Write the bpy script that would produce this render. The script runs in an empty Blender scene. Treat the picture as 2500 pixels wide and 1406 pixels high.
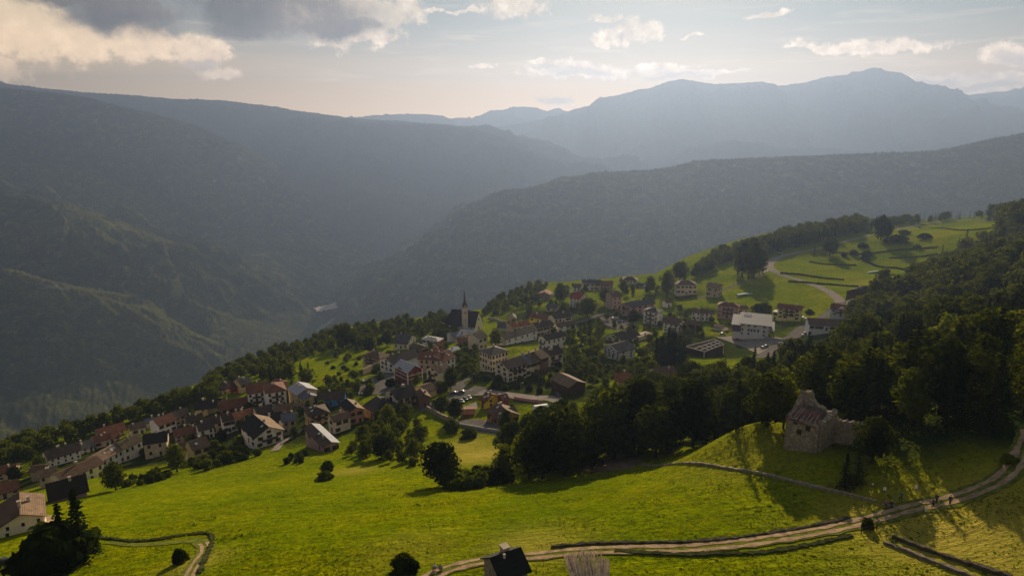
import bpy, bmesh, math, random
import numpy as np
from mathutils import Vector, Matrix

SC = bpy.context.scene
COL = SC.collection
R = math.radians

# ------------------------------------------------------------------ camera
F = 1667.0            # focal length in photo pixels (2500 wide)
PITCH = R(13.9)
CX, CY = 1250.0, 703.0
cam_d = bpy.data.cameras.new('camera')
cam = bpy.data.objects.new('camera', cam_d)
COL.objects.link(cam)
cam.location = (0, 0, 0)
cam.rotation_euler = (R(90) - PITCH, 0, 0)
cam_d.sensor_width = 36.0
cam_d.lens = 36.0 * F / 2500.0
cam_d.clip_start = 1.0
cam_d.clip_end = 90000.0
SC.camera = cam

# ------------------------------------------------------------------ exposure
SC.view_settings.view_transform = 'Standard'
SC.view_settings.look = 'None'
SC.view_settings.exposure = 0.90
SC.view_settings.gamma = 1.0
SC.cycles.max_bounces = 5
SC.cycles.diffuse_bounces = 2
SC.cycles.glossy_bounces = 2
SC.cycles.transmission_bounces = 2
SC.cycles.volume_bounces = 1
SC.cycles.transparent_max_bounces = 8
SC.cycles.sample_clamp_indirect = 4.0

# ------------------------------------------------------------------ sun
SUN_AZ, SUN_EL = R(11), R(16.5)      # azimuth measured clockwise from the view direction (+Y)
sd = bpy.data.lights.new('sun', 'SUN')
sun = bpy.data.objects.new('sun', sd)
COL.objects.link(sun)
sun_dir = Vector((math.sin(SUN_AZ) * math.cos(SUN_EL), math.cos(SUN_AZ) * math.cos(SUN_EL), math.sin(SUN_EL)))
sun.rotation_euler = sun_dir.to_track_quat('Z', 'Y').to_euler()
sun.location = (0, 0, 60)
sd.energy = 5.0
sd.angle = R(0.6)
sd.color = (1.0, 0.80, 0.53)

# ------------------------------------------------------------------ pixel geometry
def ray(px, py):
    u = (px - CX) / F; v = (CY - py) / F
    c, s = math.cos(PITCH), math.sin(PITCH)
    return np.array([u, c + v * s, -s + v * c])
def pix_of(p):
    c, s = math.cos(PITCH), math.sin(PITCH)
    d = p[1] * c - p[2] * s
    up = p[1] * s + p[2] * c
    return CX + F * p[0] / d, CY - F * up / d
def az_el(px, py):
    d = ray(px, py)
    return math.atan2(d[0], d[1]), math.atan2(d[2], math.hypot(d[0], d[1]))

# ------------------------------------------------------------------ node helpers
class NT:
    def __init__(s, nt): s.nt = nt
    def n(s, t, **kw):
        nd = s.nt.nodes.new(t)
        for k, v in kw.items():
            if k.startswith('_'): setattr(nd, k[1:], v)
        return nd
    def link(s, a, b): s.nt.links.new(a, b)
    def put(s, sock, v):
        if isinstance(v, bpy.types.NodeSocket): s.link(v, sock)
        elif v is not None: sock.default_value = v
    def math(s, op, a, b=None, c=None, clamp=False):
        nd = s.nt.nodes.new('ShaderNodeMath'); nd.operation = op; nd.use_clamp = clamp
        s.put(nd.inputs[0], a); s.put(nd.inputs[1], b)
        if c is not None: s.put(nd.inputs[2], c)
        return nd.outputs[0]
    def vmath(s, op, a, b=None):
        nd = s.nt.nodes.new('ShaderNodeVectorMath'); nd.operation = op
        s.put(nd.inputs[0], a); s.put(nd.inputs[1], b)
        return nd.outputs[0]
    def mix(s, fac, a, b, blend='MIX'):
        nd = s.nt.nodes.new('ShaderNodeMix'); nd.data_type = 'RGBA'; nd.blend_type = blend
        s.put(nd.inputs[0], fac)
        s.put(nd.inputs[6], (*a, 1) if isinstance(a, tuple) and len(a) == 3 else a)
        s.put(nd.inputs[7], (*b, 1) if isinstance(b, tuple) and len(b) == 3 else b)
        return nd.outputs[2]
    def ramp(s, fac, stops, interp='LINEAR'):
        nd = s.nt.nodes.new('ShaderNodeValToRGB'); cr = nd.color_ramp; cr.interpolation = interp
        while len(cr.elements) < len(stops): cr.elements.new(0.5)
        for e, (p, c) in zip(cr.elements, stops):
            e.position = p; e.color = (*c, 1) if not isinstance(c, (int, float)) else (c, c, c, 1)
        s.put(nd.inputs[0], fac)
        return nd.outputs[0]
    def noise(s, vec, scale, detail=3, rough=0.55, dist=0.0, dim='3D'):
        nd = s.nt.nodes.new('ShaderNodeTexNoise'); nd.noise_dimensions = dim
        s.put(nd.inputs['Vector'], vec)
        nd.inputs['Scale'].default_value = scale; nd.inputs['Detail'].default_value = detail
        nd.inputs['Roughness'].default_value = rough; nd.inputs['Distortion'].default_value = dist
        return nd.outputs['Fac']
    def sstep(s, v, lo, hi):
        nd = s.nt.nodes.new('ShaderNodeMapRange'); nd.interpolation_type = 'SMOOTHSTEP'
        s.put(nd.inputs[0], v); nd.inputs[1].default_value = lo; nd.inputs[2].default_value = hi
        nd.inputs[3].default_value = 0; nd.inputs[4].default_value = 1
        return nd.outputs[0]

def srgb(r, g, b):
    f = lambda c: (c / 255 / 12.92) if c / 255 <= 0.04045 else ((c / 255 + 0.055) / 1.055) ** 2.4
    return (f(r), f(g), f(b))

# ------------------------------------------------------------------ world: sky and clouds
world = bpy.data.worlds.new('World')
SC.world = world
world.use_nodes = True
nt = world.node_tree
for nd in list(nt.nodes): nt.nodes.remove(nd)
W = NT(nt)
out = W.n('ShaderNodeOutputWorld')
sky = W.n('ShaderNodeTexSky')
sky.sky_type = 'NISHITA'; sky.sun_disc = False
sky.sun_elevation = SUN_EL; sky.sun_rotation = SUN_AZ
sky.altitude = 1300; sky.air_density = 1.0; sky.dust_density = 2.0; sky.ozone_density = 1.0
tc = W.n('ShaderNodeTexCoord')
sep = W.n('ShaderNodeSeparateXYZ'); W.link(tc.outputs['Generated'], sep.inputs[0])
X, Y_, Z_ = sep.outputs
az = W.math('ARCTAN2', X, Y_)
el = W.math('ARCSINE', Z_)
cb = W.n('ShaderNodeCombineXYZ')
W.link(az, cb.inputs[0]); W.link(el, cb.inputs[1])
P = cb.outputs[0]
# clear sky: Nishita veiled by a warm milky layer that thickens towards the horizon
skc = W.mix(1.0, sky.outputs[0], (0.06, 0.06, 0.06), 'MULTIPLY')
fel = W.math('MULTIPLY', el, 1 / R(40), clamp=True)
veil = W.ramp(fel, [(0.0, (0.95, 0.60, 0.32)), (0.06, (0.68, 0.40, 0.16)), (0.125, (0.22, 0.172, 0.115)), (0.18, (0.085, 0.094, 0.088)), (0.225, (0.055, 0.068, 0.068)),
                    (0.4, (0.09, 0.105, 0.11)), (1.0, (0.02, 0.028, 0.045))])
vf = W.ramp(fel, [(0.0, 0.96), (0.25, 0.9), (0.6, 0.8), (1.0, 0.75)])
skc = W.mix(vf, skc, veil)
# yellow tint at far left near the horizon
lf = W.math('MULTIPLY', W.sstep(az, R(-14), R(-36)), W.sstep(el, R(9), R(0.5)))
skc = W.mix(W.math('MULTIPLY', lf, 0.5), skc, (0.62, 0.47, 0.24))
rf = W.math('MULTIPLY', W.sstep(az, R(12), R(34)), W.sstep(el, R(2), R(12)))
skc = W.mix(W.math('MULTIPLY', rf, 0.5), skc, (0.17, 0.19, 0.16))
# stretched thin streaks
mp = W.n('ShaderNodeMapping'); mp.inputs['Scale'].default_value = (1.0, 9.0, 1); W.link(P, mp.inputs[0])
st = W.noise(mp.outputs[0], 7.0, 4, 0.6, 0.4)
stf = W.math('MULTIPLY', W.sstep(st, 0.50, 0.75), W.sstep(el, R(1), R(3)))
skc = W.mix(W.math('MULTIPLY', stf, 0.4), skc, W.mix(W.sstep(el, R(2), R(8)), (0.95, 0.66, 0.42), (0.34, 0.29, 0.22)))
# cloud bodies: warped elliptical masses
wn = W.n('ShaderNodeTexNoise'); W.link(P, wn.inputs['Vector']); wn.inputs['Scale'].default_value = 14; wn.inputs['Detail'].default_value = 7; wn.inputs['Roughness'].default_value = 0.62
warp = W.vmath('MULTIPLY', W.vmath('SUBTRACT', wn.outputs['Color'], (0.5, 0.5, 0.5)), (0.085, 0.05, 0))
PW = W.vmath('ADD', P, warp)
sp2 = W.n('ShaderNodeSeparateXYZ'); W.link(PW, sp2.inputs[0])
def blob(px, py, rx, ry):
    a0, e0 = az_el(px, py)
    ra, re = rx / F, ry / F
    u = W.math('MULTIPLY', W.math('SUBTRACT', sp2.outputs[0], a0), 1 / ra)
    v = W.math('MULTIPLY', W.math('SUBTRACT', sp2.outputs[1], e0), 1 / re)
    d = W.math('SQRT', W.math('ADD', W.math('MULTIPLY', u, u), W.math('MULTIPLY', v, v)))
    return W.math('SUBTRACT', 1.0, d)
def union(lst):
    r = lst[0]
    for b in lst[1:]: r = W.math('MAXIMUM', r, b)
    return r
fine = W.noise(P, 46, 6, 0.65)
bright = union([blob(*b) for b in [(60, 70, 110, 90), (190, 110, 80, 50), (10, 175, 50, 30), (350, 120, 90, 45), (485, 125, 75, 48), (540, 178, 60, 16),
      (850, 40, 180, 75), (960, 40, 80, 60), (940, 100, 60, 16), (1250, 15, 100, 32), (1540, 80, 75, 36), (1470, 98, 40, 20), (1480, 38, 48, 10),
      (1880, 24, 52, 9), (2120, 110, 170, 16), (2030, 114, 120, 8), (2460, 135, 60, 30), (1060, 21, 30, 7), (1140, 26, 50, 7), 
      (1690, 96, 30, 5), (1420, 175, 170, 22), (1600, 172, 120, 12), (1330, 155, 60, 8), (1170, 170, 40, 6), (1360, 245, 60, 18),
      (2330, 195, 170, 16), (2440, 215, 100, 30), (2300, 240, 80, 12), (1700, 185, 120, 9)]])
dark = union([blob(*b) for b in [(690, 15, 270, 70), (300, 40, 140, 62), (790, 62, 200, 34), (180, -10, 130, 34), (610, 62, 120, 40)]])
grey = union([blob(*b) for b in [(490, 155, 50, 22), (1532, 94, 18, 12), (1410, 178, 100, 12), (1340, 168, 60, 8), (1640, 187, 90, 7), (1350, 240, 60, 14), (2280, 205, 60, 10), (2480, 140, 40, 22), (2400, 212, 90, 9), (2330, 222, 50, 6), (2450, 245, 60, 9)]])
ba = W.sstep(W.math('ADD', bright, W.math('MULTIPLY', W.math('SUBTRACT', fine, 0.5), 1.25)), 0.04, 0.46)
da = W.sstep(W.math('ADD', dark, W.math('MULTIPLY', W.math('SUBTRACT', fine, 0.5), 0.75)), 0.0, 0.55)
ccol = W.ramp(fine, [(0.3, (0.22, 0.17, 0.125)), (0.55, (0.38, 0.30, 0.215)), (0.75, (0.58, 0.48, 0.37))])
ccol = W.mix(W.math('MULTIPLY', W.sstep(az, R(-10), R(-34)), 0.6), ccol, (0.58, 0.42, 0.23))
ccol = W.mix(W.sstep(el, R(8), R(2.5)), ccol, W.mix(1.0, ccol, (2.3, 2.1, 2.0), 'MULTIPLY'))
dn = W.noise(P, 11, 5, 0.6)
dcol = W.ramp(dn, [(0.35, (0.022, 0.018, 0.018)), (0.56, (0.075, 0.058, 0.048)), (0.72, (0.24, 0.18, 0.13))])
gcol = W.mix(W.sstep(el, R(8), R(2.5)), (0.16, 0.13, 0.11), (0.45, 0.34, 0.26))
skc = W.mix(W.math('MULTIPLY', ba, 0.92), skc, ccol)
ga = W.sstep(W.math('ADD', grey, W.math('MULTIPLY', W.math('SUBTRACT', fine, 0.5), 1.1)), 0.0, 0.7)
skc = W.mix(W.math('MULTIPLY', ga, 0.8), skc, gcol)
skc = W.mix(W.math('MULTIPLY', da, 0.94), skc, dcol)
# below the horizon: dim ground tone
skc = W.mix(W.sstep(el, R(-0.5), R(-3)), skc, (0.05, 0.05, 0.05))
# sky behind the camera warmed and lifted as added fill on the walls
skc = W.mix(W.sstep(Y_, 0.45, -0.35), skc, W.mix(1.0, skc, (1.15, 1.0, 0.93), 'MULTIPLY'))
bg = W.n('ShaderNodeBackground'); W.link(skc, bg.inputs[0]); bg.inputs[1].default_value = 1.38
W.link(bg.outputs[0], out.inputs[0])

# ------------------------------------------------------------------ tags
def tag(o, label=None, cat=None, group=None, kind=None):
    if label: o['label'] = label
    if cat: o['category'] = cat
    if group: o['group'] = group
    if kind: o['kind'] = kind
    return o

# ------------------------------------------------------------------ numpy noise
def _hash(ix, iy, seed):
    h = (ix.astype(np.int64) * 374761393 + iy.astype(np.int64) * 668265263 + seed * 1442695041) & 0xffffffff
    h = ((h ^ (h >> 13)) * 1274126177) & 0xffffffff
    return ((h ^ (h >> 16)) & 0xffff) / 65535.0
def vnoise(x, y, seed=0):
    x0 = np.floor(x); y0 = np.floor(y); fx = x - x0; fy = y - y0
    fx = fx * fx * (3 - 2 * fx); fy = fy * fy * (3 - 2 * fy)
    ix = x0.astype(np.int64); iy = y0.astype(np.int64)
    a = _hash(ix, iy, seed); b = _hash(ix + 1, iy, seed); c = _hash(ix, iy + 1, seed); d = _hash(ix + 1, iy + 1, seed)
    return (a * (1 - fx) + b * fx) * (1 - fy) + (c * (1 - fx) + d * fx) * fy
def fbm(x, y, octs=4, seed=0, ridged=False):
    s = 0; a = 0.5; t = 0
    for k in range(octs):
        n = vnoise(x, y, seed + k * 17)
        if ridged: n = 1 - abs(2 * n - 1)
        s = s + a * n; t += a; a *= 0.5; x = x * 2.03 + 11.3; y = y * 2.03 - 7.7
    return s / t

def grid_obj(name, X, Y, Z, mat, keep=None, smooth=True, attrs=None):
    n, m = X.shape
    co = np.stack([X, Y, Z], -1).reshape(-1, 3).astype(np.float32)
    i = np.arange(n * m).reshape(n, m)
    q = np.stack([i[:-1, :-1], i[:-1, 1:], i[1:, 1:], i[1:, :-1]], -1).reshape(-1, 4)
    a, b, c = co[q[0, 0]], co[q[0, 1]], co[q[0, 2]]
    if np.cross(b - a, c - b)[2] < 0: q = q[:, ::-1]
    if keep is not None:
        k = keep.reshape(-1)
        q = q[k[q].any(1)]
        used = np.zeros(len(co), bool); used[q.reshape(-1)] = True
        remap = np.cumsum(used) - 1
        co = co[used]; q = remap[q]
    else: used = slice(None)
    me = bpy.data.meshes.new(name)
    me.vertices.add(len(co)); me.vertices.foreach_set('co', co.reshape(-1))
    me.loops.add(len(q) * 4); me.loops.foreach_set('vertex_index', q.reshape(-1).astype(np.int32))
    me.polygons.add(len(q)); me.polygons.foreach_set('loop_start', np.arange(0, len(q) * 4, 4, dtype=np.int32))
    me.update(calc_edges=True)
    if smooth: me.polygons.foreach_set('use_smooth', np.ones(len(q), bool))
    for an, av in (attrs or {}).items():
        at = me.attributes.new(an, 'FLOAT', 'POINT'); at.data.foreach_set('value', av.reshape(-1)[used].astype(np.float32))
    me.validate()
    me.materials.append(mat)
    o = bpy.data.objects.new(name, me); COL.objects.link(o)
    return o

# ------------------------------------------------------------------ materials
def new_mat(name):
    m = bpy.data.materials.new(name); m.use_nodes = True
    T = NT(m.node_tree)
    b = m.node_tree.nodes['Principled BSDF']
    return m, T, b
def gen(T, which='Object'):
    return T.n('ShaderNodeTexCoord').outputs[which]
def bump(T, b, h, strength=0.3, dist=0.1):
    bn = T.n('ShaderNodeBump'); bn.inputs['Strength'].default_value = strength; bn.inputs['Distance'].default_value = dist
    T.put(bn.inputs['Height'], h); T.link(bn.outputs[0], b.inputs['Normal'])
def simple_mat(name, col, rough=0.85, var=0.25, scale=0.6, metal=0.0, bscale=6.0, bstr=0.15, col2=None, spec=0.3):
    m, T, b = new_mat(name)
    o = gen(T)
    n = T.noise(o, scale, 5, 0.65)
    c1 = tuple(c * (1 - var) for c in col); c2 = col2 or tuple(min(1, c * (1 + var)) for c in col)
    T.link(T.ramp(n, [(0.3, c1), (0.7, c2)]), b.inputs['Base Color'])
    b.inputs['Roughness'].default_value = rough; b.inputs['Metallic'].default_value = metal
    b.inputs['Specular IOR Level'].default_value = 0.0 if rough >= .85 else spec
    if bstr: bump(T, b, T.noise(o, bscale, 3), bstr, 0.05)
    return m
# ------------------------------------------------------------------ near terrain: a height surface through measured ground points
# (photo x, photo y, metres below the camera)
CTRL = [(1250,1406,64),(600,1406,70),(0,1406,84),(2500,1406,57),(1900,1406,61),(1250,1300,66),(1800,1300,62),(2280,1225,60),(2500,1100,51),
 (1300,1200,70),(1700,1180,67),(700,1300,76),(300,1330,85),(0,1300,96),(1000,1180,76),(700,1130,89),(450,1180,95),(230,1210,101),(2050,1180,63),
 (50,1230,108),(150,1180,113),(300,1130,118),(0,1120,128),(450,1110,112),(640,1090,99),(850,1060,93),(1000,1050,89),(1160,1090,82),(1200,1010,86),
 (1400,1150,75),(1700,1090,68),(1960,1100,61),(2300,1060,55),(2500,960,46),(1080,1000,91),(900,950,103),(750,1000,103),(550,1020,112),
 (700,920,117),(450,960,130),(640,890,131),(850,880,120),(1000,900,104),(1200,920,93),(1350,950,88),(1500,960,84),(1100,850,112),(870,800,138),
 (1100,790,126),(1250,800,116),(1350,760,118),(1300,705,130),(1450,720,117),(1500,695,122),(1600,720,113),(1680,640,114),(1500,860,98),(1650,900,91),
 (1650,800,104),(1850,850,97),(1750,720,108),(1720,690,111),(1950,790,97),(2080,770,95),(1880,660,104),(2000,700,100),(2150,620,96),(2350,560,88),
 (2000,600,104),(2150,700,93),(2100,850,84),(1900,900,88),(2250,650,86),(2300,800,64),(2450,700,57),(2500,800,44),(2300,950,60),(2100,980,72),
 (2380,600,74),(2500,545,60),(2460,620,56),(1800,590,112),(2000,550,108),(2200,545,98),(2400,530,88),(150,1080,128),(300,1050,127)]
# visible brink of the shelf: beyond it the ground falls away to the valley
EDGE = [(-700,1300),(-300,1190),(0,1085),(150,1045),(300,1005),(450,955),(560,905),(650,872),(760,830),(870,795),(1000,782),(1100,772),(1200,752),(1300,695),(1400,690),
        (1500,680),(1600,672),(1680,630),(1800,588),(2000,552),(2200,541),(2400,527),(2500,515),(2700,500),(3100,480)]
def _pt(px, py, d):
    r = ray(px, py); t = d / -r[2]
    return r * t
def _ss(v): v = min(1, max(0, v)); return v * v * (3 - 2 * v)
def _far(px, py):      # the village lies lower (and farther) than the near field
    top = 1330 - 115 * _ss((px - 1150) / 600) - 215 * _ss((px - 1780) / 200)
    f = 1 + 0.40 * _ss((top - py) / 230)
    return f * (1 + 0.22 * _ss((px - 2050) / 250) * _ss((1010 - py) / 120))
cp = np.array([_pt(c[0], c[1], c[2] * _far(c[0], c[1])) for c in CTRL])
extra = np.array([[-60, 0, -72], [60, 0, -52], [0, 40, -62], [-200, 60, -122], [-350, 270, -215], [220, 100, -44], [400, 300, -55], [620, 560, -75], [820, 840, -95], [0, -80, -56], [-150, -80, -90], [150, -80, -40]], float)
cp = np.vstack([cp, extra])
SCL = 100.0
def _tps_fit(P, z, lam=0.02):
    n = len(P); d = np.linalg.norm(P[:, None] - P[None], axis=-1) / SCL
    K = np.where(d > 0, d * d * np.log(np.maximum(d, 1e-9)), 0) + lam * np.eye(n)
    Q = np.hstack([np.ones((n, 1)), P / SCL])
    A = np.zeros((n + 3, n + 3)); A[:n, :n] = K; A[:n, n:] = Q; A[n:, :n] = Q.T
    return np.linalg.solve(A, np.concatenate([z, np.zeros(3)]))
_w = _tps_fit(cp[:, :2], cp[:, 2], 0.03)
def _tps(x, y):
    r = np.zeros(x.shape)
    for k in range(len(cp)):
        d2 = ((x - cp[k, 0]) ** 2 + (y - cp[k, 1]) ** 2) / SCL ** 2
        r += _w[k] * 0.5 * d2 * np.log(np.maximum(d2, 1e-12))
    return r + _w[-3] + _w[-2] * x / SCL + _w[-1] * y / SCL
STEP = 2.5
GX = np.arange(-700, 1000 + STEP, STEP); GY = np.arange(-60, 1400 + STEP, STEP)
MX, MY = np.meshgrid(GX, GY)
Zt = _tps(MX, MY)
# brink as a function of azimuth
eu = []; er = []
def _march(px, py, fn, t0=60, t1=1600, n=1500):
    r = ray(px, py); r = r / np.hypot(r[0], r[1])
    t = np.linspace(t0, t1, n)
    z = fn(r[0] * t, r[1] * t)
    below = r[2] * t < z
    if not below.any(): return None
    k = int(np.argmax(below))
    return r * t[k], t[k]
for e in EDGE:
    q = _march(*e, _tps)
    a = math.atan2(*(ray(*e)[:2]))
    if q is None: continue
    eu.append(a); er.append(q[1])
eu = np.array(eu); er = np.array(er)
AZ = np.arctan2(MX, np.maximum(MY, 1.0)); RR = np.hypot(MX, MY)
RE = np.interp(AZ, eu, er)
over = np.maximum(RR - RE - 6, 0)
fall = 0.72 * (over - 22 * (1 - np.exp(-over / 22)))
zb = np.minimum(Zt, np.interp(AZ, eu, -np.array([-_march(*e, _tps)[0][2] for e in EDGE if _march(*e, _tps) is not None])) + 12)
Zg = np.where(over > 0, zb, Zt) - fall * (0.9 + 0.3 * fbm(MX / 130, MY / 130, 3, 5))
Zg += (fbm(MX / 26, MY / 26, 3, 9) - 0.5) * 1.6
Zg = np.maximum(Zg, -1080)
def hgt(x, y):
    x = np.asarray(x, float); y = np.asarray(y, float)
    fx = np.clip((x - GX[0]) / STEP, 0, len(GX) - 1.001); fy = np.clip((y - GY[0]) / STEP, 0, len(GY) - 1.001)
    ix = fx.astype(int); iy = fy.astype(int); fx = fx - ix; fy = fy - iy
    return (Zg[iy, ix] * (1 - fx) + Zg[iy, ix + 1] * fx) * (1 - fy) + (Zg[iy + 1, ix] * (1 - fx) + Zg[iy + 1, ix + 1] * fx) * fy
def gp(px, py):
    """ground point seen at a photo pixel"""
    r = ray(px, py); r = r / math.hypot(r[0], r[1])
    t = np.arange(55, 1300, 1.0)
    d = r[2] * t - hgt(r[0] * t, r[1] * t)
    k = np.argmax(d < 0)
    if not (d < 0).any():
        k = int(np.argmin(d))
        return np.array([r[0] * t[k], r[1] * t[k], float(hgt(r[0] * t[k], r[1] * t[k]))])
    lo, hi = t[k - 1], t[k]
    for _ in range(12):
        m = (lo + hi) / 2
        if r[2] * m < hgt(r[0] * m, r[1] * m): hi = m
        else: lo = m
    return np.array([r[0] * hi, r[1] * hi, r[2] * hi])

for (kx, ky, kr, kh) in ((1840, 1078, 9.0, 3.6), (1780, 1098, 8.0, 2.4), (1900, 1066, 8.0, 2.0), (1700, 1118, 7.0, 1.2)):
    p = gp(kx, ky); Zg += kh * np.exp(-(((MX - p[0]) ** 2 + (MY - p[1]) ** 2) / kr ** 2))
# ground cover attributes: dryness (straw-coloured grass), woodland floor, gravel and yards with painted village shade
def blobs(lst):
    r = np.zeros(MX.shape)
    for px, py, rad, v in lst:
        p = gp(px, py)
        r = np.maximum(r, v * np.exp(-(((MX - p[0]) ** 2 + (MY - p[1]) ** 2) / rad ** 2)))
    return r
dry = blobs([(1170,1110,13,1),(1130,1090,12,.8),(2350,1290,16,1),(2450,1330,16,.9),(2250,1300,12,.8),(860,1150,8,.6),(1850,1100,14,.35),(2150,690,25,.5),(2300,570,30,.15),
             (1490,1125,7,1.),(300,1170,8,.5),(480,1370,5,.7),(2120,1265,8,.8),(1310,1330,8,.6),(1000,1340,8,.3)])
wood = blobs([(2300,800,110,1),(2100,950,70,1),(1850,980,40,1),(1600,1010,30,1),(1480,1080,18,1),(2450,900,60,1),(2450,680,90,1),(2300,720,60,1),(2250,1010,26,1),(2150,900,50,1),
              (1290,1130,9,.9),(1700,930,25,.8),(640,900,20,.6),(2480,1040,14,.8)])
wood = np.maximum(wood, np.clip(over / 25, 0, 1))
built_shade = blobs([(1350,880,40,1),(1250,900,36,1),(1290,830,36,1),(1180,900,34,1),(1500,900,36,1),(1600,900,36,1),(1700,840,36,1),(1480,780,50,1),(1650,720,40,.8),(1400,760,40,.8),(1280,770,36,.7),(1100,880,36,1),(980,920,34,.8),(1380,960,30,.8),(1250,970,28,.8),(640,1060,36,1),(500,1090,36,1),(350,1120,36,1),(800,1040,34,1),(1850,800,36,.8),(1760,860,30,.9),(1300,770,30,1),(1420,790,26,1),(1500,830,26,.9),(1600,780,30,.9),(1700,760,26,.8),(1780,760,24,.8),(1430,900,22,.9),(1200,960,22,.9),(1280,940,20,1),(880,910,20,.6),(700,980,30,1),(520,1020,30,1),(300,1110,30,1),(1560,700,26,.7),(1380,720,24,.8),(1650,850,24,.8),(1050,830,24,.9),(1850,840,22,.9),(620,1010,34,1),(420,1060,30,1),(200,1110,30,1),(80,1180,22,1),(770,1010,24,1),(930,940,26,1),(1000,860,26,.9),(1120,860,24,.8),(1230,860,24,.6),(1350,820,24,.5),(1500,760,26,.5),(1090,980,14,.7)])
mt, T, b = new_mat('meadow_grass')
o = gen(T)
def attr(T, n):
    a = T.n('ShaderNodeAttribute'); a.attribute_name = n; return a.outputs['Fac']
n1 = T.noise(o, 0.035, 4, 0.6); n2 = T.noise(o, 0.35, 5, 0.7); n3 = T.noise(o, 1.1, 5, 0.8)
mps = T.n('ShaderNodeMapping'); mps.inputs['Rotation'].default_value = (0, 0, R(-18)); mps.inputs['Scale'].default_value = (0.10, 0.55, 0.3); T.link(o, mps.inputs[0])
n4 = T.noise(mps.outputs[0], 1.0, 5, 0.7)
g = T.ramp(n1, [(0.3, (0.110, 0.165, 0.0)), (0.5, (0.185, 0.225, 0.0)), (0.72, (0.300, 0.290, 0.0))])
g = T.mix(T.sstep(n2, 0.35, 0.75), g, (0.08, 0.115, 0.0))
g = T.mix(T.math('MULTIPLY', T.sstep(n4, 0.48, 0.68), 0.6), g, (0.26, 0.26, 0.002))
g = T.mix(T.math('MULTIPLY', T.sstep(n3, 0.42, 0.66), 0.75), g, (0.030, 0.048, 0.0))
dn_ = T.math('MULTIPLY', attr(T, 'dry'), T.math('ADD', 0.35, n2), clamp=True)
g = T.mix(dn_, g, (0.36, 0.29, 0.05))
bn_ = T.sstep(T.math('ADD', attr(T, 'built_shade'), T.math('MULTIPLY', T.math('SUBTRACT', n2, 0.5), 0.9)), 0.35, 0.7)
g = T.mix(T.math('MULTIPLY', bn_, 0.95), g, T.ramp(n2, [(0.35, (0.010, 0.017, 0.003)), (0.6, (0.030, 0.040, 0.007)), (0.8, (0.070, 0.060, 0.038))]))  # yard colours, kept dark enough to paint in the village shade
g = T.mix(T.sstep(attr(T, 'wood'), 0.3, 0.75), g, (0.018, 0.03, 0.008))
T.link(g, b.inputs['Base Color']); b.inputs['Roughness'].default_value = 0.95; b.inputs['Specular IOR Level'].default_value = 0.0
hh = T.math('ADD', T.math('MULTIPLY', n3, 0.35), T.math('ADD', T.math('MULTIPLY', n2, 1.2), n4))
bump(T, b, hh, 1.0, 0.9)
keep = (Zg > -1079)
ground = grid_obj('meadow_ground', MX, MY, Zg, mt, None, True, {'dry': dry, 'wood': wood, 'built_shade': built_shade})
tag(ground, kind='structure')

# ------------------------------------------------------------------ the valley, its spurs and the ranges beyond
def forest_mat(name, c1, c2, cl, patch=None):
    m, T, b = new_mat(name)
    o = gen(T)
    n = T.noise(o, 0.0016, 5, 0.6); nf = T.noise(o, 0.02, 4, 0.7); nf2 = T.noise(o, 0.09, 3, 0.7)
    c = T.mix(T.sstep(n, 0.38, 0.62), c1, c2)
    c = T.mix(T.math('MULTIPLY', T.sstep(nf, 0.45, 0.7), 0.5), c, cl)
    c = T.mix(T.math('MULTIPLY', T.sstep(nf2, 0.4, 0.65), 0.6), c, tuple(v * 0.4 for v in c1))
    if patch:
        c = T.mix(T.math('MULTIPLY', T.sstep(T.noise(o, 0.0045, 5, 0.7), 0.63, 0.72), 0.8), c, patch)
    T.link(c, b.inputs['Base Color']); b.inputs['Roughness'].default_value = 1.0; b.inputs['Specular IOR Level'].default_value = 0.0
    return m
FM = forest_mat('valley_forest', (0.026, 0.033, 0.010), (0.075, 0.078, 0.018), (0.19, 0.18, 0.04), (0.22, 0.20, 0.15))
FM2 = forest_mat('far_forest', (0.035, 0.045, 0.03), (0.05, 0.06, 0.04), (0.07, 0.075, 0.05), (0.12, 0.12, 0.09))
RM = forest_mat('far_rock', (0.06, 0.065, 0.06), (0.09, 0.09, 0.08), (0.13, 0.13, 0.12))
FLOOR = -1000.0
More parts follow.
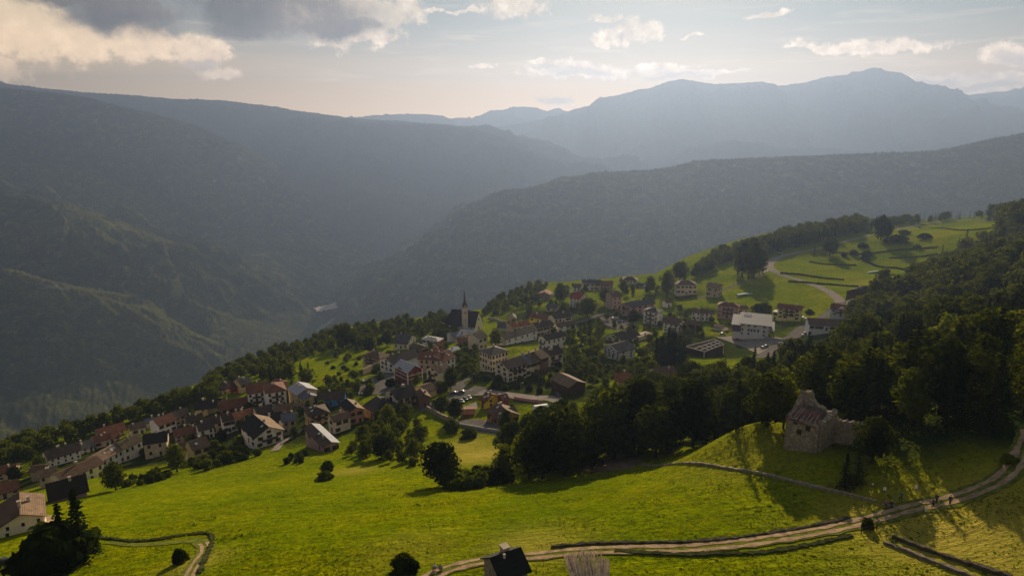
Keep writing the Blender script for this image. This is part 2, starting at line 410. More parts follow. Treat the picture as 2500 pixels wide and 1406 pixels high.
def ridge(name, pts, slope, mat, step_az, dr, rng, canopy=18.0, gully=0.35, wl=420, seed=1, az_pad=0.1, back=None, rough=0.0, endfall=None, jag=None, wl2=900, soft=120):
    """pts: (photo x, photo y, forward distance). Builds a mountain with that crest, falling away on both sides."""
    C = []
    for px, py, Yd in pts:
        r = ray(px, py); C.append(r / r[1] * Yd)
    C = np.array(C)
    azs = np.arctan2(C[:, 0], C[:, 1])
    a = np.arange(min(azs) - az_pad, max(azs) + az_pad, step_az)
    rr = np.arange(rng[0], rng[1], dr)
    A, RD = np.meshgrid(a, rr)
    X = np.sin(A) * RD; Yg = np.cos(A) * RD
    # warp the plan so that spurs and gullies branch
    wx = (fbm(X / wl, Yg / wl, 4, seed) - 0.5) * wl * 0.5; wy = (fbm(X / wl, Yg / wl, 4, seed + 50) - 0.5) * wl * 0.5
    best = np.full(X.shape, -1e9); dist = np.full(X.shape, 1e9); zc = np.zeros(X.shape); side = np.zeros(X.shape)
    for k in range(len(C) - 1):
        p, q = C[k], C[k + 1]
        dx, dy = q[0] - p[0], q[1] - p[1]; L2 = dx * dx + dy * dy
        t = np.clip(((X - p[0]) * dx + (Yg - p[1]) * dy) / L2, 0, 1)
        d = np.hypot(X - p[0] - t * dx, Yg - p[1] - t * dy)
        z = p[2] + t * (q[2] - p[2])
        v = z - slope * d
        m = v > best
        best = np.where(m, v, best); dist = np.where(m, d, dist); zc = np.where(m, z, zc)
    # crest radius along each azimuth for the front/back decision
    o = np.argsort(azs); rc = np.interp(A, azs[o], np.hypot(C[:, 0], C[:, 1])[o])
    sl = np.where(RD > rc, back if back else slope, slope)
    g = fbm((X + wx) / wl, (Yg + wy) / wl, 5, seed + 3, True)
    mod = 1 + gully * (1.4 - 2.2 * g)
    Z = zc - sl * dist * dist / (dist + soft) * mod
    if wl2: Z += (fbm((X + wx) / wl2, (Yg + wy) / wl2, 4, seed + 31, True) - 0.6) * np.minimum(dist, wl2 * 0.6) * 0.95
    Z += (fbm(X / 70, Yg / 70, 3, seed + 7) - 0.5) * np.minimum(dist * 0.15, 20)
    if rough: Z += (fbm(X / rough, Yg / rough, 5, seed + 9, True) - 0.5) * rough * 0.45 * np.clip(dist / rough, 0.0, 1)
    if jag: Z += jag * (fbm(A * 400, RD * 0, 4, seed + 4) - 0.5)
    if canopy:
        rng_ = np.random.RandomState(seed)
        Z += canopy * (rng_.rand(*Z.shape) ** 2 - 0.15) * np.clip(0.4 + fbm(X / 160, Yg / 160, 3, seed + 21), 0, 1.2)
    keep = Z > FLOOR - 30
    ob = grid_obj(name, X, Yg, np.maximum(Z, FLOOR - 40), mat, keep, True)
    tag(ob, kind='structure')
    return ob
# left flank spurs, nearest first
ridge('valley_hill', [(-500,560,2700),(-200,625,2600),(0,658,2550),(60,675,2550),(130,690,2560),(220,715,2580),(300,745,2600),(380,790,2620),(440,818,2640),(520,862,2660),(600,880,2720),(700,900,2740)],
      0.85, FM, 0.0016, 11, (1900, 3700), 9, 0.52, 380, 11, 0.05)
ridge('valley_hill', [(-500,350,3700),(-200,420,3500),(0,468,3350),(120,495,3300),(230,530,3300),(320,562,3320),(420,596,3350),(480,625,3370),(560,655,3400),(640,700,3430),(740,765,3450),(800,795,3470)],
      0.80, FM, 0.0014, 13, (2500, 4900), 10, 0.52, 450, 23, 0.05)
ridge('valley_hill', [(-500,300,4900),(-200,345,4700),(0,380,4500),(120,395,4450),(230,425,4450),(330,470,4450),(450,520,4450),(560,563,4400),(640,605,4350),(700,640,4300),(745,690,4200),(790,735,4000)],
      0.78, FM, 0.0013, 16, (3200, 6300), 12, 0.52, 520, 37, 0.05)
ridge('valley_hill', [(-600,120,5750),(-200,190,5550),(0,216,5450),(120,228,5425),(210,238,5400),(300,262,5400),(400,284,5400),(470,305,5450),(540,345,5500),(640,430,5500),(760,540,5450),(850,640,5300),(900,700,5000)],
      0.98, FM, 0.0013, 17, (3700, 7700), 14, 0.52, 700, 41, 0.05)
# plateau skyline on the left
ridge('plateau_hill', [(-500,150,7750),(-200,175,7600),(0,204,7500),(110,218,7450),(200,226,7450),(330,234,7450),(420,243,7400),(540,246,7400),(640,258,7350),(750,276,7300),(870,292,7250),(1000,300,7200),(1160,312,7100),(1300,345,7000),(1420,385,6800),(1560,440,6500)],
      0.42, FM2, 0.0011, 26, (4700, 10600), 16, 0.35, 900, 51, 0.05)
ridge('plateau_hill', [(380,345,6600),(500,326,6600),(620,312,6600),(740,304,6575),(860,301,6550),(980,305,6500),(1080,306,6450),(1170,320,6400),(1260,345,6300),(1340,385,6150),(1400,440,5950),(1430,520,5650)],
      0.50, FM2, 0.0011, 22, (4300, 7800), 16, 0.35, 700, 61, 0.05)
# wooded ridge on the right
ridge('wooded_ridge', [(3100,230,4600),(2800,270,4100),(2500,328,3800),(2440,338,3780),(2370,352,3760),(2290,370,3740),(2200,372,3740),(2100,377,3740),(1980,381,3740),(1850,386,3740),(1700,394,3720),(1640,408,3720),(1560,418,3700),(1460,424,3680),(1400,436,3660),(1330,456,3640),(1260,466,3640),(1220,490,3640),(1180,522,3650),(1100,565,3660),(1020,605,3680),(965,635,3700),(948,660,3700),(925,705,3700),(890,745,3600)],
      0.80, FM, 0.0012, 13, (2300, 5500), 11, 0.38, 480, 71, 0.04, jag=9.0)
ridge('wooded_ridge', [(3000,470,3300),(2500,500,3100),(2100,520,3100),(1800,500,3150),(1620,500,3200),(1480,530,3200),(1380,575,3150),(1300,612,3100),(1240,620,3080),(1170,624,3080),(1110,650,3080),(1050,690,3080),(990,735,3100),(930,775,3150),(880,800,3180)],
      0.75, FM, 0.0014, 12, (2100, 4500), 10, 0.40, 380, 83, 0.04)
# low blue hill between the ridge and the great mountain
ridge('distant_hill', [(1420,430,6750),(1560,410,6800),(1680,388,6850),(1730,362,6850),(1790,346,6850),(1850,352,6850),(1920,366,6900),(2000,364,6950),(2100,372,7000),(2200,372,7000),(2320,348,7000),(2440,335,7100),(2600,325,7200)],
      0.42, FM2, 0.0011, 40, (6200, 9300), 14, 0.3, 900, 91, 0.05)
# the great mountain
ridge('great_mountain', [(1000,345,9850),(1160,318,9850),(1220,309,9850),(1320,293,9892),(1420,262,9934),(1470,255,9976),(1510,232,9976),(1560,219,9976),(1590,216,9976),(1630,200,10018),(1663,193,10018),(1700,199,10060),(1745,206,10060),(1800,203,10060),(1860,200,10060),(1905,210,10060),(1960,203,10060),(1985,196,10060),(2020,187,10060),(2070,182,10060),(2082,175,10060),(2105,174,10060),(2130,165,10060),(2150,166,10060),(2162,173,10060),(2200,178,10060),(2215,188,10060),(2240,203,10060),(2270,227,10060),(2310,246,10018),(2360,262,9976),(2420,295,9934),(2480,322,9892),(2600,345,9850)],
      0.62, RM, 0.0009, 40, (8200, 13000), 0, 0.45, 1000, 101, 0.03, rough=330, jag=18, soft=30)
# farthest ranges
ridge('distant_range', [(800,300,11508),(860,287,11508),(930,283,11508),(1030,281,11508),(1060,296,11508),(1130,305,11508)], 0.35, RM, 0.0014, 90, (10800, 13200), 0, 0.3, 1200, 111, 0.04)
ridge('distant_range', [(1040,300,12498),(1120,287,12498),(1160,290,12498),(1200,282,12498),(1240,268,12498),(1275,260,12498),(1310,264,12498),(1350,276,12498),(1450,300,12498)], 0.4, RM, 0.0012, 90, (11800, 14200), 0, 0.3, 1200, 121, 0.03, jag=14)
ridge('distant_range', [(2260,270,11508),(2300,246,11508),(2330,238,11508),(2360,231,11508),(2400,237,11508),(2450,243,11508),(2500,262,11508),(2600,290,11508)], 0.4, RM, 0.0012, 90, (12600, 15800), 0, 0.3, 1200, 131, 0.03, jag=12)
ridge('distant_range', [(2380,260,11920),(2440,240,11920),(2500,218,11920),(2600,200,11920),(2800,215,11920)], 0.4, RM, 0.0014, 90, (13200, 16200), 0, 0.3, 1200, 141, 0.03)

# valley floor with pale gravel works and small fields
vm, T, b = new_mat('valley_floor')
o = gen(T)
n = T.noise(o, 0.006, 5, 0.7)
T.link(T.ramp(n, [(0.35, (0.025, 0.035, 0.012)), (0.55, (0.06, 0.075, 0.02)), (0.72, (0.12, 0.13, 0.04))]), b.inputs['Base Color']); b.inputs['Roughness'].default_value = 1
xs = np.linspace(-13000, 13000, 160); ys = np.linspace(-3000, 13900, 160)
VX, VY = np.meshgrid(xs, ys)
vf_ = grid_obj('valley_floor', VX, VY, np.full(VX.shape, FLOOR - 45), vm); tag(vf_, kind='structure')
# wooded lower slopes rising from the river line
ax_ = []
for p_ in [(250,1150),(450,1020),(600,935),(700,875),(790,800),(850,752),(890,722),(930,690),(1000,640)]:
    r = ray(*p_); ax_.append((r * (FLOOR / r[2]))[:2])
ax_ = np.array(ax_); ax_ = np.vstack([ax_, ax_[-1] + (ax_[-1] - ax_[-2]) * 6])
a_, r_ = np.meshgrid(np.arange(-1.0, 0.45, 0.0022), np.arange(1300, 8500, 16.0))
LX, LY = np.sin(a_) * r_, np.cos(a_) * r_
dd_ = np.full(LX.shape, 1e9); sd_s = np.zeros(LX.shape)
for k in range(len(ax_) - 1):
    p, q = ax_[k], ax_[k + 1]; d = q - p; t = np.clip(((LX - p[0]) * d[0] + (LY - p[1]) * d[1]) / (d @ d), 0, 1)
    e = np.hypot(LX - p[0] - t * d[0], LY - p[1] - t * d[1]); m = e < dd_; cr_ = (d[0] * (LY - p[1]) - d[1] * (LX - p[0]))
    sd_s = np.where(m, np.sign(cr_), sd_s); dd_ = np.where(m, e, dd_)
wv = fbm(LX / 420, LY / 420, 5, 201, True)
LZ = FLOOR + np.maximum(dd_ - 60, 0) * np.where(sd_s > 0, .42, .34) * (1.35 - .7 * wv)
LZ = np.minimum(LZ, FLOOR + 190 + 60 * wv) + np.where(dd_ > 75, 9 * np.random.RandomState(6).rand(*LX.shape) ** 2, 0)
ls_ = grid_obj('valley_slopes', LX, LY, LZ, FM); tag(ls_, kind='structure')
def floor_patch(name, poly, col, z):
    m = simple_mat(name, col, 1.0, 0.3, 0.02, bstr=0)
    rg = random.Random(3); P2 = []
    for k in range(len(poly)):
        a, c = poly[k], poly[(k + 1) % len(poly)]
        for j in range(5): P2.append((a[0] + (c[0] - a[0]) * j / 5 + rg.uniform(-2, 2), a[1] + (c[1] - a[1]) * j / 5 + rg.uniform(-1.3, 1.3)))
    poly = P2; bm = bmesh.new(); vs = []
    for px, py in poly:
        r = ray(px, py); t = (FLOOR + z) / r[2]
        vs.append(bm.verts.new(tuple(r * t)))
    f = bm.faces.new(vs); bm.normal_update()
    if f.normal.z < 0: f.normal_flip()
    me = bpy.data.meshes.new(name); bm.to_mesh(me); me.materials.append(m)
    ob = bpy.data.objects.new(name, me); COL.objects.link(ob); tag(ob, kind='structure')
floor_patch('gravel_works', [(765,752),(800,744),(850,726),(872,722),(880,735),(845,745),(800,756),(775,760)], (0.60, 0.48, 0.38), 38)
floor_patch('valley_road', [(770,806),(790,790),(835,765),(868,752),(872,758),(840,772),(795,796),(775,812)], (0.16, 0.19, 0.06), 34)
# ------------------------------------------------------------------ mesh collector
class MB:
    def __init__(s): s.v = []; s.f = []; s.m = []
    def poly(s, pts, mi=0):
        i = len(s.v); s.v += [tuple(p) for p in pts]; s.f.append(tuple(range(i, i + len(pts)))); s.m.append(mi)
    def box(s, x0, x1, y0, y1, z0, z1, mi=0):
        i = len(s.v)
        s.v += [(x0,y0,z0),(x1,y0,z0),(x1,y1,z0),(x0,y1,z0),(x0,y0,z1),(x1,y0,z1),(x1,y1,z1),(x0,y1,z1)]
        for f in ((0,3,2,1),(4,5,6,7),(0,1,5,4),(1,2,6,5),(2,3,7,6),(3,0,4,7)): s.f.append(tuple(i + k for k in f)); s.m.append(mi)
    def bar(s, a, b, r, mi=0, r2=None, n=6):
        a = Vector(a); b = Vector(b); d = (b - a); q = d.to_track_quat('Z', 'Y'); i = len(s.v); r2 = r if r2 is None else r2
        for k in range(n):
            t = 2 * math.pi * k / n
            s.v.append(tuple(a + q @ Vector((r * math.cos(t), r * math.sin(t), 0))))
        for k in range(n):
            t = 2 * math.pi * k / n
            s.v.append(tuple(b + q @ Vector((r2 * math.cos(t), r2 * math.sin(t), 0))))
        for k in range(n):
            j = (k + 1) % n; s.f.append((i + k, i + j, i + n + j, i + n + k)); s.m.append(mi)
        s.f.append(tuple(i + k for k in reversed(range(n)))); s.m.append(mi)
        s.f.append(tuple(i + n + k for k in range(n))); s.m.append(mi)
    def prism(s, prof, y0, y1, mi=0, axis='y'):
        """profile of (x, z) points, counter-clockwise seen from -y, extruded along y (or x)"""
        n = len(prof); i = len(s.v)
        for yy in (y0, y1):
            for (x, z) in prof: s.v.append((x, yy, z) if axis == 'y' else (yy, x, z))
        fl = axis != 'y'
        def add(f): s.f.append(tuple(reversed(f)) if fl else tuple(f)); s.m.append(mi)
        add([i + k for k in range(n)]); add([i + n + k for k in reversed(range(n))])
        for k in range(n):
            j = (k + 1) % n; add([i + k, i + n + k, i + n + j, i + j])
    def mesh(s, name, mats, smooth=False):
        me = bpy.data.meshes.new(name); me.from_pydata(s.v, [], s.f)
        for m in mats: me.materials.append(m)
        me.polygons.foreach_set('material_index', s.m)
        if smooth: me.polygons.foreach_set('use_smooth', [True] * len(s.f))
        me.update(); return me
    def build(s, name, mats, parent=None, smooth=False, fix=True):
        me = s.mesh(name, mats if isinstance(mats, (list, tuple)) else [mats], smooth)
        if fix:
            bm = bmesh.new(); bm.from_mesh(me); bmesh.ops.recalc_face_normals(bm, faces=bm.faces); bm.to_mesh(me); bm.free()
        return put(name, me, parent)
def put(name, me, parent=None, loc=None, rotz=None, scale=None):
    o = bpy.data.objects.new(name, me); COL.objects.link(o)
    if parent: o.parent = parent
    if loc is not None: o.location = loc
    if rotz is not None: o.rotation_euler = (0, 0, rotz)
    if scale is not None: o.scale = scale if isinstance(scale, tuple) else (scale,) * 3
    return o
def empty(name, loc, rotz=0):
    o = bpy.data.objects.new(name, None); COL.objects.link(o); o.location = loc; o.rotation_euler = (0, 0, rotz); o.empty_display_size = 0.5
    return o

# ------------------------------------------------------------------ building materials
def wall_mat(name, col, stone=False):
    m, T, b = new_mat(name)
    o = gen(T)
    n = T.noise(o, 0.5, 5, 0.7)
    c = T.ramp(n, [(0.3, tuple(v * 0.72 for v in col)), (0.65, col)])
    # rain streaks and damp foot
    mp = T.n('ShaderNodeMapping'); mp.inputs['Scale'].default_value = (1.6, 1.6, 0.12); T.link(o, mp.inputs[0])
    s = T.noise(mp.outputs[0], 1.2, 4, 0.7)
    c = T.mix(T.math('MULTIPLY', T.sstep(s, 0.55, 0.75), 0.35), c, tuple(v * 0.5 for v in col))
    if stone:
        vo = T.n('ShaderNodeTexVoronoi'); vo.inputs['Scale'].default_value = 2.2; T.link(o, vo.inputs['Vector'])
        c = T.mix(T.math('MULTIPLY', T.sstep(vo.outputs['Distance'], 0.25, 0.55), 0.6), c, tuple(v * 0.35 for v in col))
        bw = T.n('ShaderNodeRGBToBW'); T.link(vo.outputs['Color'], bw.inputs[0]); c = T.mix(0.4, c, T.ramp(bw.outputs[0], [(0.2, tuple(v * .4 for v in col)), (0.8, tuple(v * 1.15 for v in col))]))
        bump(T, b, vo.outputs['Distance'], 0.6, 0.12)
    T.link(c, b.inputs['Base Color']); b.inputs['Roughness'].default_value = 0.9; b.inputs['Specular IOR Level'].default_value = 0.0
    return m
def roof_mat(name, col, metal=False, patch=0.5, rough=0.8):
    m, T, b = new_mat(name)
    o = gen(T)
    n = T.noise(o, 0.45, 5, 0.7); n2 = T.noise(o, 3.0, 3, 0.7)
    c = T.ramp(n, [(0.3, tuple(v * (1 - patch) for v in col)), (0.7, tuple(min(1, v * (1 + patch * 0.7)) for v in col))])
    c = T.mix(T.math('MULTIPLY', T.sstep(n2, 0.45, 0.7), 0.5), c, tuple(v * 0.5 for v in col))
    sp = T.n('ShaderNodeSeparateXYZ'); T.link(o, sp.inputs[0])
    if metal:
        w = T.math('FRACT', T.math('MULTIPLY', sp.outputs[0], 1.4)); h = T.math('GREATER_THAN', w, 0.88)
        c = T.mix(T.math('MULTIPLY', h, 0.5), c, tuple(v * 0.4 for v in col)); rough = 0.7
        bump(T, b, h, 0.3, 0.05)
    else:
        w = T.math('FRACT', T.math('MULTIPLY', sp.outputs[2], 5.5)); h = T.math('GREATER_THAN', w, 0.7)
        c = T.mix(T.math('MULTIPLY', h, 0.5), c, tuple(v * 0.35 for v in col))
        bump(T, b, T.math('ADD', w, n2), 0.5, 0.08)
    T.link(c, b.inputs['Base Color']); b.inputs['Roughness'].default_value = rough; b.inputs['Specular IOR Level'].default_value = 0.10
    return m
WALLS = {k: wall_mat(k + '_plaster', c) for k, c in dict(white=(0.86,0.80,0.73), cream=(0.80,0.69,0.50), ochre=(0.66,0.49,0.24), yellow=(0.85,0.58,0.02), lemon=(0.60,0.55,0.22),
    salmon=(0.55,0.27,0.17), pink=(0.50,0.30,0.29), peach=(0.52,0.38,0.29), red=(0.42,0.07,0.04), blue=(0.05,0.22,0.50), grey=(0.46,0.44,0.42), orange=(0.50,0.25,0.09), beige=(0.55,0.45,0.33), olive=(0.32,0.28,0.16), paleblue=(0.50,0.55,0.60)).items()}
WALLS['stone'] = wall_mat('rubble_stone', (0.46, 0.37, 0.28), True)
WALLS['timber'] = wall_mat('dark_boarding', (0.09, 0.055, 0.035))
WALLS['timbered'] = wall_mat('oxblood_plaster', (0.16, 0.035, 0.025))
WALLS['brick'] = wall_mat('brown_brick', (0.30, 0.16, 0.10), True)
ROOFS = {k: roof_mat(k + '_tiles', c) for k, c in dict(black=(0.028,0.022,0.020), dark=(0.075,0.050,0.040), brown=(0.145,0.085,0.055), tan=(0.24,0.155,0.095), rust=(0.27,0.10,0.045), redbrown=(0.19,0.075,0.045),
    slate=(0.090,0.080,0.078), moss=(0.12,0.090,0.048), red=(0.30,0.045,0.030), orange=(0.30,0.12,0.05)).items()}
ROOFS['metal'] = roof_mat('grey_sheet_metal', (0.20, 0.20, 0.22), True, 0.2)
ROOFS['sheet'] = roof_mat('bright_sheet_metal', (0.38, 0.38, 0.42), True, 0.2)  # lighter copy of the sheet metal, lifting slopes turned away from the sun
ROOFS['white'] = roof_mat('pale_sheet_metal', (0.42, 0.40, 0.37), True, 0.15)
ROOFS['bluemetal'] = roof_mat('blue_grey_sheet', (0.12, 0.125, 0.165), True, 0.3)
ROOFS['solar'] = roof_mat('solar_glass', (0.05, 0.07, 0.16), True, 0.3, 0.35)
M_GLASS, T, b = new_mat('window_glass'); b.inputs['Base Color'].default_value = (0.012, 0.013, 0.016, 1); b.inputs['Roughness'].default_value = 0.25
M_FRAME = simple_mat('window_frame_wood', (0.10, 0.06, 0.04), bstr=0)
M_FRAMEW = simple_mat('window_frame_pale', (0.5, 0.46, 0.4), bstr=0)
M_SHUT = simple_mat('shutter_brown', (0.07, 0.035, 0.022), bstr=0)
M_SHUTG = simple_mat('shutter_green', (0.05, 0.085, 0.045), bstr=0)
M_WOOD = simple_mat('balcony_wood', (0.075, 0.045, 0.03), bstr=0)
M_CHIM = simple_mat('chimney_render', (0.42, 0.36, 0.30), bstr=0.1)
M_LITE = simple_mat('skylight_glass', (0.55, 0.55, 0.55), 0.15, bstr=0, spec=0.8)
M_STONE = simple_mat('dry_stone', (0.15, 0.125, 0.10), 0.95, 0.5, 1.5, bscale=2.5, bstr=0.8)
M_GREY = simple_mat('concrete', (0.34, 0.32, 0.30), 0.9, 0.25)
M_WHITE = simple_mat('white_paint', (0.75, 0.73, 0.70), 0.6, 0.08, bstr=0)
M_DOOR = simple_mat('door_wood', (0.06, 0.035, 0.02), bstr=0)

# window meshes (unit: local x across, -y outwards)
def window_mesh(kind):
    mb = MB()
    w, h = 0.5, 0.68
    mb.box(-w, w, -0.05, 0.25, -h, h, 1)
    mb.box(-w + 0.09, -0.03, -0.07, -0.04, -h + 0.09, h - 0.09, 0); mb.box(0.03, w - 0.09, -0.07, -0.04, -h + 0.09, h - 0.09, 0)
    mb.box(-w - 0.08, w + 0.08, -0.14, 0.05, -h - 0.1, -h, 3)
    if kind in ('brown', 'green'):
        for s in (-1, 1):
            a = s * (w + 0.04); b2 = s * (w + 0.50)
            mb.box(min(a, b2), max(a, b2), -0.10, -0.02, -h, h, 2)
    if kind == 'big':
        pass
    mats = [M_GLASS, M_FRAMEW if kind == 'pale' else M_FRAME, M_SHUTG if kind == 'green' else M_SHUT, M_GREY]
    return mb.mesh('window', mats)
WIN = {k: window_mesh(k) for k in ('plain', 'brown', 'green', 'pale')}

ZONES = {'2': (200,850,4.686), '3': (500,880,5.8575), '4': (830,860,5.8575), '5': (850,700,5.8575), '6': (1140,760,5.8575), '7': (1280,640,5.8575), '8': (1600,640,3.905),
         'A': (0,1000,3.464), 'B': (0,1080,5.407), 'C': (440,880,7.81), 'D': (1640,700,7.81), 'E': (1040,920,5.8575), 'P': (0,0,1.0), 'G': (2000,1100,4.594), 'H': (1860,930,5.8575), 'M': (1600,460,2.778)}
def zp(z, p):
    x, y, k = ZONES[z]; return (x + p[0] / k, y + p[1] / k)

FOOT = []      # house footprints, kept clear of trees
class House:
    """walls fixed by the eave corners seen in the photo: A left end, B near corner, C right end"""
    def __init__(s, name, z, A, B, base, C=None, dep=9.0, ridge='a', pitch=24, wall='white', roof='dark', roof2=None, fl=2, win='brown', nA=None, nC=None, label='', cat='house',
                 chim=1, sky=0, bal=0, balC=0, ov=0.6, group=None, skipw=False, door=True, minh=3.2, maxh=99):
        rng = random.Random(hash_str(label))
        A = zp(z, A); B = zp(z, B); base = (B[0], zp(z, (0, base))[1])
        g = gp(*base)
        rB = ray(*B); t = math.hypot(g[0], g[1]) / math.hypot(rB[0], rB[1])
        PB = rB * t; zE = PB[2]
        H = max(minh, min(maxh, zE - g[2])); 
        def onz(p):
            r = ray(*p); r = r * (zE / r[2]); return r[:2]
        B2 = PB[:2]; A2 = onz(A)
        vA = A2 - B2; L1 = np.hypot(*vA); e1 = vA / L1
        n = np.array([-e1[1], e1[0]])
        if C is not None:
            vC = onz(zp(z, C)) - B2
            if n @ vC < 0: n = -n
            # share the angular error between both facades
            a1 = math.atan2(e1[1], e1[0]); a2 = math.atan2(vC[1], vC[0]); an = math.atan2(n[1], n[0])
            da = (a2 - an + math.pi) % (2 * math.pi) - math.pi
            w = np.hypot(*vC) / (np.hypot(*vC) + L1)
            a1 += max(-0.5, min(0.5, da)) * w * 0.8
            e1 = np.array([math.cos(a1), math.sin(a1)]); sgn = 1 if np.array([-math.sin(a1), math.cos(a1)]) @ n > 0 else -1
            n = np.array([-e1[1], e1[0]]) * sgn
            L1 = max(3.0, e1 @ vA); L2 = max(3.0, n @ vC)
        else:
            if n @ B2 < 0: n = -n
            L2 = dep
        L1 = min(L1, 45); L2 = min(L2, 26)
        s.L1, s.L2, s.H = L1, L2, H
        # local frame: x from A to B, y away into the building (n)
        ex = -e1; yaw = math.atan2(ex[1], ex[0])
        ey = np.array([-ex[1], ex[0]]); flip = (ey @ n) < 0     # flip: building lies on the -y side of AB
        corners = [B2, B2 + e1 * L1, B2 + n * L2, B2 + e1 * L1 + n * L2]
        zg = [float(hgt(*c)) for c in corners]
        zb = min(min(zg), zE - H) - 0.6
        ctr = sum(corners) / 4
        s.ctr = ctr; s.yaw = yaw
        FOOT.append((ctr[0], ctr[1], math.hypot(L1, L2) / 2, yaw, L1 / 2, L2 / 2))
        root = empty(name, (ctr[0], ctr[1], zE - H), yaw); s.root = root
        tag(root, label, cat, group)
        hx, hy = L1 / 2, L2 / 2; zt = H; z0 = zb - (zE - H)
        sy = -1 if not flip else 1          # facade AB lies at y = sy*hy
        # BC facade is at x=+hx
        tp = math.tan(R(pitch))
        wm = WALLS[wall]
        # walls
        mb = MB()
        if ridge == 'c':    # ridge runs along local y, gable on the AB facade
            hr = hx * tp
            mb.prism([(-hx, z0), (hx, z0), (hx, zt), (0, zt + hr), (-hx, zt)], -hy, hy)
        elif ridge in 'a':
            hr = hy * tp
            mb.prism([(-hy, z0), (hy, z0), (hy, zt), (0, zt + hr), (-hy, zt)], -hx, hx, 0, 'x')
        else:
            hr = min(hx, hy) * tp
            mb.box(-hx, hx, -hy, hy, z0, zt)
        mb.build('wall', wm, root)
        s.hr = hr
        # roof
        th = 0.22; rf = MB(); m2 = 1 if roof2 else 0  # roof2: paler material that paints sunlight onto the lit slope
        def slab(q, mi=0):      # q: 4 or 3 points of the upper surface; given thickness downwards
            n_ = len(q); i = len(rf.v)
            rf.v += [tuple(p) for p in q] + [(p[0], p[1], p[2] - th) for p in q]
            rf.f.append(tuple(i + k for k in range(n_))); rf.m.append(mi)
            rf.f.append(tuple(i + n_ + k for k in reversed(range(n_)))); rf.m.append(mi)
            for k in range(n_):
                j = (k + 1) % n_; rf.f.append((i + k, i + n_ + k, i + n_ + j, i + j)); rf.m.append(mi)
        up = 0.12 + th
        def gable(ax, hw, hl, zt_, o=ov):
            ze = zt_ + up - o * tp; zr = zt_ + up + hw * tp
            if ax == 'y':
                slab([(-hw - o, -hl - o, ze), (0, -hl - o, zr), (0, hl + o, zr), (-hw - o, hl + o, ze)], 0)
                slab([(0, -hl - o, zr), (hw + o, -hl - o, ze), (hw + o, hl + o, ze), (0, hl + o, zr)], m2)
            else:
                slab([(-hl - o, -hw - o, ze), (hl + o, -hw - o, ze), (hl + o, 0, zr), (-hl - o, 0, zr)], 0 if sy < 0 else m2)
                slab([(-hl - o, 0, zr), (hl + o, 0, zr), (hl + o, hw + o, ze), (-hl - o, hw + o, ze)], m2 if sy < 0 else 0)
        if ridge == 'c': gable('y', hx, hy, zt)
        elif ridge == 'a': gable('x', hy, hx, zt)
        elif ridge == 'h':
            o = ov; a, c_ = hx + o, hy + o; m = min(a, c_); zr = zt + up + (m - o) * tp; ze = zt + up - o * tp
            rx, ry = a - m, c_ - m
            if a >= c_:
                slab([(-a, -c_, ze), (a, -c_, ze), (rx, 0, zr), (-rx, 0, zr)]); slab([(a, c_, ze), (-a, c_, ze), (-rx, 0, zr), (rx, 0, zr)], m2)
                slab([(a, -c_, ze), (a, c_, ze), (rx, 0, zr)], m2); slab([(-a, c_, ze), (-a, -c_, ze), (-rx, 0, zr)])
            else:
                slab([(-a, -c_, ze), (a, -c_, ze), (0, -ry, zr)]); slab([(a, c_, ze), (-a, c_, ze), (0, ry, zr)], m2)
                slab([(a, -c_, ze), (a, c_, ze), (0, ry, zr), (0, -ry, zr)], m2); slab([(-a, c_, ze), (-a, -c_, ze), (0, -ry, zr), (0, ry, zr)])
        elif ridge == 's':     # mono-pitch rising away from the AB facade
            zl = zt + up; zh = zt + up + 2 * hy * tp
            ya, yb = (-hy - ov, hy + ov) if sy < 0 else (hy + ov, -hy - ov)
            slab([(-hx - ov, ya, zl - ov * tp), (hx + ov, ya, zl - ov * tp), (hx + ov, yb, zh + ov * tp), (-hx - ov, yb, zh + ov * tp)])
            w2 = MB(); w2.prism([(sy * hy, zt - 0.05), (-sy * hy, zt - 0.05), (-sy * hy, zt + 2 * hy * tp)], -hx + 0.02, hx - 0.02, 0, 'x'); w2.build('wall', wm, root)
        elif ridge == 'x':     # crossing gables
            gable('x', hy, hx, zt); 
            k = min(hx, hy) * 0.62
            wz = MB(); wz.prism([(-k, zt - 0.3), (k, zt - 0.3), (k, zt), (0, zt + k * tp), (-k, zt)], -hy - 0.03, hy + 0.03); wz.build('wall', wm, root)
            gable('y', k, hy, zt)
            wq = MB(); wq.prism([(-hy, zt - 0.02), (hy, zt - 0.02), (0, zt + hy * tp)], -hx, hx, 0, 'x'); wq.build('wall', wm, root)
        elif ridge == 'f':
            rf.box(-hx - ov, hx + ov, -hy - ov, hy + ov, zt, zt + 0.3)
        roofo = rf.build('roof', [ROOFS[roof]] + ([ROOFS[roof2]] if roof2 else []), root)
        s.roof = roofo
        # height of the roof surface at a local point
        def zr_at(x, y):
            if ridge == 'c': return zt + up + (hx - abs(x)) * tp
            if ridge in ('a', 'x'): return zt + up + (hy - abs(y)) * tp
            if ridge == 'h': return zt + up + min(hx - abs(x), hy - abs(y)) * tp
            if ridge == 's': return zt + up + (y * -sy + hy) * tp if sy < 0 else zt + up + (hy - y) * tp
            return zt + 0.3
        s.zr_at = zr_at
        for _ in range(chim):
            cx_, cy_ = rng.uniform(-0.55, 0.55) * hx, rng.uniform(-0.45, 0.45) * hy
            zz = zr_at(cx_, cy_); hc = rng.uniform(0.9, 1.5); r_ = rng.uniform(0.28, 0.42)
            c = MB(); c.box(cx_ - r_, cx_ + r_, cy_ - r_, cy_ + r_, zz - 0.9, zz + hc); c.box(cx_ - r_ - .1, cx_ + r_ + .1, cy_ - r_ - .1, cy_ + r_ + .1, zz + hc, zz + hc + 0.12)
            c.build('chimney', M_CHIM, roofo)
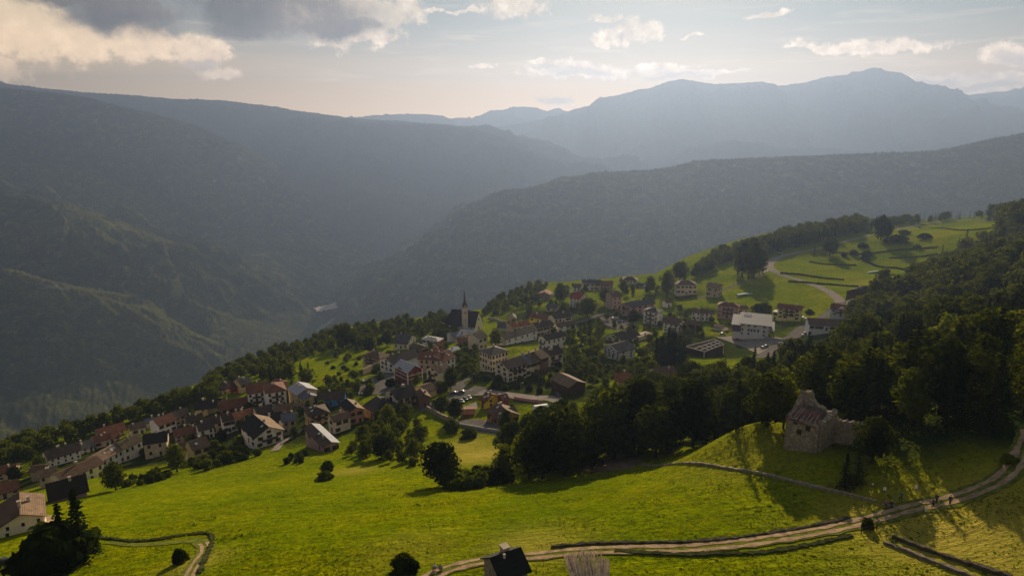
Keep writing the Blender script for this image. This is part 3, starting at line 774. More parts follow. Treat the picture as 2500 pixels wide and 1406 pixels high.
        for _ in range(sky):
            sx = rng.uniform(-0.6, 0.6) * hx; syy = sy * rng.uniform(0.25, 0.7) * hy
            q = MB()
            w_ = 0.5; 
            pts = [(sx - w_, syy - w_), (sx + w_, syy - w_), (sx + w_, syy + w_), (sx - w_, syy + w_)]
            top = [(a_, b_, zr_at(a_, b_) + 0.10) for a_, b_ in pts]; bot = [(a_, b_, zr_at(a_, b_) - 0.05) for a_, b_ in pts]
            q.poly(top); q.poly(list(reversed(bot)))
            for k in range(4): q.poly([bot[k], bot[(k + 1) % 4], top[(k + 1) % 4], top[k]])
            q.build('skylight', M_LITE, roofo)
        # windows
        def facade(L, loc, ang, nn, hasdoor, gable_h):
            if nn == 0: return
            nn = nn or max(1, int(round(L / 3.1)))
            ca, sa = math.cos(ang), math.sin(ang)
            fh = H / fl
            wk = min(1.25, fh / 2.4)
            for r_ in range(fl):
                for c in range(nn):
                    x = -L / 2 + L * (c + 0.5) / nn + rng.uniform(-0.12, 0.12) * L / nn
                    if r_ > 0 and fl > 1 and rng.random() < 0.06: continue
                    zc = H - fh * (r_ + 0.48)
                    if r_ == fl - 1 and hasdoor and c == nn // 2:
                        d = MB(); d.box(-0.55, 0.55, -0.06, 0.1, 0, 2.1)
                        d.box(-0.65, 0.65, -0.03, 0.1, -0.02, 2.2, 1)
                        o_ = d.build('door', [M_DOOR, M_GREY], root); o_.location = (loc[0] + ca * x, loc[1] + sa * x, max(H - fl * fh, -0.5)); o_.rotation_euler = (0, 0, ang); continue
                    put('window', WIN[win], root, (loc[0] + ca * x, loc[1] + sa * x, zc), ang, (wk * rng.uniform(.92, 1.05), 1, wk))
            if gable_h > 2.2:
                put('window', WIN[win], root, (loc[0], loc[1], H + gable_h * 0.28), ang, (0.85 * wk, 1, 0.8 * wk))
        if not skipw:
            ang = 0 if sy < 0 else math.pi
            facade(L1, (0, sy * hy), ang, nA, door, hr if ridge == 'c' else 0)
            if C is not None: facade(L2, (hx, 0), math.pi / 2, nC, False, hr if ridge == 'a' else 0)
            # a few on the hidden faces, seen when stepping aside
            facade(L1, (0, -sy * hy), ang + math.pi, 2 if nA != 0 else 0, False, 0)
        def balcony(width, lvl, loc, ang, xo=0.0):
            d = 1.2; q = MB(); zc = H - (H / fl) * (lvl + 1) + 0.15
            q.box(-width / 2, width / 2, -d, 0.0, zc - 0.15, zc)
            q.box(-width / 2, width / 2, -d - 0.06, -d, zc + 0.85, zc + 0.95); q.box(-width / 2, width / 2, -d - 0.05, -d - 0.01, zc + 0.1, zc + 0.78)
            for sx_ in (-1, 1):
                q.box(sx_ * width / 2 - 0.03, sx_ * width / 2 + 0.03, -d, 0, zc + 0.85, zc + 0.95); q.box(sx_ * width / 2 - 0.03, sx_ * width / 2 + 0.03, -d, 0, zc + 0.15, zc + 0.7)
            o_ = q.build('balcony', M_WOOD, root); ca, sa = math.cos(ang), math.sin(ang)
            o_.location = (loc[0] + ca * xo, loc[1] + sa * xo, 0); o_.rotation_euler = (0, 0, ang)
        for l in range(min(bal, fl - 0 if fl > 1 else 1)): balcony(L1 * 0.5, l, (0, sy * hy), 0 if sy < 0 else math.pi)
        for l in range(min(balC, fl)): balcony(L2 * 0.55, l, (hx, 0), math.pi / 2)
        s.sy = sy; s.zE = zE; s.flip = flip
def hash_str(t):
    h = 7
    for c in t: h = (h * 131 + ord(c)) & 0x7fffffff
    return h
# ------------------------------------------------------------------ the village, house by house
HS = []
def H_(name, z, A, B, base, label, **k):
    h = House(name, z, A, B, base, label=label, **k); HS.append((label, h)); return h
# far left end of the village
hA = H_('cream_house', 'B', (-20,1125), (575,965), 1120, 'cream gabled house with brown tiled roof at the lower left corner of the picture', C=(545,700), ridge='c', pitch=24, wall='cream', roof='brown', roof2='tan', fl=2, nA=3, win='plain', chim=2)
H_('pink_house', 'B', (668,752), (1140,625), 705, 'low pink house with large black roof and dormer beside the meadow edge', dep=9, pitch=38, wall='pink', roof='black', fl=1, nA=0, chim=1, skipw=True, ov=0.8)
H_('stone_barn', 'B', (515,470), (735,420), 560, 'small beige barn with patchy striped roof behind the pink house', dep=7, pitch=26, wall='beige', roof='tan', fl=2, nA=2, win='plain', chim=0)
H_('white_house', 'B', (830,505), (1355,272), 440, 'white house with three dark ground openings behind the black roofed pink house', dep=9, wall='cream', roof='brown', fl=2, win='plain', chim=2)
H_('row_house', '2', (232,1288), (470,1152), 1298, 'white row house with corrugated brown roof and pale roof panels', dep=9, wall='white', roof='tan', fl=2, win='plain', chim=1, sky=5)
H_('row_house', '2', (472,1148), (690,1055), 1215, 'long white row house with grey mossy roof left of the black roof', dep=9, wall='white', roof='moss', fl=2, win='plain', chim=1)
H_('white_house', 'B', (555,140), (640,228), 330, 'long dark roofed house with white gable end nearest the left treeline', C=(1060,100), ridge='c', wall='white', roof='dark', fl=2, win='plain', nA=0, chim=3)
H_('old_house', 'B', (1070,95), (1240,40), 110, 'slate grey roofed house adjoining the long dark roofed one at the left treeline', dep=9, wall='grey', roof='slate', chim=2)
H_('old_house', 'B', (-60,425), (170,395), 470, 'brown roofed house at the left picture edge above the small round tree', dep=9, wall='beige', roof='redbrown', chim=1)
H_('stone_barn', 'B', (395,385), (560,372), 500, 'little stone shed with sagging brown roof below the strip of lit grass', dep=6, wall='stone', roof='brown', fl=1, chim=0, skipw=True)
H_('old_house', 'B', (-150,720), (245,612), 690, 'rusty red roofed house at the left picture edge above the cream house', dep=10, wall='beige', roof='redbrown', chim=2)
H_('old_house', '2', (180,1082), (430,1000), 1050, 'reddish old roof with upturned corner behind the mossy row house', dep=10, wall='beige', roof='redbrown', chim=1)
H_('stone_house', '2', (705,1100), (965,1062), 1215, 'beige stone house under a sharp black roof in the left cluster', dep=10, wall='beige', roof='black', pitch=30, fl=2, nA=2, win='plain', chim=1)
H_('white_house', '2', (1010,1212), (1270,1166), 1285, 'white walled half of the brown tiled house behind the round bush', dep=9, wall='white', roof='brown', chim=1, sky=2)
H_('ochre_house', '2', (1274,1164), (1455,1108), 1268, 'ochre yellow house end with brown tiles beside the left meadow', dep=9, wall='ochre', roof='brown', chim=1, sky=1)
H_('old_house', '2', (1060,1012), (1380,955), 1010, 'rust brown roof in the middle of the left cluster', dep=9, wall='beige', roof='redbrown', chim=2)
H_('white_house', '2', (1345,945), (1508,905), 1018, 'small white house with one window below the dark row roofs', dep=8, wall='white', roof='dark', fl=2, nA=2, win='plain', chim=1)
H_('old_house', '2', (880,885), (1075,815), 935, 'white walled house with maroon roof in the upper left cluster', dep=10, wall='white', roof='redbrown', fl=2, chim=2)
H_('old_house', '2', (1060,800), (1240,742), 830, 'dark gabled old house left of the beige house with one arch', dep=9, wall='olive', roof='dark', chim=1)
H_('old_house', '2', (730,860), (870,835), 880, 'little metal roofed house at the left treeline beside the lamp', dep=6, wall='grey', roof='bluemetal', fl=1, chim=1, skipw=True)
H_('old_house', '2', (200,1010), (500,930), 985, 'broad rusty roof under the left treeline', dep=11, wall='beige', roof='rust', chim=1)
# middle left rows
H_('row_house', 'C', (430,1245), (820,1172), 1330, 'grey walled row house under the long dark roof', dep=9, wall='beige', roof='dark', fl=2, nA=3, chim=1)
H_('row_house', 'C', (822,1168), (1055,1118), 1335, 'white row house with two rows of brown shutters', dep=9, wall='white', roof='dark', fl=2, nA=3, chim=1)
H_('row_house', 'C', (1058,1122), (1170,1092), 1300, 'narrow white house at the right end of the shuttered row', dep=8, wall='white', roof='orange', fl=2, nA=1, chim=1)
H_('row_house', 'C', (1110,1075), (1440,985), 1040, 'long thin orange tiled roof below the white balcony house', dep=7, wall='cream', roof='orange', fl=1, chim=2)
H_('row_house', 'C', (140,1190), (430,1130), 1200, 'dark roofed house at the left end of the shuttered row', dep=9, wall='beige', roof='dark', chim=2)
H_('beige_house', 'C', (285,942), (520,915), 1045, 'small beige house with an arched door under a black roof', dep=12, wall='ochre', roof='black', fl=2, nA=1, win='plain', chim=2)
H_('old_house', 'C', (525,912), (760,885), 960, 'black roofed link house right of the beige arch house', dep=12, wall='olive', roof='black', fl=1, chim=1, skipw=True)
H_('old_house', 'C', (770,938), (1290,848), 905, 'maroon roofed house with pale terrace wall left of the white balconies', dep=10, pitch=30, wall='pink', roof='redbrown', fl=1, nA=4, chim=1)
H_('white_house', 'C', (655,490), (785,562), 655, 'white gabled house at the top left next to the red walled one', C=(998,508), ridge='c', wall='cream', roof='dark', fl=2, nA=2, nC=2, chim=2)
H_('red_house', 'C', (1002,522), (1163,492), 600, 'narrow house with bright red wall and dark roof', dep=10, wall='red', roof='dark', fl=1, nA=2, chim=1)
H_('ochre_house', 'C', (1165,462), (1345,408), 560, 'ochre house with grey roof right of the red wall', dep=10, wall='ochre', roof='slate', fl=2, nA=3, chim=2)
hW = H_('balcony_house', 'C', (1285,637), (1625,588), 862, 'left half of the big white brown roofed house with two long balconies', dep=13, ridge='a', wall='white', roof='redbrown', fl=3, nA=3, win='plain', chim=1, bal=2)
H_('balcony_house', 'C', (1640,625), (2015,562), 862, 'right half of the big white brown roofed house, hipped end', dep=13, ridge='h', wall='white', roof='redbrown', fl=3, nA=3, win='plain', chim=1, bal=2)
H_('old_house', 'C', (1700,432), (1880,470), 560, 'rust roofed gabled house peeping out behind the big balcony house', C=(2088,420), ridge='a', wall='salmon', roof='redbrown', fl=1, chim=1, skipw=True)
H_('metal_roof_house', '3', (1195,405), (1320,492), 665, 'ochre house with pale grey metal roof next to the balcony house', C=(1600,415), ridge='a', wall='ochre', roof='sheet', fl=3, nA=3, nC=2, win='plain', chim=2)
H_('metal_roof_house', '3', (1335,492), (1432,562), 680, 'ochre house with blue grey roof in front of the pale metal one', C=(1612,512), ridge='a', wall='ochre', roof='bluemetal', fl=2, win='plain', chim=1)
H_('blue_house', '3', (1612,562), (1985,545), 625, 'long dark roofed house with bright blue wall', dep=9, wall='blue', roof='dark', fl=1, nA=3, win='plain', chim=1)
H_('ochre_house', '3', (1385,690), (1492,800), 962, 'large ochre house with broad dark hipped roof and balcony', C=(1790,762), ridge='h', wall='ochre', roof='dark', pitch=22, fl=3, nA=2, nC=3, win='brown', chim=1, sky=2, balC=1)
H_('ochre_house', '3', (1755,810), (1850,872), 1050, 'pale ochre house with brown roof and dark shutters beside the salmon house', C=(2082,806), ridge='c', wall='cream', roof='brown', fl=2, nA=1, nC=2, chim=1)
H_('salmon_house', '3', (2060,742), (2265,692), 872, 'salmon pink gabled house with black roof and white ridge strip', dep=11, ridge='c', pitch=26, wall='salmon', roof='black', roof2='tan', fl=2, nA=2, chim=1)
H_('black_roof_house', '4', (300,775), (490,855), 960, 'beige house with big black roof and broad gable next to the salmon house', C=(905,765), ridge='a', pitch=20, wall='olive', roof='black', fl=2, nA=2, nC=2, win='plain', chim=1)
H_('cream_house', '4', (632,572), (812,670), 852, 'cream house with black roof and small balcony above the car park wall', C=(1112,602), ridge='c', wall='cream', roof='black', fl=2, nA=1, nC=3, chim=2, balC=1)
H_('stone_barn', '4', (1235,572), (1380,522), 612, 'ochre barn under a long grey brown roof below the oxblood house', dep=9, pitch=22, wall='ochre', roof='brown', fl=1, chim=0, skipw=True)
H_('stone_barn', '4', (1140,655), (1285,632), 765, 'small crumbling stone barn right of the cream black roofed house', dep=7, ridge='c', pitch=30, wall='brick', roof='brown', fl=1, nA=1, chim=1)
H_('white_gable_house', '3', (515,922), (718,1102), 1270, 'white stone house with wide dark gable roof standing at the meadow edge', C=(1112,985), ridge='a', pitch=27, wall='white', roof='black', roof2='tan', fl=2, nA=3, nC=3, chim=1, sky=1, ov=0.9, balC=1)
H_('old_house', '3', (830,880), (1105,842), 965, 'dark roofed white walled house behind the wide white gable house', dep=9, wall='white', roof='black', fl=2, nA=2, chim=1, sky=1)
H_('stone_house', '3', (1110,872), (1295,846), 1030, 'yellowish stone house with blue grey sheet roof in the lane', dep=8, wall='stone', roof='bluemetal', fl=2, nA=2, win='plain', chim=1)
H_('metal_roof_house', '3', (1385,985), (1700,1232), 1312, 'pink walled house with half dark and half shining metal roof', C=(1935,1195), ridge='a', pitch=20, wall='pink', roof='dark', roof2='sheet', fl=1, nA=2, nC=2, chim=1, sky=1)
# centre
H_('cream_house', '5', (1160,1158), (1290,1232), 1427, 'tall cream house with balconies left of the tall round tree', C=(1395,1150), ridge='c', pitch=26, wall='cream', roof='brown', roof2='tan', fl=3, nA=2, nC=0, win='brown', chim=2, bal=2)
hT = H_('timbered_house', '5', (662,1142), (850,1232), 1400, 'oxblood red house with white bands under a shining grey roof', C=(1055,1172), ridge='x', pitch=33, wall='timbered', roof='sheet', fl=3, nA=3, nC=2, win='pale', chim=0, door=False)
H_('white_house', '5', (500,1030), (640,1112), 1232, 'white house under a black roof left of the oxblood house', C=(960,965), ridge='c', wall='white', roof='black', fl=2, nA=3, nC=0, chim=2)
H_('peach_house', '5', (205,985), (450,1032), 1165, 'peach house with brown hipped roof and balconies beside the lit retaining wall', C=(592,966), ridge='h', wall='peach', roof='brown', fl=3, nA=3, nC=1, win='plain', chim=1, bal=2)
H_('cream_house', '5', (635,815), (845,822), 892, 'cream house with large grey roof among the trees left of the church', C=(1005,715), ridge='a', wall='cream', roof='slate', fl=1, nA=3, nC=2, win='plain', chim=1)
H_('white_roof_house', '5', (1050,748), (1280,782), 835, 'house with bright white low roof left of the church', C=(1370,742), ridge='h', pitch=16, wall='white', roof='white', fl=1, chim=2)
H_('old_house', '5', (860,862), (1020,905), 965, 'olive walled house with ochre gable below the grey roofed cream house', C=(1172,872), ridge='a', wall='olive', roof='moss', fl=1, chim=1)
H_('rust_roof_house', '5', (1000,1032), (1345,1052), 1200, 'beige house under a long rust red roof beside the oxblood house', dep=11, wall='beige', roof='redbrown', fl=2, win='plain', nA=4, chim=2, sky=2)
H_('white_house', '5', (1348,1072), (1530,1005), 1150, 'white house end with red brown roof behind the tall cream house', dep=12, wall='white', roof='redbrown', fl=2, nA=3, win='plain', chim=1, sky=2)
H_('metal_roof_house', '5', (1390,912), (1500,942), 985, 'old house with shining blue grey patched metal roof', C=(1612,902), ridge='c', wall='brick', roof='sheet', fl=1, chim=1)
H_('rust_roof_house', '5', (1180,930), (1330,960), 985, 'small rust roofed house wedged behind the long rust red roof', dep=8, wall='ochre', roof='rust', fl=1, chim=1)
H_('ochre_house', '5', (1580,802), (1865,772), 845, 'ochre house with dark red roof below the church tower', dep=9, wall='ochre', roof='redbrown', fl=1, nA=4, win='plain', chim=2)
H_('ochre_house', '5', (1868,745), (1992,702), 865, 'olive cream house corner beside the bushy tree below the church', dep=10, wall='cream', roof='dark', fl=2, nA=2, chim=1)
H_('metal_roof_house', '5', (1505,722), (1720,680), 745, 'blue grey sheet roofed building at the foot of the church tower', dep=10, pitch=18, wall='grey', roof='bluemetal', fl=1, chim=1, skipw=True)
H_('old_house', '5', (1560,650), (1800,655), 700, 'low white roofed outbuilding directly beneath the church gable', dep=7, pitch=16, wall='white', roof='sheet', fl=1, chim=0, skipw=True)
# church quarter, rows to the right
H_('cream_block', '6', (165,562), (360,627), 870, 'square cream three storey building with dark grey hipped roof', C=(605,572), ridge='h', pitch=20, wall='cream', roof='slate', fl=3, nA=5, nC=5, win='plain', chim=1)
H_('row_house', '6', (400,742), (590,822), 1015, 'cream end house with dark brown roof at the near end of the central row', C=(855,748), ridge='c', wall='cream', roof='dark', fl=3, nA=2, nC=4, win='brown', chim=1, balC=1)
H_('row_house', '6', (857,745), (962,716), 905, 'row house with blue solar roof in the central row', dep=11, wall='cream', roof='bluemetal', fl=2, nA=2, chim=1)
H_('row_house', '6', (964,714), (1060,682), 880, 'ochre row house right of the solar roof', dep=11, wall='ochre', roof='brown', fl=2, nA=2, chim=1)
H_('row_house', '6', (1062,680), (1165,642), 855, 'red brown brick house in the central row', dep=11, wall='brick', roof='tan', fl=3, nA=2, chim=1)
H_('row_house', '6', (1168,638), (1375,590), 765, 'cream house with balcony at the far end of the central row', dep=11, wall='cream', roof='dark', fl=2, nA=2, chim=2, bal=1, sky=1)
H_('row_house', '6', (560,402), (1000,272), 400, 'long white house with plain small windows in the upper row', dep=10, wall='white', roof='dark', fl=2, nA=5, win='plain', chim=1)
H_('row_house', '6', (1003,240), (1240,190), 320, 'beige row house with dark roof behind the long white one', dep=10, wall='beige', roof='dark', fl=2, chim=1)
H_('row_house', '6', (1245,180), (1300,222), 300, 'white shuttered house with brown roof at the top of the upper row', C=(1550,180), ridge='c', wall='white', roof='brown', fl=2, nA=1, nC=3, chim=1)
H_('white_house', '6', (1010,372), (1140,415), 562, 'white house with balconies on its left side and six square windows', C=(1435,357), ridge='c', wall='white', roof='dark', fl=2, nA=2, nC=4, win='plain', chim=1, bal=2)
H_('rust_roof_house', '6', (660,232), (900,182), 262, 'small bright rust red roof between the church and the yellow house', dep=9, wall='beige', roof='rust', fl=1, chim=2)
H_('white_roof_house', '6', (440,232), (640,242), 285, 'outbuilding with grey and shining white roof right of the church', dep=9, wall='grey', roof='slate', roof2='white', fl=1, chim=1, skipw=True)
H_('yellow_house', '6', (885,85), (1140,122), 172, 'bright yellow house with red brown roof above the upper row', C=(1258,78), ridge='a', wall='yellow', roof='redbrown', fl=1, nA=3, nC=2, chim=2)
H_('small_chapel', '6', (615,98), (700,97), 140, 'tiny pale gabled hut on the grass right of the church', dep=9, ridge='c', pitch=35, wall='peach', roof='slate', fl=1, nA=1, chim=0, cat='hut', door=False)
H_('old_house', '6', (1262,112), (1500,72), 135, 'dark roofed cream house right of the bright yellow house', dep=10, wall='cream', roof='dark', fl=1, chim=2)
H_('timber_house', '6', (1235,962), (1455,1092), 1195, 'dark timber house with blue solar panels on its brown roof', C=(1660,1010), ridge='a', pitch=22, wall='timber', roof='brown', fl=2, nA=2, nC=1, chim=0)
H_('yellow_house', 'E', (760,335), (850,352), 462, 'bright yellow house with red annex wall and rust brown crossing roofs', C=(1095,292), ridge='x', pitch=26, wall='yellow', roof='redbrown', fl=2, nA=1, nC=1, chim=2, sky=2)
H_('red_house', 'E', (1098,335), (1180,318), 385, 'bright red garage wing of the yellow house', dep=6, wall='red', roof='redbrown', fl=1, skipw=True, chim=0, cat='garage')
H_('orange_house', 'E', (885,490), (1025,612), 690, 'orange walled house with dark brown crossing roofs above the forest edge', C=(1320,530), ridge='x', pitch=26, wall='orange', roof='brown', fl=1, nA=3, nC=3, chim=1, sky=3)
H_('small_shed', 'E', (530,535), (690,530), 560, 'low rust roofed shed left of the orange house', dep=6, pitch=14, wall='brick', roof='rust', fl=1, skipw=True, chim=0, cat='shed', minh=2.2)
# upper right village
H_('white_house', '7', (650,512), (790,532), 652, 'white three storey house with clean red roof', C=(912,482), ridge='a', wall='white', roof='red', fl=3, nA=3, nC=2, win='plain', chim=1)
H_('white_house', '7', (832,298), (1000,300), 402, 'white house with slate roof on the village skyline', dep=10, wall='white', roof='slate', fl=2, nA=3, chim=1)
H_('salmon_house', '7', (1003,298), (1083,302), 405, 'narrow salmon house with slate roof on the village skyline', dep=10, wall='peach', roof='slate', fl=2, nA=2, chim=1)
H_('salmon_house', '7', (1086,318), (1270,318), 388, 'salmon house with pinkish roof at the right end of the skyline row', dep=10, wall='peach', roof='redbrown', fl=2, nA=4, chim=1)
H_('old_house', '7', (560,385), (650,372), 425, 'small house with brown roof behind the round dark tree on the skyline', dep=9, wall='grey', roof='brown', fl=1, chim=1)
H_('old_house', '7', (700,352), (800,358), 420, 'small dark roofed house left of the white skyline house', dep=9, wall='white', roof='brown', fl=2, chim=1)
H_('orange_roof_house', '7', (205,452), (365,466), 530, 'house with bright orange gable roof at the left end of the skyline', dep=9, ridge='c', wall='peach', roof='orange', fl=2, chim=1)
H_('old_house', '7', (125,485), (200,490), 540, 'low brick red roofed annex left of the orange gable', dep=9, wall='brick', roof='redbrown', fl=1, chim=0)
H_('ochre_house', '7', (310,642), (445,662), 705, 'yellowish house with slate roof among bushes above the yellow house', dep=10, wall='ochre', roof='slate', fl=1, nA=2, chim=1)
H_('villa', '7', (1402,252), (1612,262), 305, 'cream villa with dark hipped roof on the skyline right of the row', dep=10, ridge='h', wall='cream', roof='dark', fl=1, nA=4, chim=1)
H_('old_house', '7', (1600,330), (1690,345), 372, 'small house with shining edge roof left of the two round trees', dep=8, wall='grey', roof='slate', fl=1, chim=0)
H_('peach_house', '7', (1268,500), (1392,490), 660, 'peach walled house with broad dark roof behind the slate roofed one', dep=14, wall='peach', roof='brown', fl=3, nA=2, win='plain', chim=2)
H_('large_house', '7', (1382,602), (1530,650), 785, 'large pinkish house with dark slate roof and timber gable', C=(1868,582), ridge='c', wall='pink', roof='slate', fl=3, nA=2, nC=4, chim=3, bal=1)
H_('white_house', '7', (1695,702), (1915,728), 892, 'white house with dark central balconies and grey brown roof', C=(2022,692), ridge='h', pitch=20, wall='white', roof='slate', fl=3, nA=3, nC=1, win='plain', chim=1, bal=2)
H_('white_house', '7', (1987,862), (2200,898), 1022, 'white house with dark brown roof and pale shutters above the spruces', C=(2318,850), ridge='a', wall='white', roof='brown', fl=3, nA=3, nC=2, win='brown', chim=1, balC=1)
H_('brick_house', '7', (2318,880), (2440,900), 1010, 'brownish lean house right of the shuttered white one', dep=8, wall='brick', roof='brown', fl=2, chim=1)
H_('white_house', '7', (1190,1042), (1385,1128), 1160, 'pale gabled house under a broad dark roof in the middle gardens', C=(1640,1050), ridge='c', wall='cream', roof='dark', fl=1, nA=2, nC=3, chim=3)
H_('pale_roof_house', '7', (1560,1052), (1640,1078), 1125, 'low wing with pale sunlit roof right of the broad dark roof', C=(1795,1018), ridge='c', pitch=8, wall='cream', roof='tan', fl=1, skipw=True, chim=1)
H_('white_house', '7', (1145,1205), (1365,1292), 1405, 'white house with two long rows of dark shutters and grey roof', C=(1570,1222), ridge='c', wall='white', roof='slate', fl=3, nA=4, nC=2, chim=1)
H_('small_house', '7', (2035,582), (2112,572), 636, 'tiny white house with one window right of the large pinkish house', dep=6, wall='white', roof='brown', fl=1, nA=1, win='plain', chim=0)
H_('villa', '8', (205,215), (395,218), 308, 'cream villa with dark brown hipped roof below the forest edge', dep=12, ridge='h', wall='cream', roof='brown', fl=2, nA=5, win='brown', chim=3)
H_('villa', '8', (482,240), (605,252), 335, 'beige villa with pale tan roof right of the cream villa', C=(662,228), ridge='a', wall='beige', roof='tan', fl=2, nA=2, nC=2, chim=3)
H_('long_house', 'D', (385,495), (800,522), 652, 'long white house with grey brown roof behind two slim cypresses', C=(838,475), ridge='a', wall='white', roof='brown', fl=2, nA=5, nC=1, win='plain', chim=1)
H_('pink_hotel', 'D', (875,355), (1275,392), 615, 'pink guest house with red brown hipped roof and wooden balconies', C=(1330,345), ridge='h', wall='pink', roof='redbrown', fl=3, nA=5, nC=1, win='pale', chim=2, bal=2, cat='guest house')
H_('small_house', 'D', (1282,432), (1460,425), 505, 'olive yellow annex with brown roof right of the pink guest house', dep=8, wall='lemon', roof='brown', fl=1, nA=2, chim=0)
H_('small_house', 'D', (830,742), (960,805), 850, 'small house with warm tan roof left of the big white hall', C=(1010,760), ridge='a', wall='cream', roof='tan', fl=1, skipw=True, chim=0)
H_('yellow_house', '8', (1170,428), (1388,458), 562, 'pale yellow house with red brown roof and brown central balconies', C=(1400,430), ridge='a', pitch=22, wall='lemon', roof='redbrown', fl=3, nA=4, nC=0, chim=2, bal=2, ov=0.9)
H_('terrace_annex', '8', (1122,472), (1168,480), 555, 'yellow terrace annex with white flat top left of the pale yellow house', dep=5, ridge='f', wall='lemon', roof='white', fl=2, nA=1, chim=0, ov=0.3, cat='annex')
H_('farmhouse', '8', (1470,592), (1755,608), 662, 'long low farmhouse with dark brown roof and white wall by the forest', dep=11, ridge='a', wall='white', roof='brown', fl=1, nA=6, chim=0)
H_('red_roof_house', '8', (1668,448), (1890,472), 532, 'white house with red brown hipped roof and balcony below the bend', C=(1940,440), ridge='x', pitch=24, wall='paleblue', roof='redbrown', fl=2, nA=3, nC=1, chim=1, bal=1)
H_('white_house', '8', (1832,365), (1945,398), 450, 'white gabled house behind the red brown hipped roof by the bend', C=(2068,345), ridge='c', wall='white', roof='dark', fl=2, nA=2, nC=0, chim=2)
H_('old_house', '8', (1950,300), (2068,268), 330, 'dark stepped roofs at the road bend farthest right in the village', dep=10, wall='timber', roof='dark', fl=1, skipw=True, chim=3)
H_('small_house', '8', (20,1082), (205,1062), 1110, 'hidden house with brown roof between the dark spruces and the forest', dep=9, wall='cream', roof='brown', fl=1, skipw=True, chim=1)
H_('rust_roof_house', '6', (2130,1003), (2345,1010), 1060, 'house with wide rust brown roof at the upper forest edge', dep=10, wall='cream', roof='rust', fl=1, skipw=True, chim=1)
H_('old_house', '5', (1290,852), (1392,832), 890, 'tiny brown roofed house between the white roof and the patched metal roof', dep=7, wall='beige', roof='rust', fl=1, chim=1)
H_('old_house', '3', (760,770), (960,722), 800, 'black roofed low house behind the wide white gable house, farther back', dep=9, wall='beige', roof='dark', fl=1, chim=2)
H_('old_house', '3', (1000,730), (1250,700), 770, 'maroon roofed old house in the lane above the blue grey sheet roof', dep=8, wall='beige', roof='brown', fl=1, chim=1)
H_('old_house', '2', (150,1078), (330,1036), 1105, 'small red brown roof just behind the left end of the mossy row house', dep=8, wall='beige', roof='redbrown', fl=1, chim=1)
H_('old_house', '2', (560,940), (725,900), 965, 'small brown roofed house left of the white walled maroon one', dep=8, wall='cream', roof='brown', fl=1, chim=1)
H_('old_house', '6', (470,205), (620,190), 228, 'low old roof beside the churchyard wall', dep=7, wall='beige', roof='brown', fl=1, chim=0)
for l, h in HS:
    if h.H > 12 or h.L1 > 30 or h.L2 > 20 or h.H <= 2.7 or h.L1 < 5: print('HOUSE %-70s H%.1f L1 %.1f L2 %.1f d%.0f' % (l[:70], h.H, h.L1, h.L2, math.hypot(*h.ctr)))

# pale bands of the oxblood house
for zc in (hT.H * .36, hT.H * .68):
    mb = MB(); a_, b_ = hT.L1 / 2 + .06, hT.L2 / 2 + .06; mb.box(-a_, a_, -b_, b_, zc, zc + .32); mb.build('band', WALLS['white'], hT.root)
mb = MB()
for sx in (-1, 1):
    for sy_ in (-1, 1): mb.box(sx * hT.L1 / 2 - .22, sx * hT.L1 / 2 + .22, sy_ * hT.L2 / 2 - .22, sy_ * hT.L2 / 2 + .22, -.5, hT.H)
mb.build('corner_quoin', WALLS['white'], hT.root)
# ------------------------------------------------------------------ special buildings
def facade_frame(z, A, B, base, C=None, dep=9, H=None):
    """world frame from eave corners (see House) -> centre, yaw, L1, L2, H, zground, sy"""
    A = zp(z, A); B = zp(z, B); base = (B[0], zp(z, (0, base))[1])
    g = gp(*base); rB = ray(*B); t = math.hypot(g[0], g[1]) / math.hypot(rB[0], rB[1]); PB = rB * t; zE = PB[2]
    def onz(p):
        r = ray(*p); return (r * (zE / r[2]))[:2]
    B2 = PB[:2]; vA = onz(A) - B2; L1 = np.hypot(*vA); e1 = vA / L1; n = np.array([-e1[1], e1[0]])
    if C is not None:
        vC = onz(zp(z, C)) - B2
        if n @ vC < 0: n = -n
        L2 = n @ vC
    else:
        if n @ B2 < 0: n = -n
        L2 = dep
    ex = -e1; ey = np.array([-ex[1], ex[0]]); sy = 1 if ey @ n < 0 else -1
    ctr = B2 + e1 * L1 / 2 + n * L2 / 2
    FOOT.append((ctr[0], ctr[1], math.hypot(L1, L2) / 2, math.atan2(ex[1], ex[0]), L1 / 2, L2 / 2))
    return ctr, math.atan2(ex[1], ex[0]), L1, L2, zE - g[2], g[2], sy

# church: long nave with a steep black roof, apse end away from us, slender tower with a spire
ctr, yaw, L1, L2, H, zg, sy = facade_frame('5', (1430,560), (1812,600), 655, C=(1988,525))
L1 = min(L1, 34); L2 = min(max(L2, 12), 17); H = max(H, 5)
print('HOUSE church', L1, L2, H, sy)
ch = empty('church', (ctr[0], ctr[1], zg), yaw); tag(ch, 'parish church with steep black roof, cream gable with round window and slim spire', 'church')
hx, hy = L1 / 2, L2 / 2; tp = math.tan(R(50)); hr = hy * tp
mb = MB(); mb.prism([(-hy, -3), (hy, -3), (hy, H), (0, H + hr), (-hy, H)], -hx, hx, 0, 'x'); mb.build('nave_wall', WALLS['cream'], ch)
mb = MB(); th = .3
for s_ in (-1, 1):
    q = [(-hx - .4, s_ * (hy + .7), H + .35 - .7 * tp), (hx + .4, s_ * (hy + .7), H + .35 - .7 * tp), (hx + .4, 0, H + .35 + hr), (-hx - .4, 0, H + .35 + hr)]
    if s_ > 0: q = q[::-1]
    mb.poly(q); mb.poly([(p[0], p[1], p[2] - th) for p in reversed(q)])
    for k in range(4):
        a_, b_ = q[k], q[(k + 1) % 4]; mb.poly([a_, (a_[0], a_[1], a_[2] - th), (b_[0], b_[1], b_[2] - th), b_])
mb.build('nave_roof', ROOFS['black'], ch)
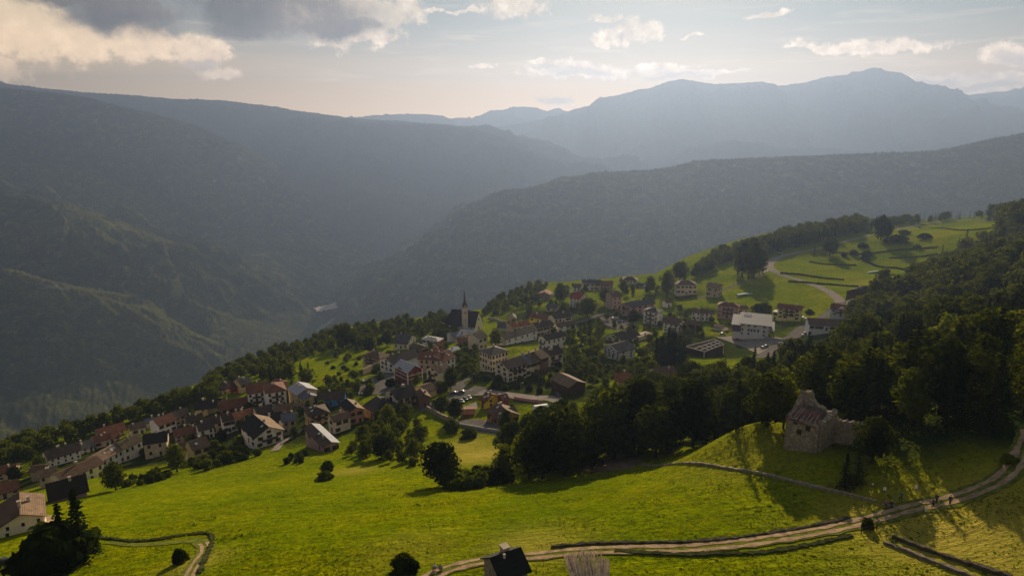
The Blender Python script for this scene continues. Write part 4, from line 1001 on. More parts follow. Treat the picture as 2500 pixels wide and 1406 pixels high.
# apse
mb = MB(); n_ = 5; ap = [(-hx - math.sin(math.pi * k / n_) * hy * .9, -hy * .85 * math.cos(math.pi * k / n_)) for k in range(n_ + 1)]
for k in range(n_):
    (x0, y0), (x1, y1) = ap[k], ap[k + 1]; mb.poly([(x0, y0, -3), (x1, y1, -3), (x1, y1, H), (x0, y0, H)])
mb.build('apse', WALLS['cream'], ch, fix=True)
mb = MB()
for k in range(n_):
    (x0, y0), (x1, y1) = ap[k], ap[k + 1]; f_ = 1.12; mb.poly([(-hx + (x0 + hx) * f_, y0 * f_, H - .1), (-hx + (x1 + hx) * f_, y1 * f_, H - .1), (-hx - .3, 0, H + hr * .85)])
mb.build('apse_roof', ROOFS['black'], ch)
mb = MB(); mb.bar((hx - .2, 0, H + hr * .38), (hx + .12, 0, H + hr * .38), 1.0, 0, n=16); mb.build('round_window', M_GLASS, ch)
mb = MB(); mb.bar((hx - .2, 0, H + hr * .38), (hx + .06, 0, H + hr * .38), 1.3, 0, n=16); mb.build('window_surround', WALLS['grey'], ch)
mb = MB(); mb.box(hx, hx + .12, -.9, .9, -.5, 2.6); mb.build('door', M_DOOR, ch)
for k in range(4):
    mb = MB(); xx = -hx + L1 * (k + .5) / 4; mb.box(xx - .45, xx + .45, sy * hy - .08, sy * hy + .08, 1.4, H - 1); mb.build('nave_window', M_GLASS, ch)
# tower stands on the near (left) flank of the nave
tx = zp('5', (1672, 672)); g = gp(*tx); tip = ray(*zp('5', (1665, 62))); dd = math.hypot(g[0], g[1]); zt_ = tip[2] / math.hypot(tip[0], tip[1]) * dd - g[2]
bel = ray(*zp('5', (1672, 335))); zb_ = bel[2] / math.hypot(bel[0], bel[1]) * dd - g[2]
wid = 104 / 5.8575 / F * dd * .76
print('HOUSE tower h', zt_, zb_, wid, dd)
inv = Matrix.Rotation(-yaw, 4, 'Z'); loc = inv @ Vector((g[0] - ctr[0], g[1] - ctr[1], 0)); tyaw = R(14) - yaw
tw = empty('bell_tower_frame', (0, 0, 0)); COL.objects.unlink(tw); bpy.data.objects.remove(tw)
h_ = wid / 2
mb = MB(); mb.box(-h_, h_, -h_, h_, -3, zb_)
for zc in (zb_ * .35, zb_ * .68): mb.box(-h_ - .12, h_ + .12, -h_ - .12, h_ + .12, zc, zc + .25)
mb.box(-h_ - .25, h_ + .25, -h_ - .25, h_ + .25, zb_ - .1, zb_ + .35)
tower = mb.build('tower', wall_mat('pale_tower_stone', (0.72, 0.62, 0.52), True), ch); tower.location = (loc.x, loc.y, 0); tower.rotation_euler = (0, 0, tyaw)
for a_ in range(4):
    for zc, w_ in ((zb_ * .84, .8), (zb_ * .52, .45)):
        q = MB(); q.box(-w_ * .55, w_ * .55, -h_ - .06, -h_ + .1, zc - 1.1, zc + .6); q.prism([(-w_ * .55, zc + .6), (w_ * .55, zc + .6), (0, zc + 1.2)], -h_ - .06, -h_ + .1)
        o_ = q.build('belfry_opening', M_GLASS, tower); o_.rotation_euler = (0, 0, a_ * math.pi / 2)
sp = MB(); n8 = 8; zs = zb_ + .3; zm = zb_ + (zt_ - zb_) * .30
r0 = h_ * 1.02
# four small gablets at the foot of the spire
for a_ in range(4):
    c_, s_ = math.cos(a_ * math.pi / 2), math.sin(a_ * math.pi / 2)
    rot = lambda x, y: (x * c_ - y * s_, x * s_ + y * c_)
    A1 = (*rot(-h_, -h_), zs); B1 = (*rot(h_, -h_), zs); T1 = (*rot(0, -h_ * .92), zs + wid * .85); K1 = (*rot(0, 0), zs + wid * .85)
    sp.poly([A1, T1, K1]); sp.poly([T1, B1, K1])
prev = None
for (zz, rr_) in ((zs + .1, r0), (zm, r0 * .45), (zt_ - 1.2, .12)):
    ring = [(rr_ * math.cos(2 * math.pi * (k + .5) / n8), rr_ * math.sin(2 * math.pi * (k + .5) / n8), zz) for k in range(n8)]
    if prev:
        for k in range(n8): sp.poly([prev[k], prev[(k + 1) % n8], ring[(k + 1) % n8], ring[k]])
    prev = ring
spire = sp.build('spire', roof_mat('spire_copper', (0.085, 0.05, 0.045), False, .3), ch); spire.location = (loc.x, loc.y, 0); spire.rotation_euler = (0, 0, tyaw)
gb = MB()
for a_ in range(4):
    c_, s_ = math.cos(a_ * math.pi / 2), math.sin(a_ * math.pi / 2)
    rot = lambda x, y: (x * c_ - y * s_, x * s_ + y * c_)
    gb.poly([(*rot(-h_, -h_), zs), (*rot(h_, -h_), zs), (*rot(0, -h_ * .93), zs + wid * .8)])
o_ = gb.build('gablet', WALLS['stone'], tower)
cr = MB(); cr.bar((0, 0, zt_ - 1.3), (0, 0, zt_ + .6), .05); cr.bar((-.4, 0, zt_ + .1), (.4, 0, zt_ + .1), .05); o_ = cr.build('cross', M_GLASS, spire)

# big white hall: central block with lean-to sheet roof, red framed glass end, open canopy on posts
hall = House('village_hall', 'D', (1330,690), (1855,742), 985, dep=15, ridge='s', pitch=9, wall='white', roof='metal', fl=3, nA=0, chim=0, ov=1.6, skipw=True, label='large white village hall with pale grey sheet roof, solar panels and open canopy')
hr_ = hall.root; hx, hy, sy = hall.L1 / 2, hall.L2 / 2, hall.sy; H = hall.H; print('HOUSE hall', hall.L1, H)
ang = 0 if sy < 0 else math.pi
def hall_win(fx, fz, w, h):
    put('window', WIN['plain'], hr_, ((-hx + fx * 2 * hx) * (1 if sy < 0 else 1), sy * hy, fz * H), ang, (w, 1, h))
for f_ in (.28, .50, .84): hall_win(f_, .84, 1.2, .8)
for f_ in (.05, .28, .39, .50, .63, .84): hall_win(f_, .50, 1.2, 1.1)
for f_ in (.05, .28, .84): hall_win(f_, .2, 1.1, .8)
mb = MB(); mb.box(-hx * .85, -hx * .15, 0, 1, 0, .12)
pn = mb.build('solar_panel', ROOFS['solar'], hall.roof)
yy = -sy * hy * .35; pn.location = (hx * .0 - hx * .0, 0, 0)
pn.data.clear_geometry()
mb = MB(); tpx = math.tan(R(9))
def hz_(y): return H + .34 + (hy + y * (1 if sy < 0 else -1)) * tpx
xa, xb = (-hx * .92, -hx * .32)
ya, yb = (hy * .35, hy * .95) if sy < 0 else (-hy * .35, -hy * .95)
for k in range(6):
    x0 = xa + (xb - xa) * k / 6; x1 = xa + (xb - xa) * (k + .92) / 6
    mb.poly([(x0, ya, hz_(ya) + .14), (x1, ya, hz_(ya) + .14), (x1, yb, hz_(yb) + .14), (x0, yb, hz_(yb) + .14)])
m_ = mb.mesh('solar_panel', [ROOFS['solar']]); pn.data = m_
# left block
x0 = -hx - hx * .62
mb = MB(); mb.box(x0, -hx - .02, -hy * .95, hy * .95, -4, H * .86); mb.build('side_wing', WALLS['white'], hr_)
mb = MB(); ya = sy * hy * 1.25; yb = -sy * hy * 1.05
mb.poly([(x0 - .9, ya, H * .86 + .2), (-hx + 1.2, ya, H * .86 + .2), (-hx + 1.2, yb, H * .86 + 2.6), (x0 - .9, yb, H * .86 + 2.6)]); mb.poly([(x0 - .9, yb, H * .86 + 2.4), (-hx + 1.2, yb, H * .86 + 2.4), (-hx + 1.2, ya, H * .86), (x0 - .9, ya, H * .86)])
mb.poly([(x0 - .9, ya, H * .86), (-hx + 1.2, ya, H * .86), (-hx + 1.2, ya, H * .86 + .2), (x0 - .9, ya, H * .86 + .2)])
mb.build('side_roof', ROOFS['metal'], hr_)
mb = MB(); yf = sy * hy * .95; e_ = .14 * sy
for (a_, b_, c_, d_, mi) in ((x0 - .2, x0 + .6, .25, .86, 0), (-hx - .6, -hx - .05, .25, .86, 0), (x0, -hx, .80, .86, 0), (x0, -hx, .28, .34, 0), (x0 + .6, -hx - .6, .34, .80, 1)):
    mb.box(a_, b_, min(yf, yf + e_), max(yf, yf + e_), c_ * H, d_ * H, mi)
mb.build('glazed_front', [WALLS['red'], ROOFS['bluemetal']], hr_)
# canopy
x1 = hx + hx * .42
mb = MB(); zc = H * .62; ya = sy * hy * 1.2; yb = -sy * hy * .8
mb.prism([(min(ya, yb), zc if ya < yb else zc + 2), (max(ya, yb), zc + 2 if ya < yb else zc), (max(ya, yb), (zc + 2 if ya < yb else zc) + .3), (min(ya, yb), (zc if ya < yb else zc + 2) + .3)], hx + .05, x1, 0, 'x')
mb.build('canopy', ROOFS['metal'], hr_)
for fx in (.35, .62, .95):
    mb = MB(); px_ = hx + (x1 - hx) * fx; mb.bar((px_, sy * hy * 1.1, -3), (px_ , sy * hy * 1.1, zc + .1), .22, 0); mb.build('post', M_FRAME, hr_)

# ruined stone tower house with remains of a roof and a long broken wall
g = gp(1950, 1098); d_ = math.hypot(g[0], g[1])
k = d_ / math.hypot(*ray(1950, 1098)[:2]) / F   # metres per photo pixel, about
mpx = np.linalg.norm(g) / F
print('HOUSE ruin mpx', mpx, d_)
ru = empty('ruined_tower', tuple(g), R(-42)); tag(ru, 'roofless ruined stone tower with ragged top and broken lean-to roof, at the forest edge', 'ruin')
rng = random.Random(5)
def ragged_wall(mb, p0, p1, z0, prof, t=0.9, seed=1):
    """wall from p0 to p1 with heights prof (list of (fraction, height))"""
    n = 26; d = Vector((p1[0] - p0[0], p1[1] - p0[1])); L = d.length; d /= L; nn = Vector((-d.y, d.x)); r_ = random.Random(seed)
    fr = [f for f, _ in prof]; hs = [h for _, h in prof]
    pts = []
    for i in range(n + 1):
        f = i / n; h = float(np.interp(f, fr, hs)) + r_.uniform(-.28, .28)
        pts.append((p0[0] + d.x * L * f, p0[1] + d.y * L * f, h))
    for i in range(n):
        a_, b_ = pts[i], pts[i + 1]
        o = nn * t / 2
        c = [(a_[0] - o.x, a_[1] - o.y), (b_[0] - o.x, b_[1] - o.y), (b_[0] + o.x, b_[1] + o.y), (a_[0] + o.x, a_[1] + o.y)]
        hh = [a_[2], b_[2], b_[2] + .1, a_[2] + .1]; i0 = len(mb.v)
        mb.v += [(x, y, z0) for x, y in c] + [(c[j][0], c[j][1], hh[j]) for j in range(4)]
        for f_ in ((0, 3, 2, 1), (4, 5, 6, 7), (0, 1, 5, 4), (2, 3, 7, 6)) + (((3, 0, 4, 7),) if i == 0 else ()) + (((1, 2, 6, 5),) if i == n - 1 else ()): mb.f.append(tuple(i0 + q for q in f_)); mb.m.append(0)
U = mpx      # metres per pixel
W_ = 66 * U; D_ = 56 * U
RS = wall_mat('ruin_stone', (0.33, 0.29, 0.22), True)
hF = 66 * U * 1.1
x0, x1, y0, y1 = -W_ * .42, W_ * .58, 0, D_
mb = MB(); ragged_wall(mb, (x0, y0), (x1, y0), -3, [(0, hF), (.5, hF * 1.0), (1, hF * .98)], 1, 1); wf = mb.build('front_wall', RS, ru)
mb = MB(); ragged_wall(mb, (x1, y0), (x1 + W_ * .18, y1), -3, [(0, hF * 1.02), (.35, hF * 1.08), (.7, hF * 1.18), (.8, hF * 1.14), (1, hF * 1.26)], 1, 2); mb.build('side_wall', RS, ru)
mb = MB(); ragged_wall(mb, (x0, y0), (x0 + W_ * .1, y1), -3, [(0, hF), (.45, hF * 1.08), (.6, hF * 1.25), (.8, hF * 1.36), (1, hF * 1.58)], 1, 3); mb.build('side_wall', RS, ru)
mb = MB(); ragged_wall(mb, (x0 + W_ * .1, y1), (x1 + W_ * .18, y1), -3, [(0, hF * 1.52), (.12, hF * 1.66), (.26, hF * 1.62), (.36, hF * 1.38), (.55, hF * 1.24), (.85, hF * 1.12), (1, hF * 1.26)], 1, 4); mb.build('rear_wall', RS, ru)
for (fx, fz) in ((.40, .62), (.66, .80), (.25, .90)):
    mb = MB(); xx = x0 + (x1 - x0) * fx; mb.box(xx - .42, xx + .42, -.58, -.3, hF * fz - .5, hF * fz + .5); mb.build('opening', M_GLASS, ru)
mb = MB(); R2 = roof_mat('ruined_shingle', (0.15, 0.085, 0.08), False, .8)
q = [(x0 - .4, y0 - .9, hF * .95), (x1 - .6, y0 - .6, hF * .9), (x1 - .2, D_ * .42, hF * 1.20), (x0 + .6, D_ * .42, hF * 1.26)]
mb.poly(q); mb.poly([(p[0], p[1], p[2] - .15) for p in reversed(q)])
for k_ in range(4):
    a_, b_ = q[k_], q[(k_ + 1) % 4]; mb.poly([a_, (a_[0], a_[1], a_[2] - .15), (b_[0], b_[1], b_[2] - .15), b_])
rr0 = mb.build('broken_roof', R2, ru)
mb = MB()
for k_ in range(7):
    f = .05 + .14 * k_ + rng.uniform(-.03, .03); a_ = [q[0][j] * (1 - f) + q[1][j] * f for j in range(3)]; b_ = [q[3][j] * (1 - f) + q[2][j] * f for j in range(3)]
    f0 = rng.uniform(0, .3); f1 = rng.uniform(.5, 1); pa = [a_[j] * (1 - f0) + b_[j] * f0 for j in range(3)]; pb = [a_[j] * (1 - f1) + b_[j] * f1 for j in range(3)]
    mb.bar((pa[0], pa[1], pa[2] + .1), (pb[0], pb[1], pb[2] + .1), .07)
mb.build('bare_rafters', simple_mat('weathered_batten', (0.34, 0.29, 0.27), bstr=0), rr0)
# long broken wall running to the right
pw = [gp(2012, 1075), gp(2060, 1080), gp(2110, 1088)]
for_w = []
mb = MB(); a_, b_ = pw[0], pw[-1]
cw = empty('ruined_wall', tuple(a_), 0); tag(cw, 'high broken stone wall running right from the ruined tower to the lone tree', 'ruin')
v = b_ - a_; hh = 66 * U
ragged_wall(mb, (0, 0), (v[0], v[1]), -4, [(0, hh * 1.05), (.3, hh * .93), (.6, hh * .80 + v[2] * .5), (1, hh * .75 + v[2])], .9, 7); mb.build('wall', RS, cw)

# little black-roofed hut at the lower edge, seen from above
ZONES['K'] = (940, 1280, 4.1667)
WALLS['ruin'] = RS; ROOFS['hutblack'] = roof_mat('hut_black_sheet', (0.012, 0.012, 0.012), True, .2)
hut = House('small_hut', 'K', (1005,352), (1185,560), 735, label='small stone hut with black roof and chimney at the bottom edge of the meadow', C=(1452,465), ridge='c', pitch=33, wall='ruin', roof='hutblack', fl=1, nA=0, nC=1, chim=0, cat='hut', ov=.45)
print('HOUSE hut', hut.L1, hut.L2, hut.H)
mb = MB(); cx_, cy_ = -hut.L1 * .22, hut.L2 * .12 * (1 if hut.sy < 0 else -1); zz = hut.zr_at(cx_, cy_)
mb.box(cx_ - .55, cx_ + .55, cy_ - .45, cy_ + .45, zz - 1, zz + .8); mb.box(cx_ - .68, cx_ + .68, cy_ - .58, cy_ + .58, zz + .8, zz + .92); mb.build('chimney', WALLS['beige'], hut.roof)
mb = MB(); cx_ = hut.L1 * .1; cy_ = -cy_; zz = hut.zr_at(cx_, cy_); mb.bar((cx_, cy_, zz - .3), (cx_, cy_, zz + .5), .2, 0, n=10); mb.build('vent_pipe', M_CHIM, hut.roof)

# stack of upright poles beside the track
g = gp(1442, 1402); mpx = np.linalg.norm(g) / F
lp = empty('log_pile', tuple(g), R(-6)); tag(lp, 'bundle of pale peeled poles leaning together at the bottom edge beside the track', 'log pile')
LM = simple_mat('peeled_wood', (0.60, 0.47, 0.34), .9, .5, 1.5, bstr=.2)
rng = random.Random(9)
for k_ in range(44):
    x = (k_ / 43 - .5) * 92 * mpx; mb = MB(); lean = rng.uniform(-1.0, -.45); hh = rng.uniform(2.5, 3.5) * (1 - abs(x) / (150 * mpx)); y = rng.uniform(-.3, .5)
    mb.bar((x * .85, y - 1.2, -.3), (x * 1.05 + lean, y + .9, hh), rng.uniform(.11, .17), 0, .10, 7); mb.build('pole', LM, lp, fix=False)

# white framed roof terrace structure above the forest edge
P4 = [zp('D', p) for p in ((265, 1140), (820, 1000), (990, 1100), (620, 1240))]
g = gp(P4[3][0], P4[3][1] + 14); zE = (ray(*P4[3]) * (math.hypot(g[0], g[1]) / math.hypot(*ray(*P4[3])[:2])))[2]
Q = [ray(*p) * (zE / ray(*p)[2]) for p in P4]; c4 = sum(Q) / 4
pg = empty('framed_pavilion', (c4[0], c4[1], zE - 3.2), 0); tag(pg, 'low pavilion with pale white roof frame and dark glazing above the forest edge', 'pavilion')
L4 = [Vector(q_ - c4) for q_ in Q]
for q_ in L4: q_.z = 3.2
FOOT.append((c4[0], c4[1], 14, 0, 12, 8))
mb = MB()
def lerp4(u, v): return (L4[0] * (1 - u) + L4[1] * u) * (1 - v) + (L4[3] * (1 - u) + L4[2] * u) * v
mb.poly([tuple(p - Vector((0, 0, .25))) for p in L4]); mb.poly([tuple(p - Vector((0, 0, .35))) for p in reversed(L4)]); mb.build('dark_glazing', simple_mat('dark_glazing', (0.06, 0.045, 0.035), .95, bstr=0, spec=.05), pg)
WF = simple_mat('white_beam', (0.92, 0.78, 0.64), .7, .05, bstr=0)
for (a_, b_) in (((0, 0), (1, 0)), ((1, 0), (1, 1)), ((1, 1), (0, 1)), ((0, 1), (0, 0)), ((0, .45), (1, .30)), ((0, .75), (1, .65)), ((.25, .35), (.25, 1)), ((.45, .35), (.45, 1)), ((.65, .3), (.65, 1)), ((.85, .3), (.85, 1))):
    mb = MB(); mb.bar(lerp4(*a_) + Vector((0, 0, .15)), lerp4(*b_) + Vector((0, 0, .15)), .24, 0, n=4); mb.build('roof_beam', WF, pg)
for i in range(4):
    mb = MB(); mb.bar(L4[i] - Vector((0, 0, 5.5)), L4[i], .2, 0, n=6); mb.build('post', WF, pg)
mb = MB(); A_, B_ = L4[3], L4[0]
for (A_, B_) in ((L4[3], L4[0]), (L4[3], L4[2])):
    A2, B2 = A_.lerp(B_, .03), B_.lerp(A_, .03); mb.poly([tuple(A2 - Vector((0, 0, 5.5))), tuple(B2 - Vector((0, 0, 5.5))), tuple(B2 - Vector((0, 0, .4))), tuple(A2 - Vector((0, 0, .4)))])
mb.build('wall', WALLS['timber'], pg)
# white tunnel tent
g = gp(*zp('E', (1640, 470))); mpx = np.linalg.norm(g) / F
tt = MB(); Lt, rt = 34 * mpx, 12 * mpx
for k_ in range(10):
    a0, a1 = math.pi * k_ / 10, math.pi * (k_ + 1) / 10
    tt.poly([(-Lt / 2, -rt * math.cos(a0), rt * 1.1 * math.sin(a0)), (Lt / 2, -rt * math.cos(a0), rt * 1.1 * math.sin(a0)), (Lt / 2, -rt * math.cos(a1), rt * 1.1 * math.sin(a1)), (-Lt / 2, -rt * math.cos(a1), rt * 1.1 * math.sin(a1))])
for s_ in (-1, 1): tt.poly([(s_ * Lt / 2, -rt * math.cos(math.pi * k_ / 10), rt * 1.1 * math.sin(math.pi * k_ / 10)) for k_ in range(11)])
o_ = tt.build('tunnel_tent', M_WHITE); o_.location = tuple(g); o_.rotation_euler = (0, 0, R(18)); tag(o_, 'white arched tunnel tent on the grass right of the yellow house with red annex', 'tent')
# garden nets
for (p, w_, l_) in (((1818, 722), 16, 'greenish garden net over a frame on the shaded slope above the pink guest house'), ((2140, 667), 22, 'long green net cover lying in the terraced meadow')):
    g = gp(*p); nm = MB(); nm.prism([(-w_ / 2, 0), (w_ / 2, 0), (w_ * .42, 1.6), (0, 2.2), (-w_ * .42, 1.3)], -1.5, 1.5)
    o_ = nm.build('garden_net', simple_mat('green_net', (0.09, 0.20, 0.13), .8, .3, 1.5, bstr=0)); o_.location = tuple(g); o_.rotation_euler = (0, 0, R(8)); tag(o_, l_, 'net')

# ------------------------------------------------------------------ roads, yards and paths draped on the ground
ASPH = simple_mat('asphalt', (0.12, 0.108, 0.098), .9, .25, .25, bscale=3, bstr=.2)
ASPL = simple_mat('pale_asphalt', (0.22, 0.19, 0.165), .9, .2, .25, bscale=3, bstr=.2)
DIRT = simple_mat('track_dirt', (0.30, 0.21, 0.13), .95, .45, .8, bscale=2, bstr=.5)
VERGE = simple_mat('track_verge', (0.105, 0.12, 0.018), .95, .6, 1.1, bscale=2, bstr=.5)
def drape(name, left, right, mat, off=.14, nc=8, z=None, step=2.0):
    if z: left = [zp(z, p) for p in left]; right = [zp(z, p) for p in right]
    Lw = np.array([gp(*p)[:2] for p in left]); Rw = np.array([gp(*p)[:2] for p in right])
    def resample(Pp, n):
        s = np.r_[0, np.cumsum(np.linalg.norm(np.diff(Pp, axis=0), axis=1))]; t = np.linspace(0, s[-1], n)
        return np.stack([np.interp(t, s, Pp[:, 0]), np.interp(t, s, Pp[:, 1])], 1)
    n = max(8, int(max(np.linalg.norm(np.diff(Lw, axis=0), axis=1).sum(), 10) / step))
    Lr, Rr = resample(Lw, n), resample(Rw, n)
    f = np.linspace(0, 1, nc)[None, :, None]
    XY = Lr[:, None] * (1 - f) + Rr[:, None] * f
    o = grid_obj(name, XY[..., 0], XY[..., 1], hgt(XY[..., 0], XY[..., 1]) + off, mat)
    tag(o, kind='structure'); return o
def catmull(P, k=8):
    P = [P[0]] + list(P) + [P[-1]]; out = []
    for i in range(1, len(P) - 2):
        a, b, c, d = (np.array(P[i + j]) for j in (-1, 0, 1, 2))
        for t in np.linspace(0, 1, k, endpoint=False):
            out.append(.5 * ((2 * b) + (-a + c) * t + (2 * a - 5 * b + 4 * c - d) * t * t + (-a + 3 * b - 3 * c + d) * t ** 3))
    out.append(np.array(P[-2])); return np.array(out)
def path_world(pts, z=None):
    if z: pts = [zp(z, p) for p in pts]
    return catmull([gp(*p)[:2] for p in pts])
def ribbon(name, pts, w, mat, off=.16, z=None, shift=0.0, world=None, nc=5, wob=0.0):
    W_ = path_world(pts, z) if world is None else world
    d = np.gradient(W_, axis=0); d /= np.maximum(np.linalg.norm(d, axis=1)[:, None], 1e-6); n = np.stack([-d[:, 1], d[:, 0]], 1)
    ww = np.full(len(W_), w) if np.isscalar(w) else np.interp(np.linspace(0, 1, len(W_)), np.linspace(0, 1, len(w)), w)
    if wob: ww = ww * (1 + wob * (fbm(np.arange(len(W_)) * .45, np.zeros(len(W_)), 3, 3) - .5) * 2)
    f = np.linspace(-.5, .5, nc)[None, :, None]
    XY = W_[:, None] + n[:, None] * (f * ww[:, None, None] + shift)
    o = grid_obj(name, XY[..., 0], XY[..., 1], hgt(XY[..., 0], XY[..., 1]) + off, mat); tag(o, kind='structure'); return W_
ROADS = []
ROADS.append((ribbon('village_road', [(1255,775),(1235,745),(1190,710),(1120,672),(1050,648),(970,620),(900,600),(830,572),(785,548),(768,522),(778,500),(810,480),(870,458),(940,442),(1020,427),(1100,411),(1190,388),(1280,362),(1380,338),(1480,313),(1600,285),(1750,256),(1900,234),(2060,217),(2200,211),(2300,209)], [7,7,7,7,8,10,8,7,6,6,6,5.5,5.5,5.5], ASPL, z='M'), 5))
ROADS.append((ribbon('village_road', [(735,572),(690,600),(620,628),(560,648),(500,672),(430,700),(330,735),(240,742)], 4.5, ASPH, z='M'), 3))
drape('road_verge', [(725,575),(740,520),(790,478),(860,455)], [(770,560),(755,520),(800,488),(866,462)], simple_mat('pale_kerb_strip', (0.42, 0.36, 0.30), .9), .12, 3, 'M')
ROADS.append((ribbon('village_road', [(1255,775),(1190,835),(1120,880),(1050,920),(990,962),(930,1010),(850,1060),(780,1110),(720,1150)], [7,7,8,9,10,10,10,9,9], ASPH, z='M', off=.22), 6))
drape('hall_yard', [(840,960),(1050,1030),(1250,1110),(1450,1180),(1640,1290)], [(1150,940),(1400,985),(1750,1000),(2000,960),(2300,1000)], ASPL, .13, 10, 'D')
drape('car_park', [(275,600),(300,480),(345,385),(500,340),(640,300)], [(640,600),(800,540),(960,480),(900,410),(790,330)], ASPH, .16, 10, '4')
ROADS.append((ribbon('village_road', [(1130,830),(1260,790),(1400,730),(1560,680),(1700,620),(1820,560),(1900,540),(2000,560)], [7,8,9,10,14,16,12,9], ASPH, z='4', off=.2), 7))
ROADS.append((ribbon('village_road', [(1740,590),(1700,510),(1680,460),(1760,420),(1900,370),(2000,340)], [9,9,7,5,5,5], ASPH, z='4', off=.24), 4))
ROADS.append((ribbon('village_road', [(600,230),(800,230),(1000,235),(1200,260),(1400,290),(1600,300),(1800,310),(1900,350)], [10,9,7,7,8,8,8,6], ASPL, z='E', off=.16), 5))
ROADS.append((ribbon('village_road', [(440,640),(560,650),(700,660),(900,740),(1100,800),(1250,810)], [5,7,9,9,6,5], ASPH, z='E', off=.16), 4))
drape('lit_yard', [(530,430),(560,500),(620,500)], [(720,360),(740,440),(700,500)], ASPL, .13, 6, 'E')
ROADS.append((ribbon('village_road', [(640,880),(800,850),(950,800),(1060,760),(1180,735),(1250,760)], [5,7,7,7,8,10], ASPH, z='7', off=.16), 4))
drape('car_park', [(1060,800),(1150,880),(1300,960),(1400,970)], [(1200,745),(1350,790),(1480,850),(1530,900)], ASPH, .2, 8, '7')
ROADS.append((ribbon('village_lane', [(1330,700),(1320,620),(1330,560),(1370,480)], 4, ASPH, z='3'), 3))
ROADS.append((ribbon('village_lane', [(1000,1290),(1130,1150),(1290,1060),(1350,980)], 3.5, ASPL, z='3'), 2))
ROADS.append((ribbon('driveway', [(560,985),(600,1050),(650,1130),(680,1200)], 4, DIRT, z='B'), 2))
# farm track with two wheel ruts
tw_ = ribbon('farm_track', [(1030,1420),(1100,1388),(1180,1370),(1300,1358),(1400,1348),(1500,1343),(1600,1341),(1700,1338),(1800,1328),(1900,1314),(2000,1297),(2080,1280),(2150,1262),(2230,1240),(2300,1226),(2370,1204),(2430,1178),(2470,1145),(2497,1100),(2520,1050)], [3.2,3.2,3.1,3.1,3.3,4.2,4.6,4.0,4.0], VERGE, off=.12, wob=.25)
ROADS.append((tw_, 4))
ribbon('wheel_rut', None, 1.0, DIRT, .17, shift=.85, world=tw_, nc=3, wob=.7); ribbon('wheel_rut', None, 1.0, DIRT, .17, shift=-.85, world=tw_, nc=3, wob=.7)
tw2 = ribbon('farm_track', [(455,1420),(480,1375),(500,1348),(498,1328),(470,1319),(420,1325),(340,1330),(265,1324)], [3.4,3.4,3.4,2.6,2.0,1.5], VERGE, off=.12, wob=.2)
ROADS.append((tw2, 2)); ribbon('wheel_rut', None, .7, DIRT, .17, shift=.6, world=tw2[:26], nc=3, wob=.5); ribbon('wheel_rut', None, .7, DIRT, .17, shift=-.6, world=tw2[:26], nc=3, wob=.5)
drape('bare_soil', [(1405,1150),(1430,1128),(1500,1118),(1560,1112)], [(1420,1152),(1480,1150),(1540,1143),(1570,1125)], simple_mat('bare_earth', (0.20, 0.14, 0.10), .95, .4, .6, bstr=.5), .12, 5)

# ------------------------------------------------------------------ stone walls and hedgy banks
def wall_line(name, pts, h, t, mat, label, cat, z=None, seed=1, cap=None, rag=.16):
    W_ = path_world(pts, z); n = len(W_); r_ = random.Random(seed)
    d = np.gradient(W_, axis=0); d /= np.maximum(np.linalg.norm(d, axis=1)[:, None], 1e-6); nn = np.stack([-d[:, 1], d[:, 0]], 1)
    # finer sampling
    s = np.r_[0, np.cumsum(np.linalg.norm(np.diff(W_, axis=0), axis=1))]; m = max(6, int(s[-1] / (.6 if rag > .1 else 1.2))); tt_ = np.linspace(0, s[-1], m)
    I = lambda a: np.interp(tt_, s, a)
    X, Y = I(W_[:, 0]), I(W_[:, 1]); NX, NY = I(nn[:, 0]), I(nn[:, 1])
    c = (X.mean(), Y.mean(), float(hgt(X.mean(), Y.mean())))
    mb = MB()
    for i in range(m):
        hh = h * (1 + r_.uniform(-rag, rag) * 1.5); w = t / 2 * (1 + r_.uniform(-.2, .2) * (3 if rag > .1 else 1)); zz = float(hgt(X[i], Y[i]))
        mb.v += [(X[i] - NX[i] * w - c[0], Y[i] - NY[i] * w - c[1], zz - .8 - c[2]), (X[i] - NX[i] * w * .8 - c[0], Y[i] - NY[i] * w * .8 - c[1], zz + hh - c[2]),
                 (X[i] + NX[i] * w * .8 - c[0], Y[i] + NY[i] * w * .8 - c[1], zz + hh - c[2]), (X[i] + NX[i] * w - c[0], Y[i] + NY[i] * w - c[1], zz - .8 - c[2])]
    for i in range(m - 1):
        a = i * 4; b = a + 4
        for k_ in range(3): mb.f.append((a + k_, b + k_, b + k_ + 1, a + k_ + 1)); mb.m.append(0)
    mb.f.append((0, 1, 2, 3)); mb.m.append(0); e = (m - 1) * 4; mb.f.append((e + 3, e + 2, e + 1, e)); mb.m.append(0)
    o = mb.build(name, mat); o.location = c; tag(o, label, cat, None); return o
M_WALLD = simple_mat('mossy_stone', (0.075, 0.065, 0.045), .95, .6, 1.2, bscale=2.5, bstr=.9)
BANK = simple_mat('bank_and_step_shade', (0.045, 0.05, 0.018), .95, .6, 1.2, bscale=2, bstr=.8)
wall_line('stone_wall', [(2182,1312),(2240,1335),(2300,1357),(2380,1383),(2470,1412)], .5, .7, M_WALLD, 'dark dry stone wall running to the lower right corner, the upper of two', 'wall', seed=2)
wall_line('stone_wall', [(2158,1325),(2210,1345),(2270,1370),(2340,1396),(2380,1412)], .38, .6, M_STONE, 'lower mossy dry stone wall beside the one running to the lower right corner', 'wall', seed=3)
wall_line('stone_wall', [(1345,1336),(1450,1328),(1560,1326),(1680,1324),(1780,1316),(1880,1302),(1980,1286),(2070,1266)], .38, .6, M_WALLD, 'low dry stone wall along the upper side of the farm track', 'wall', seed=4)
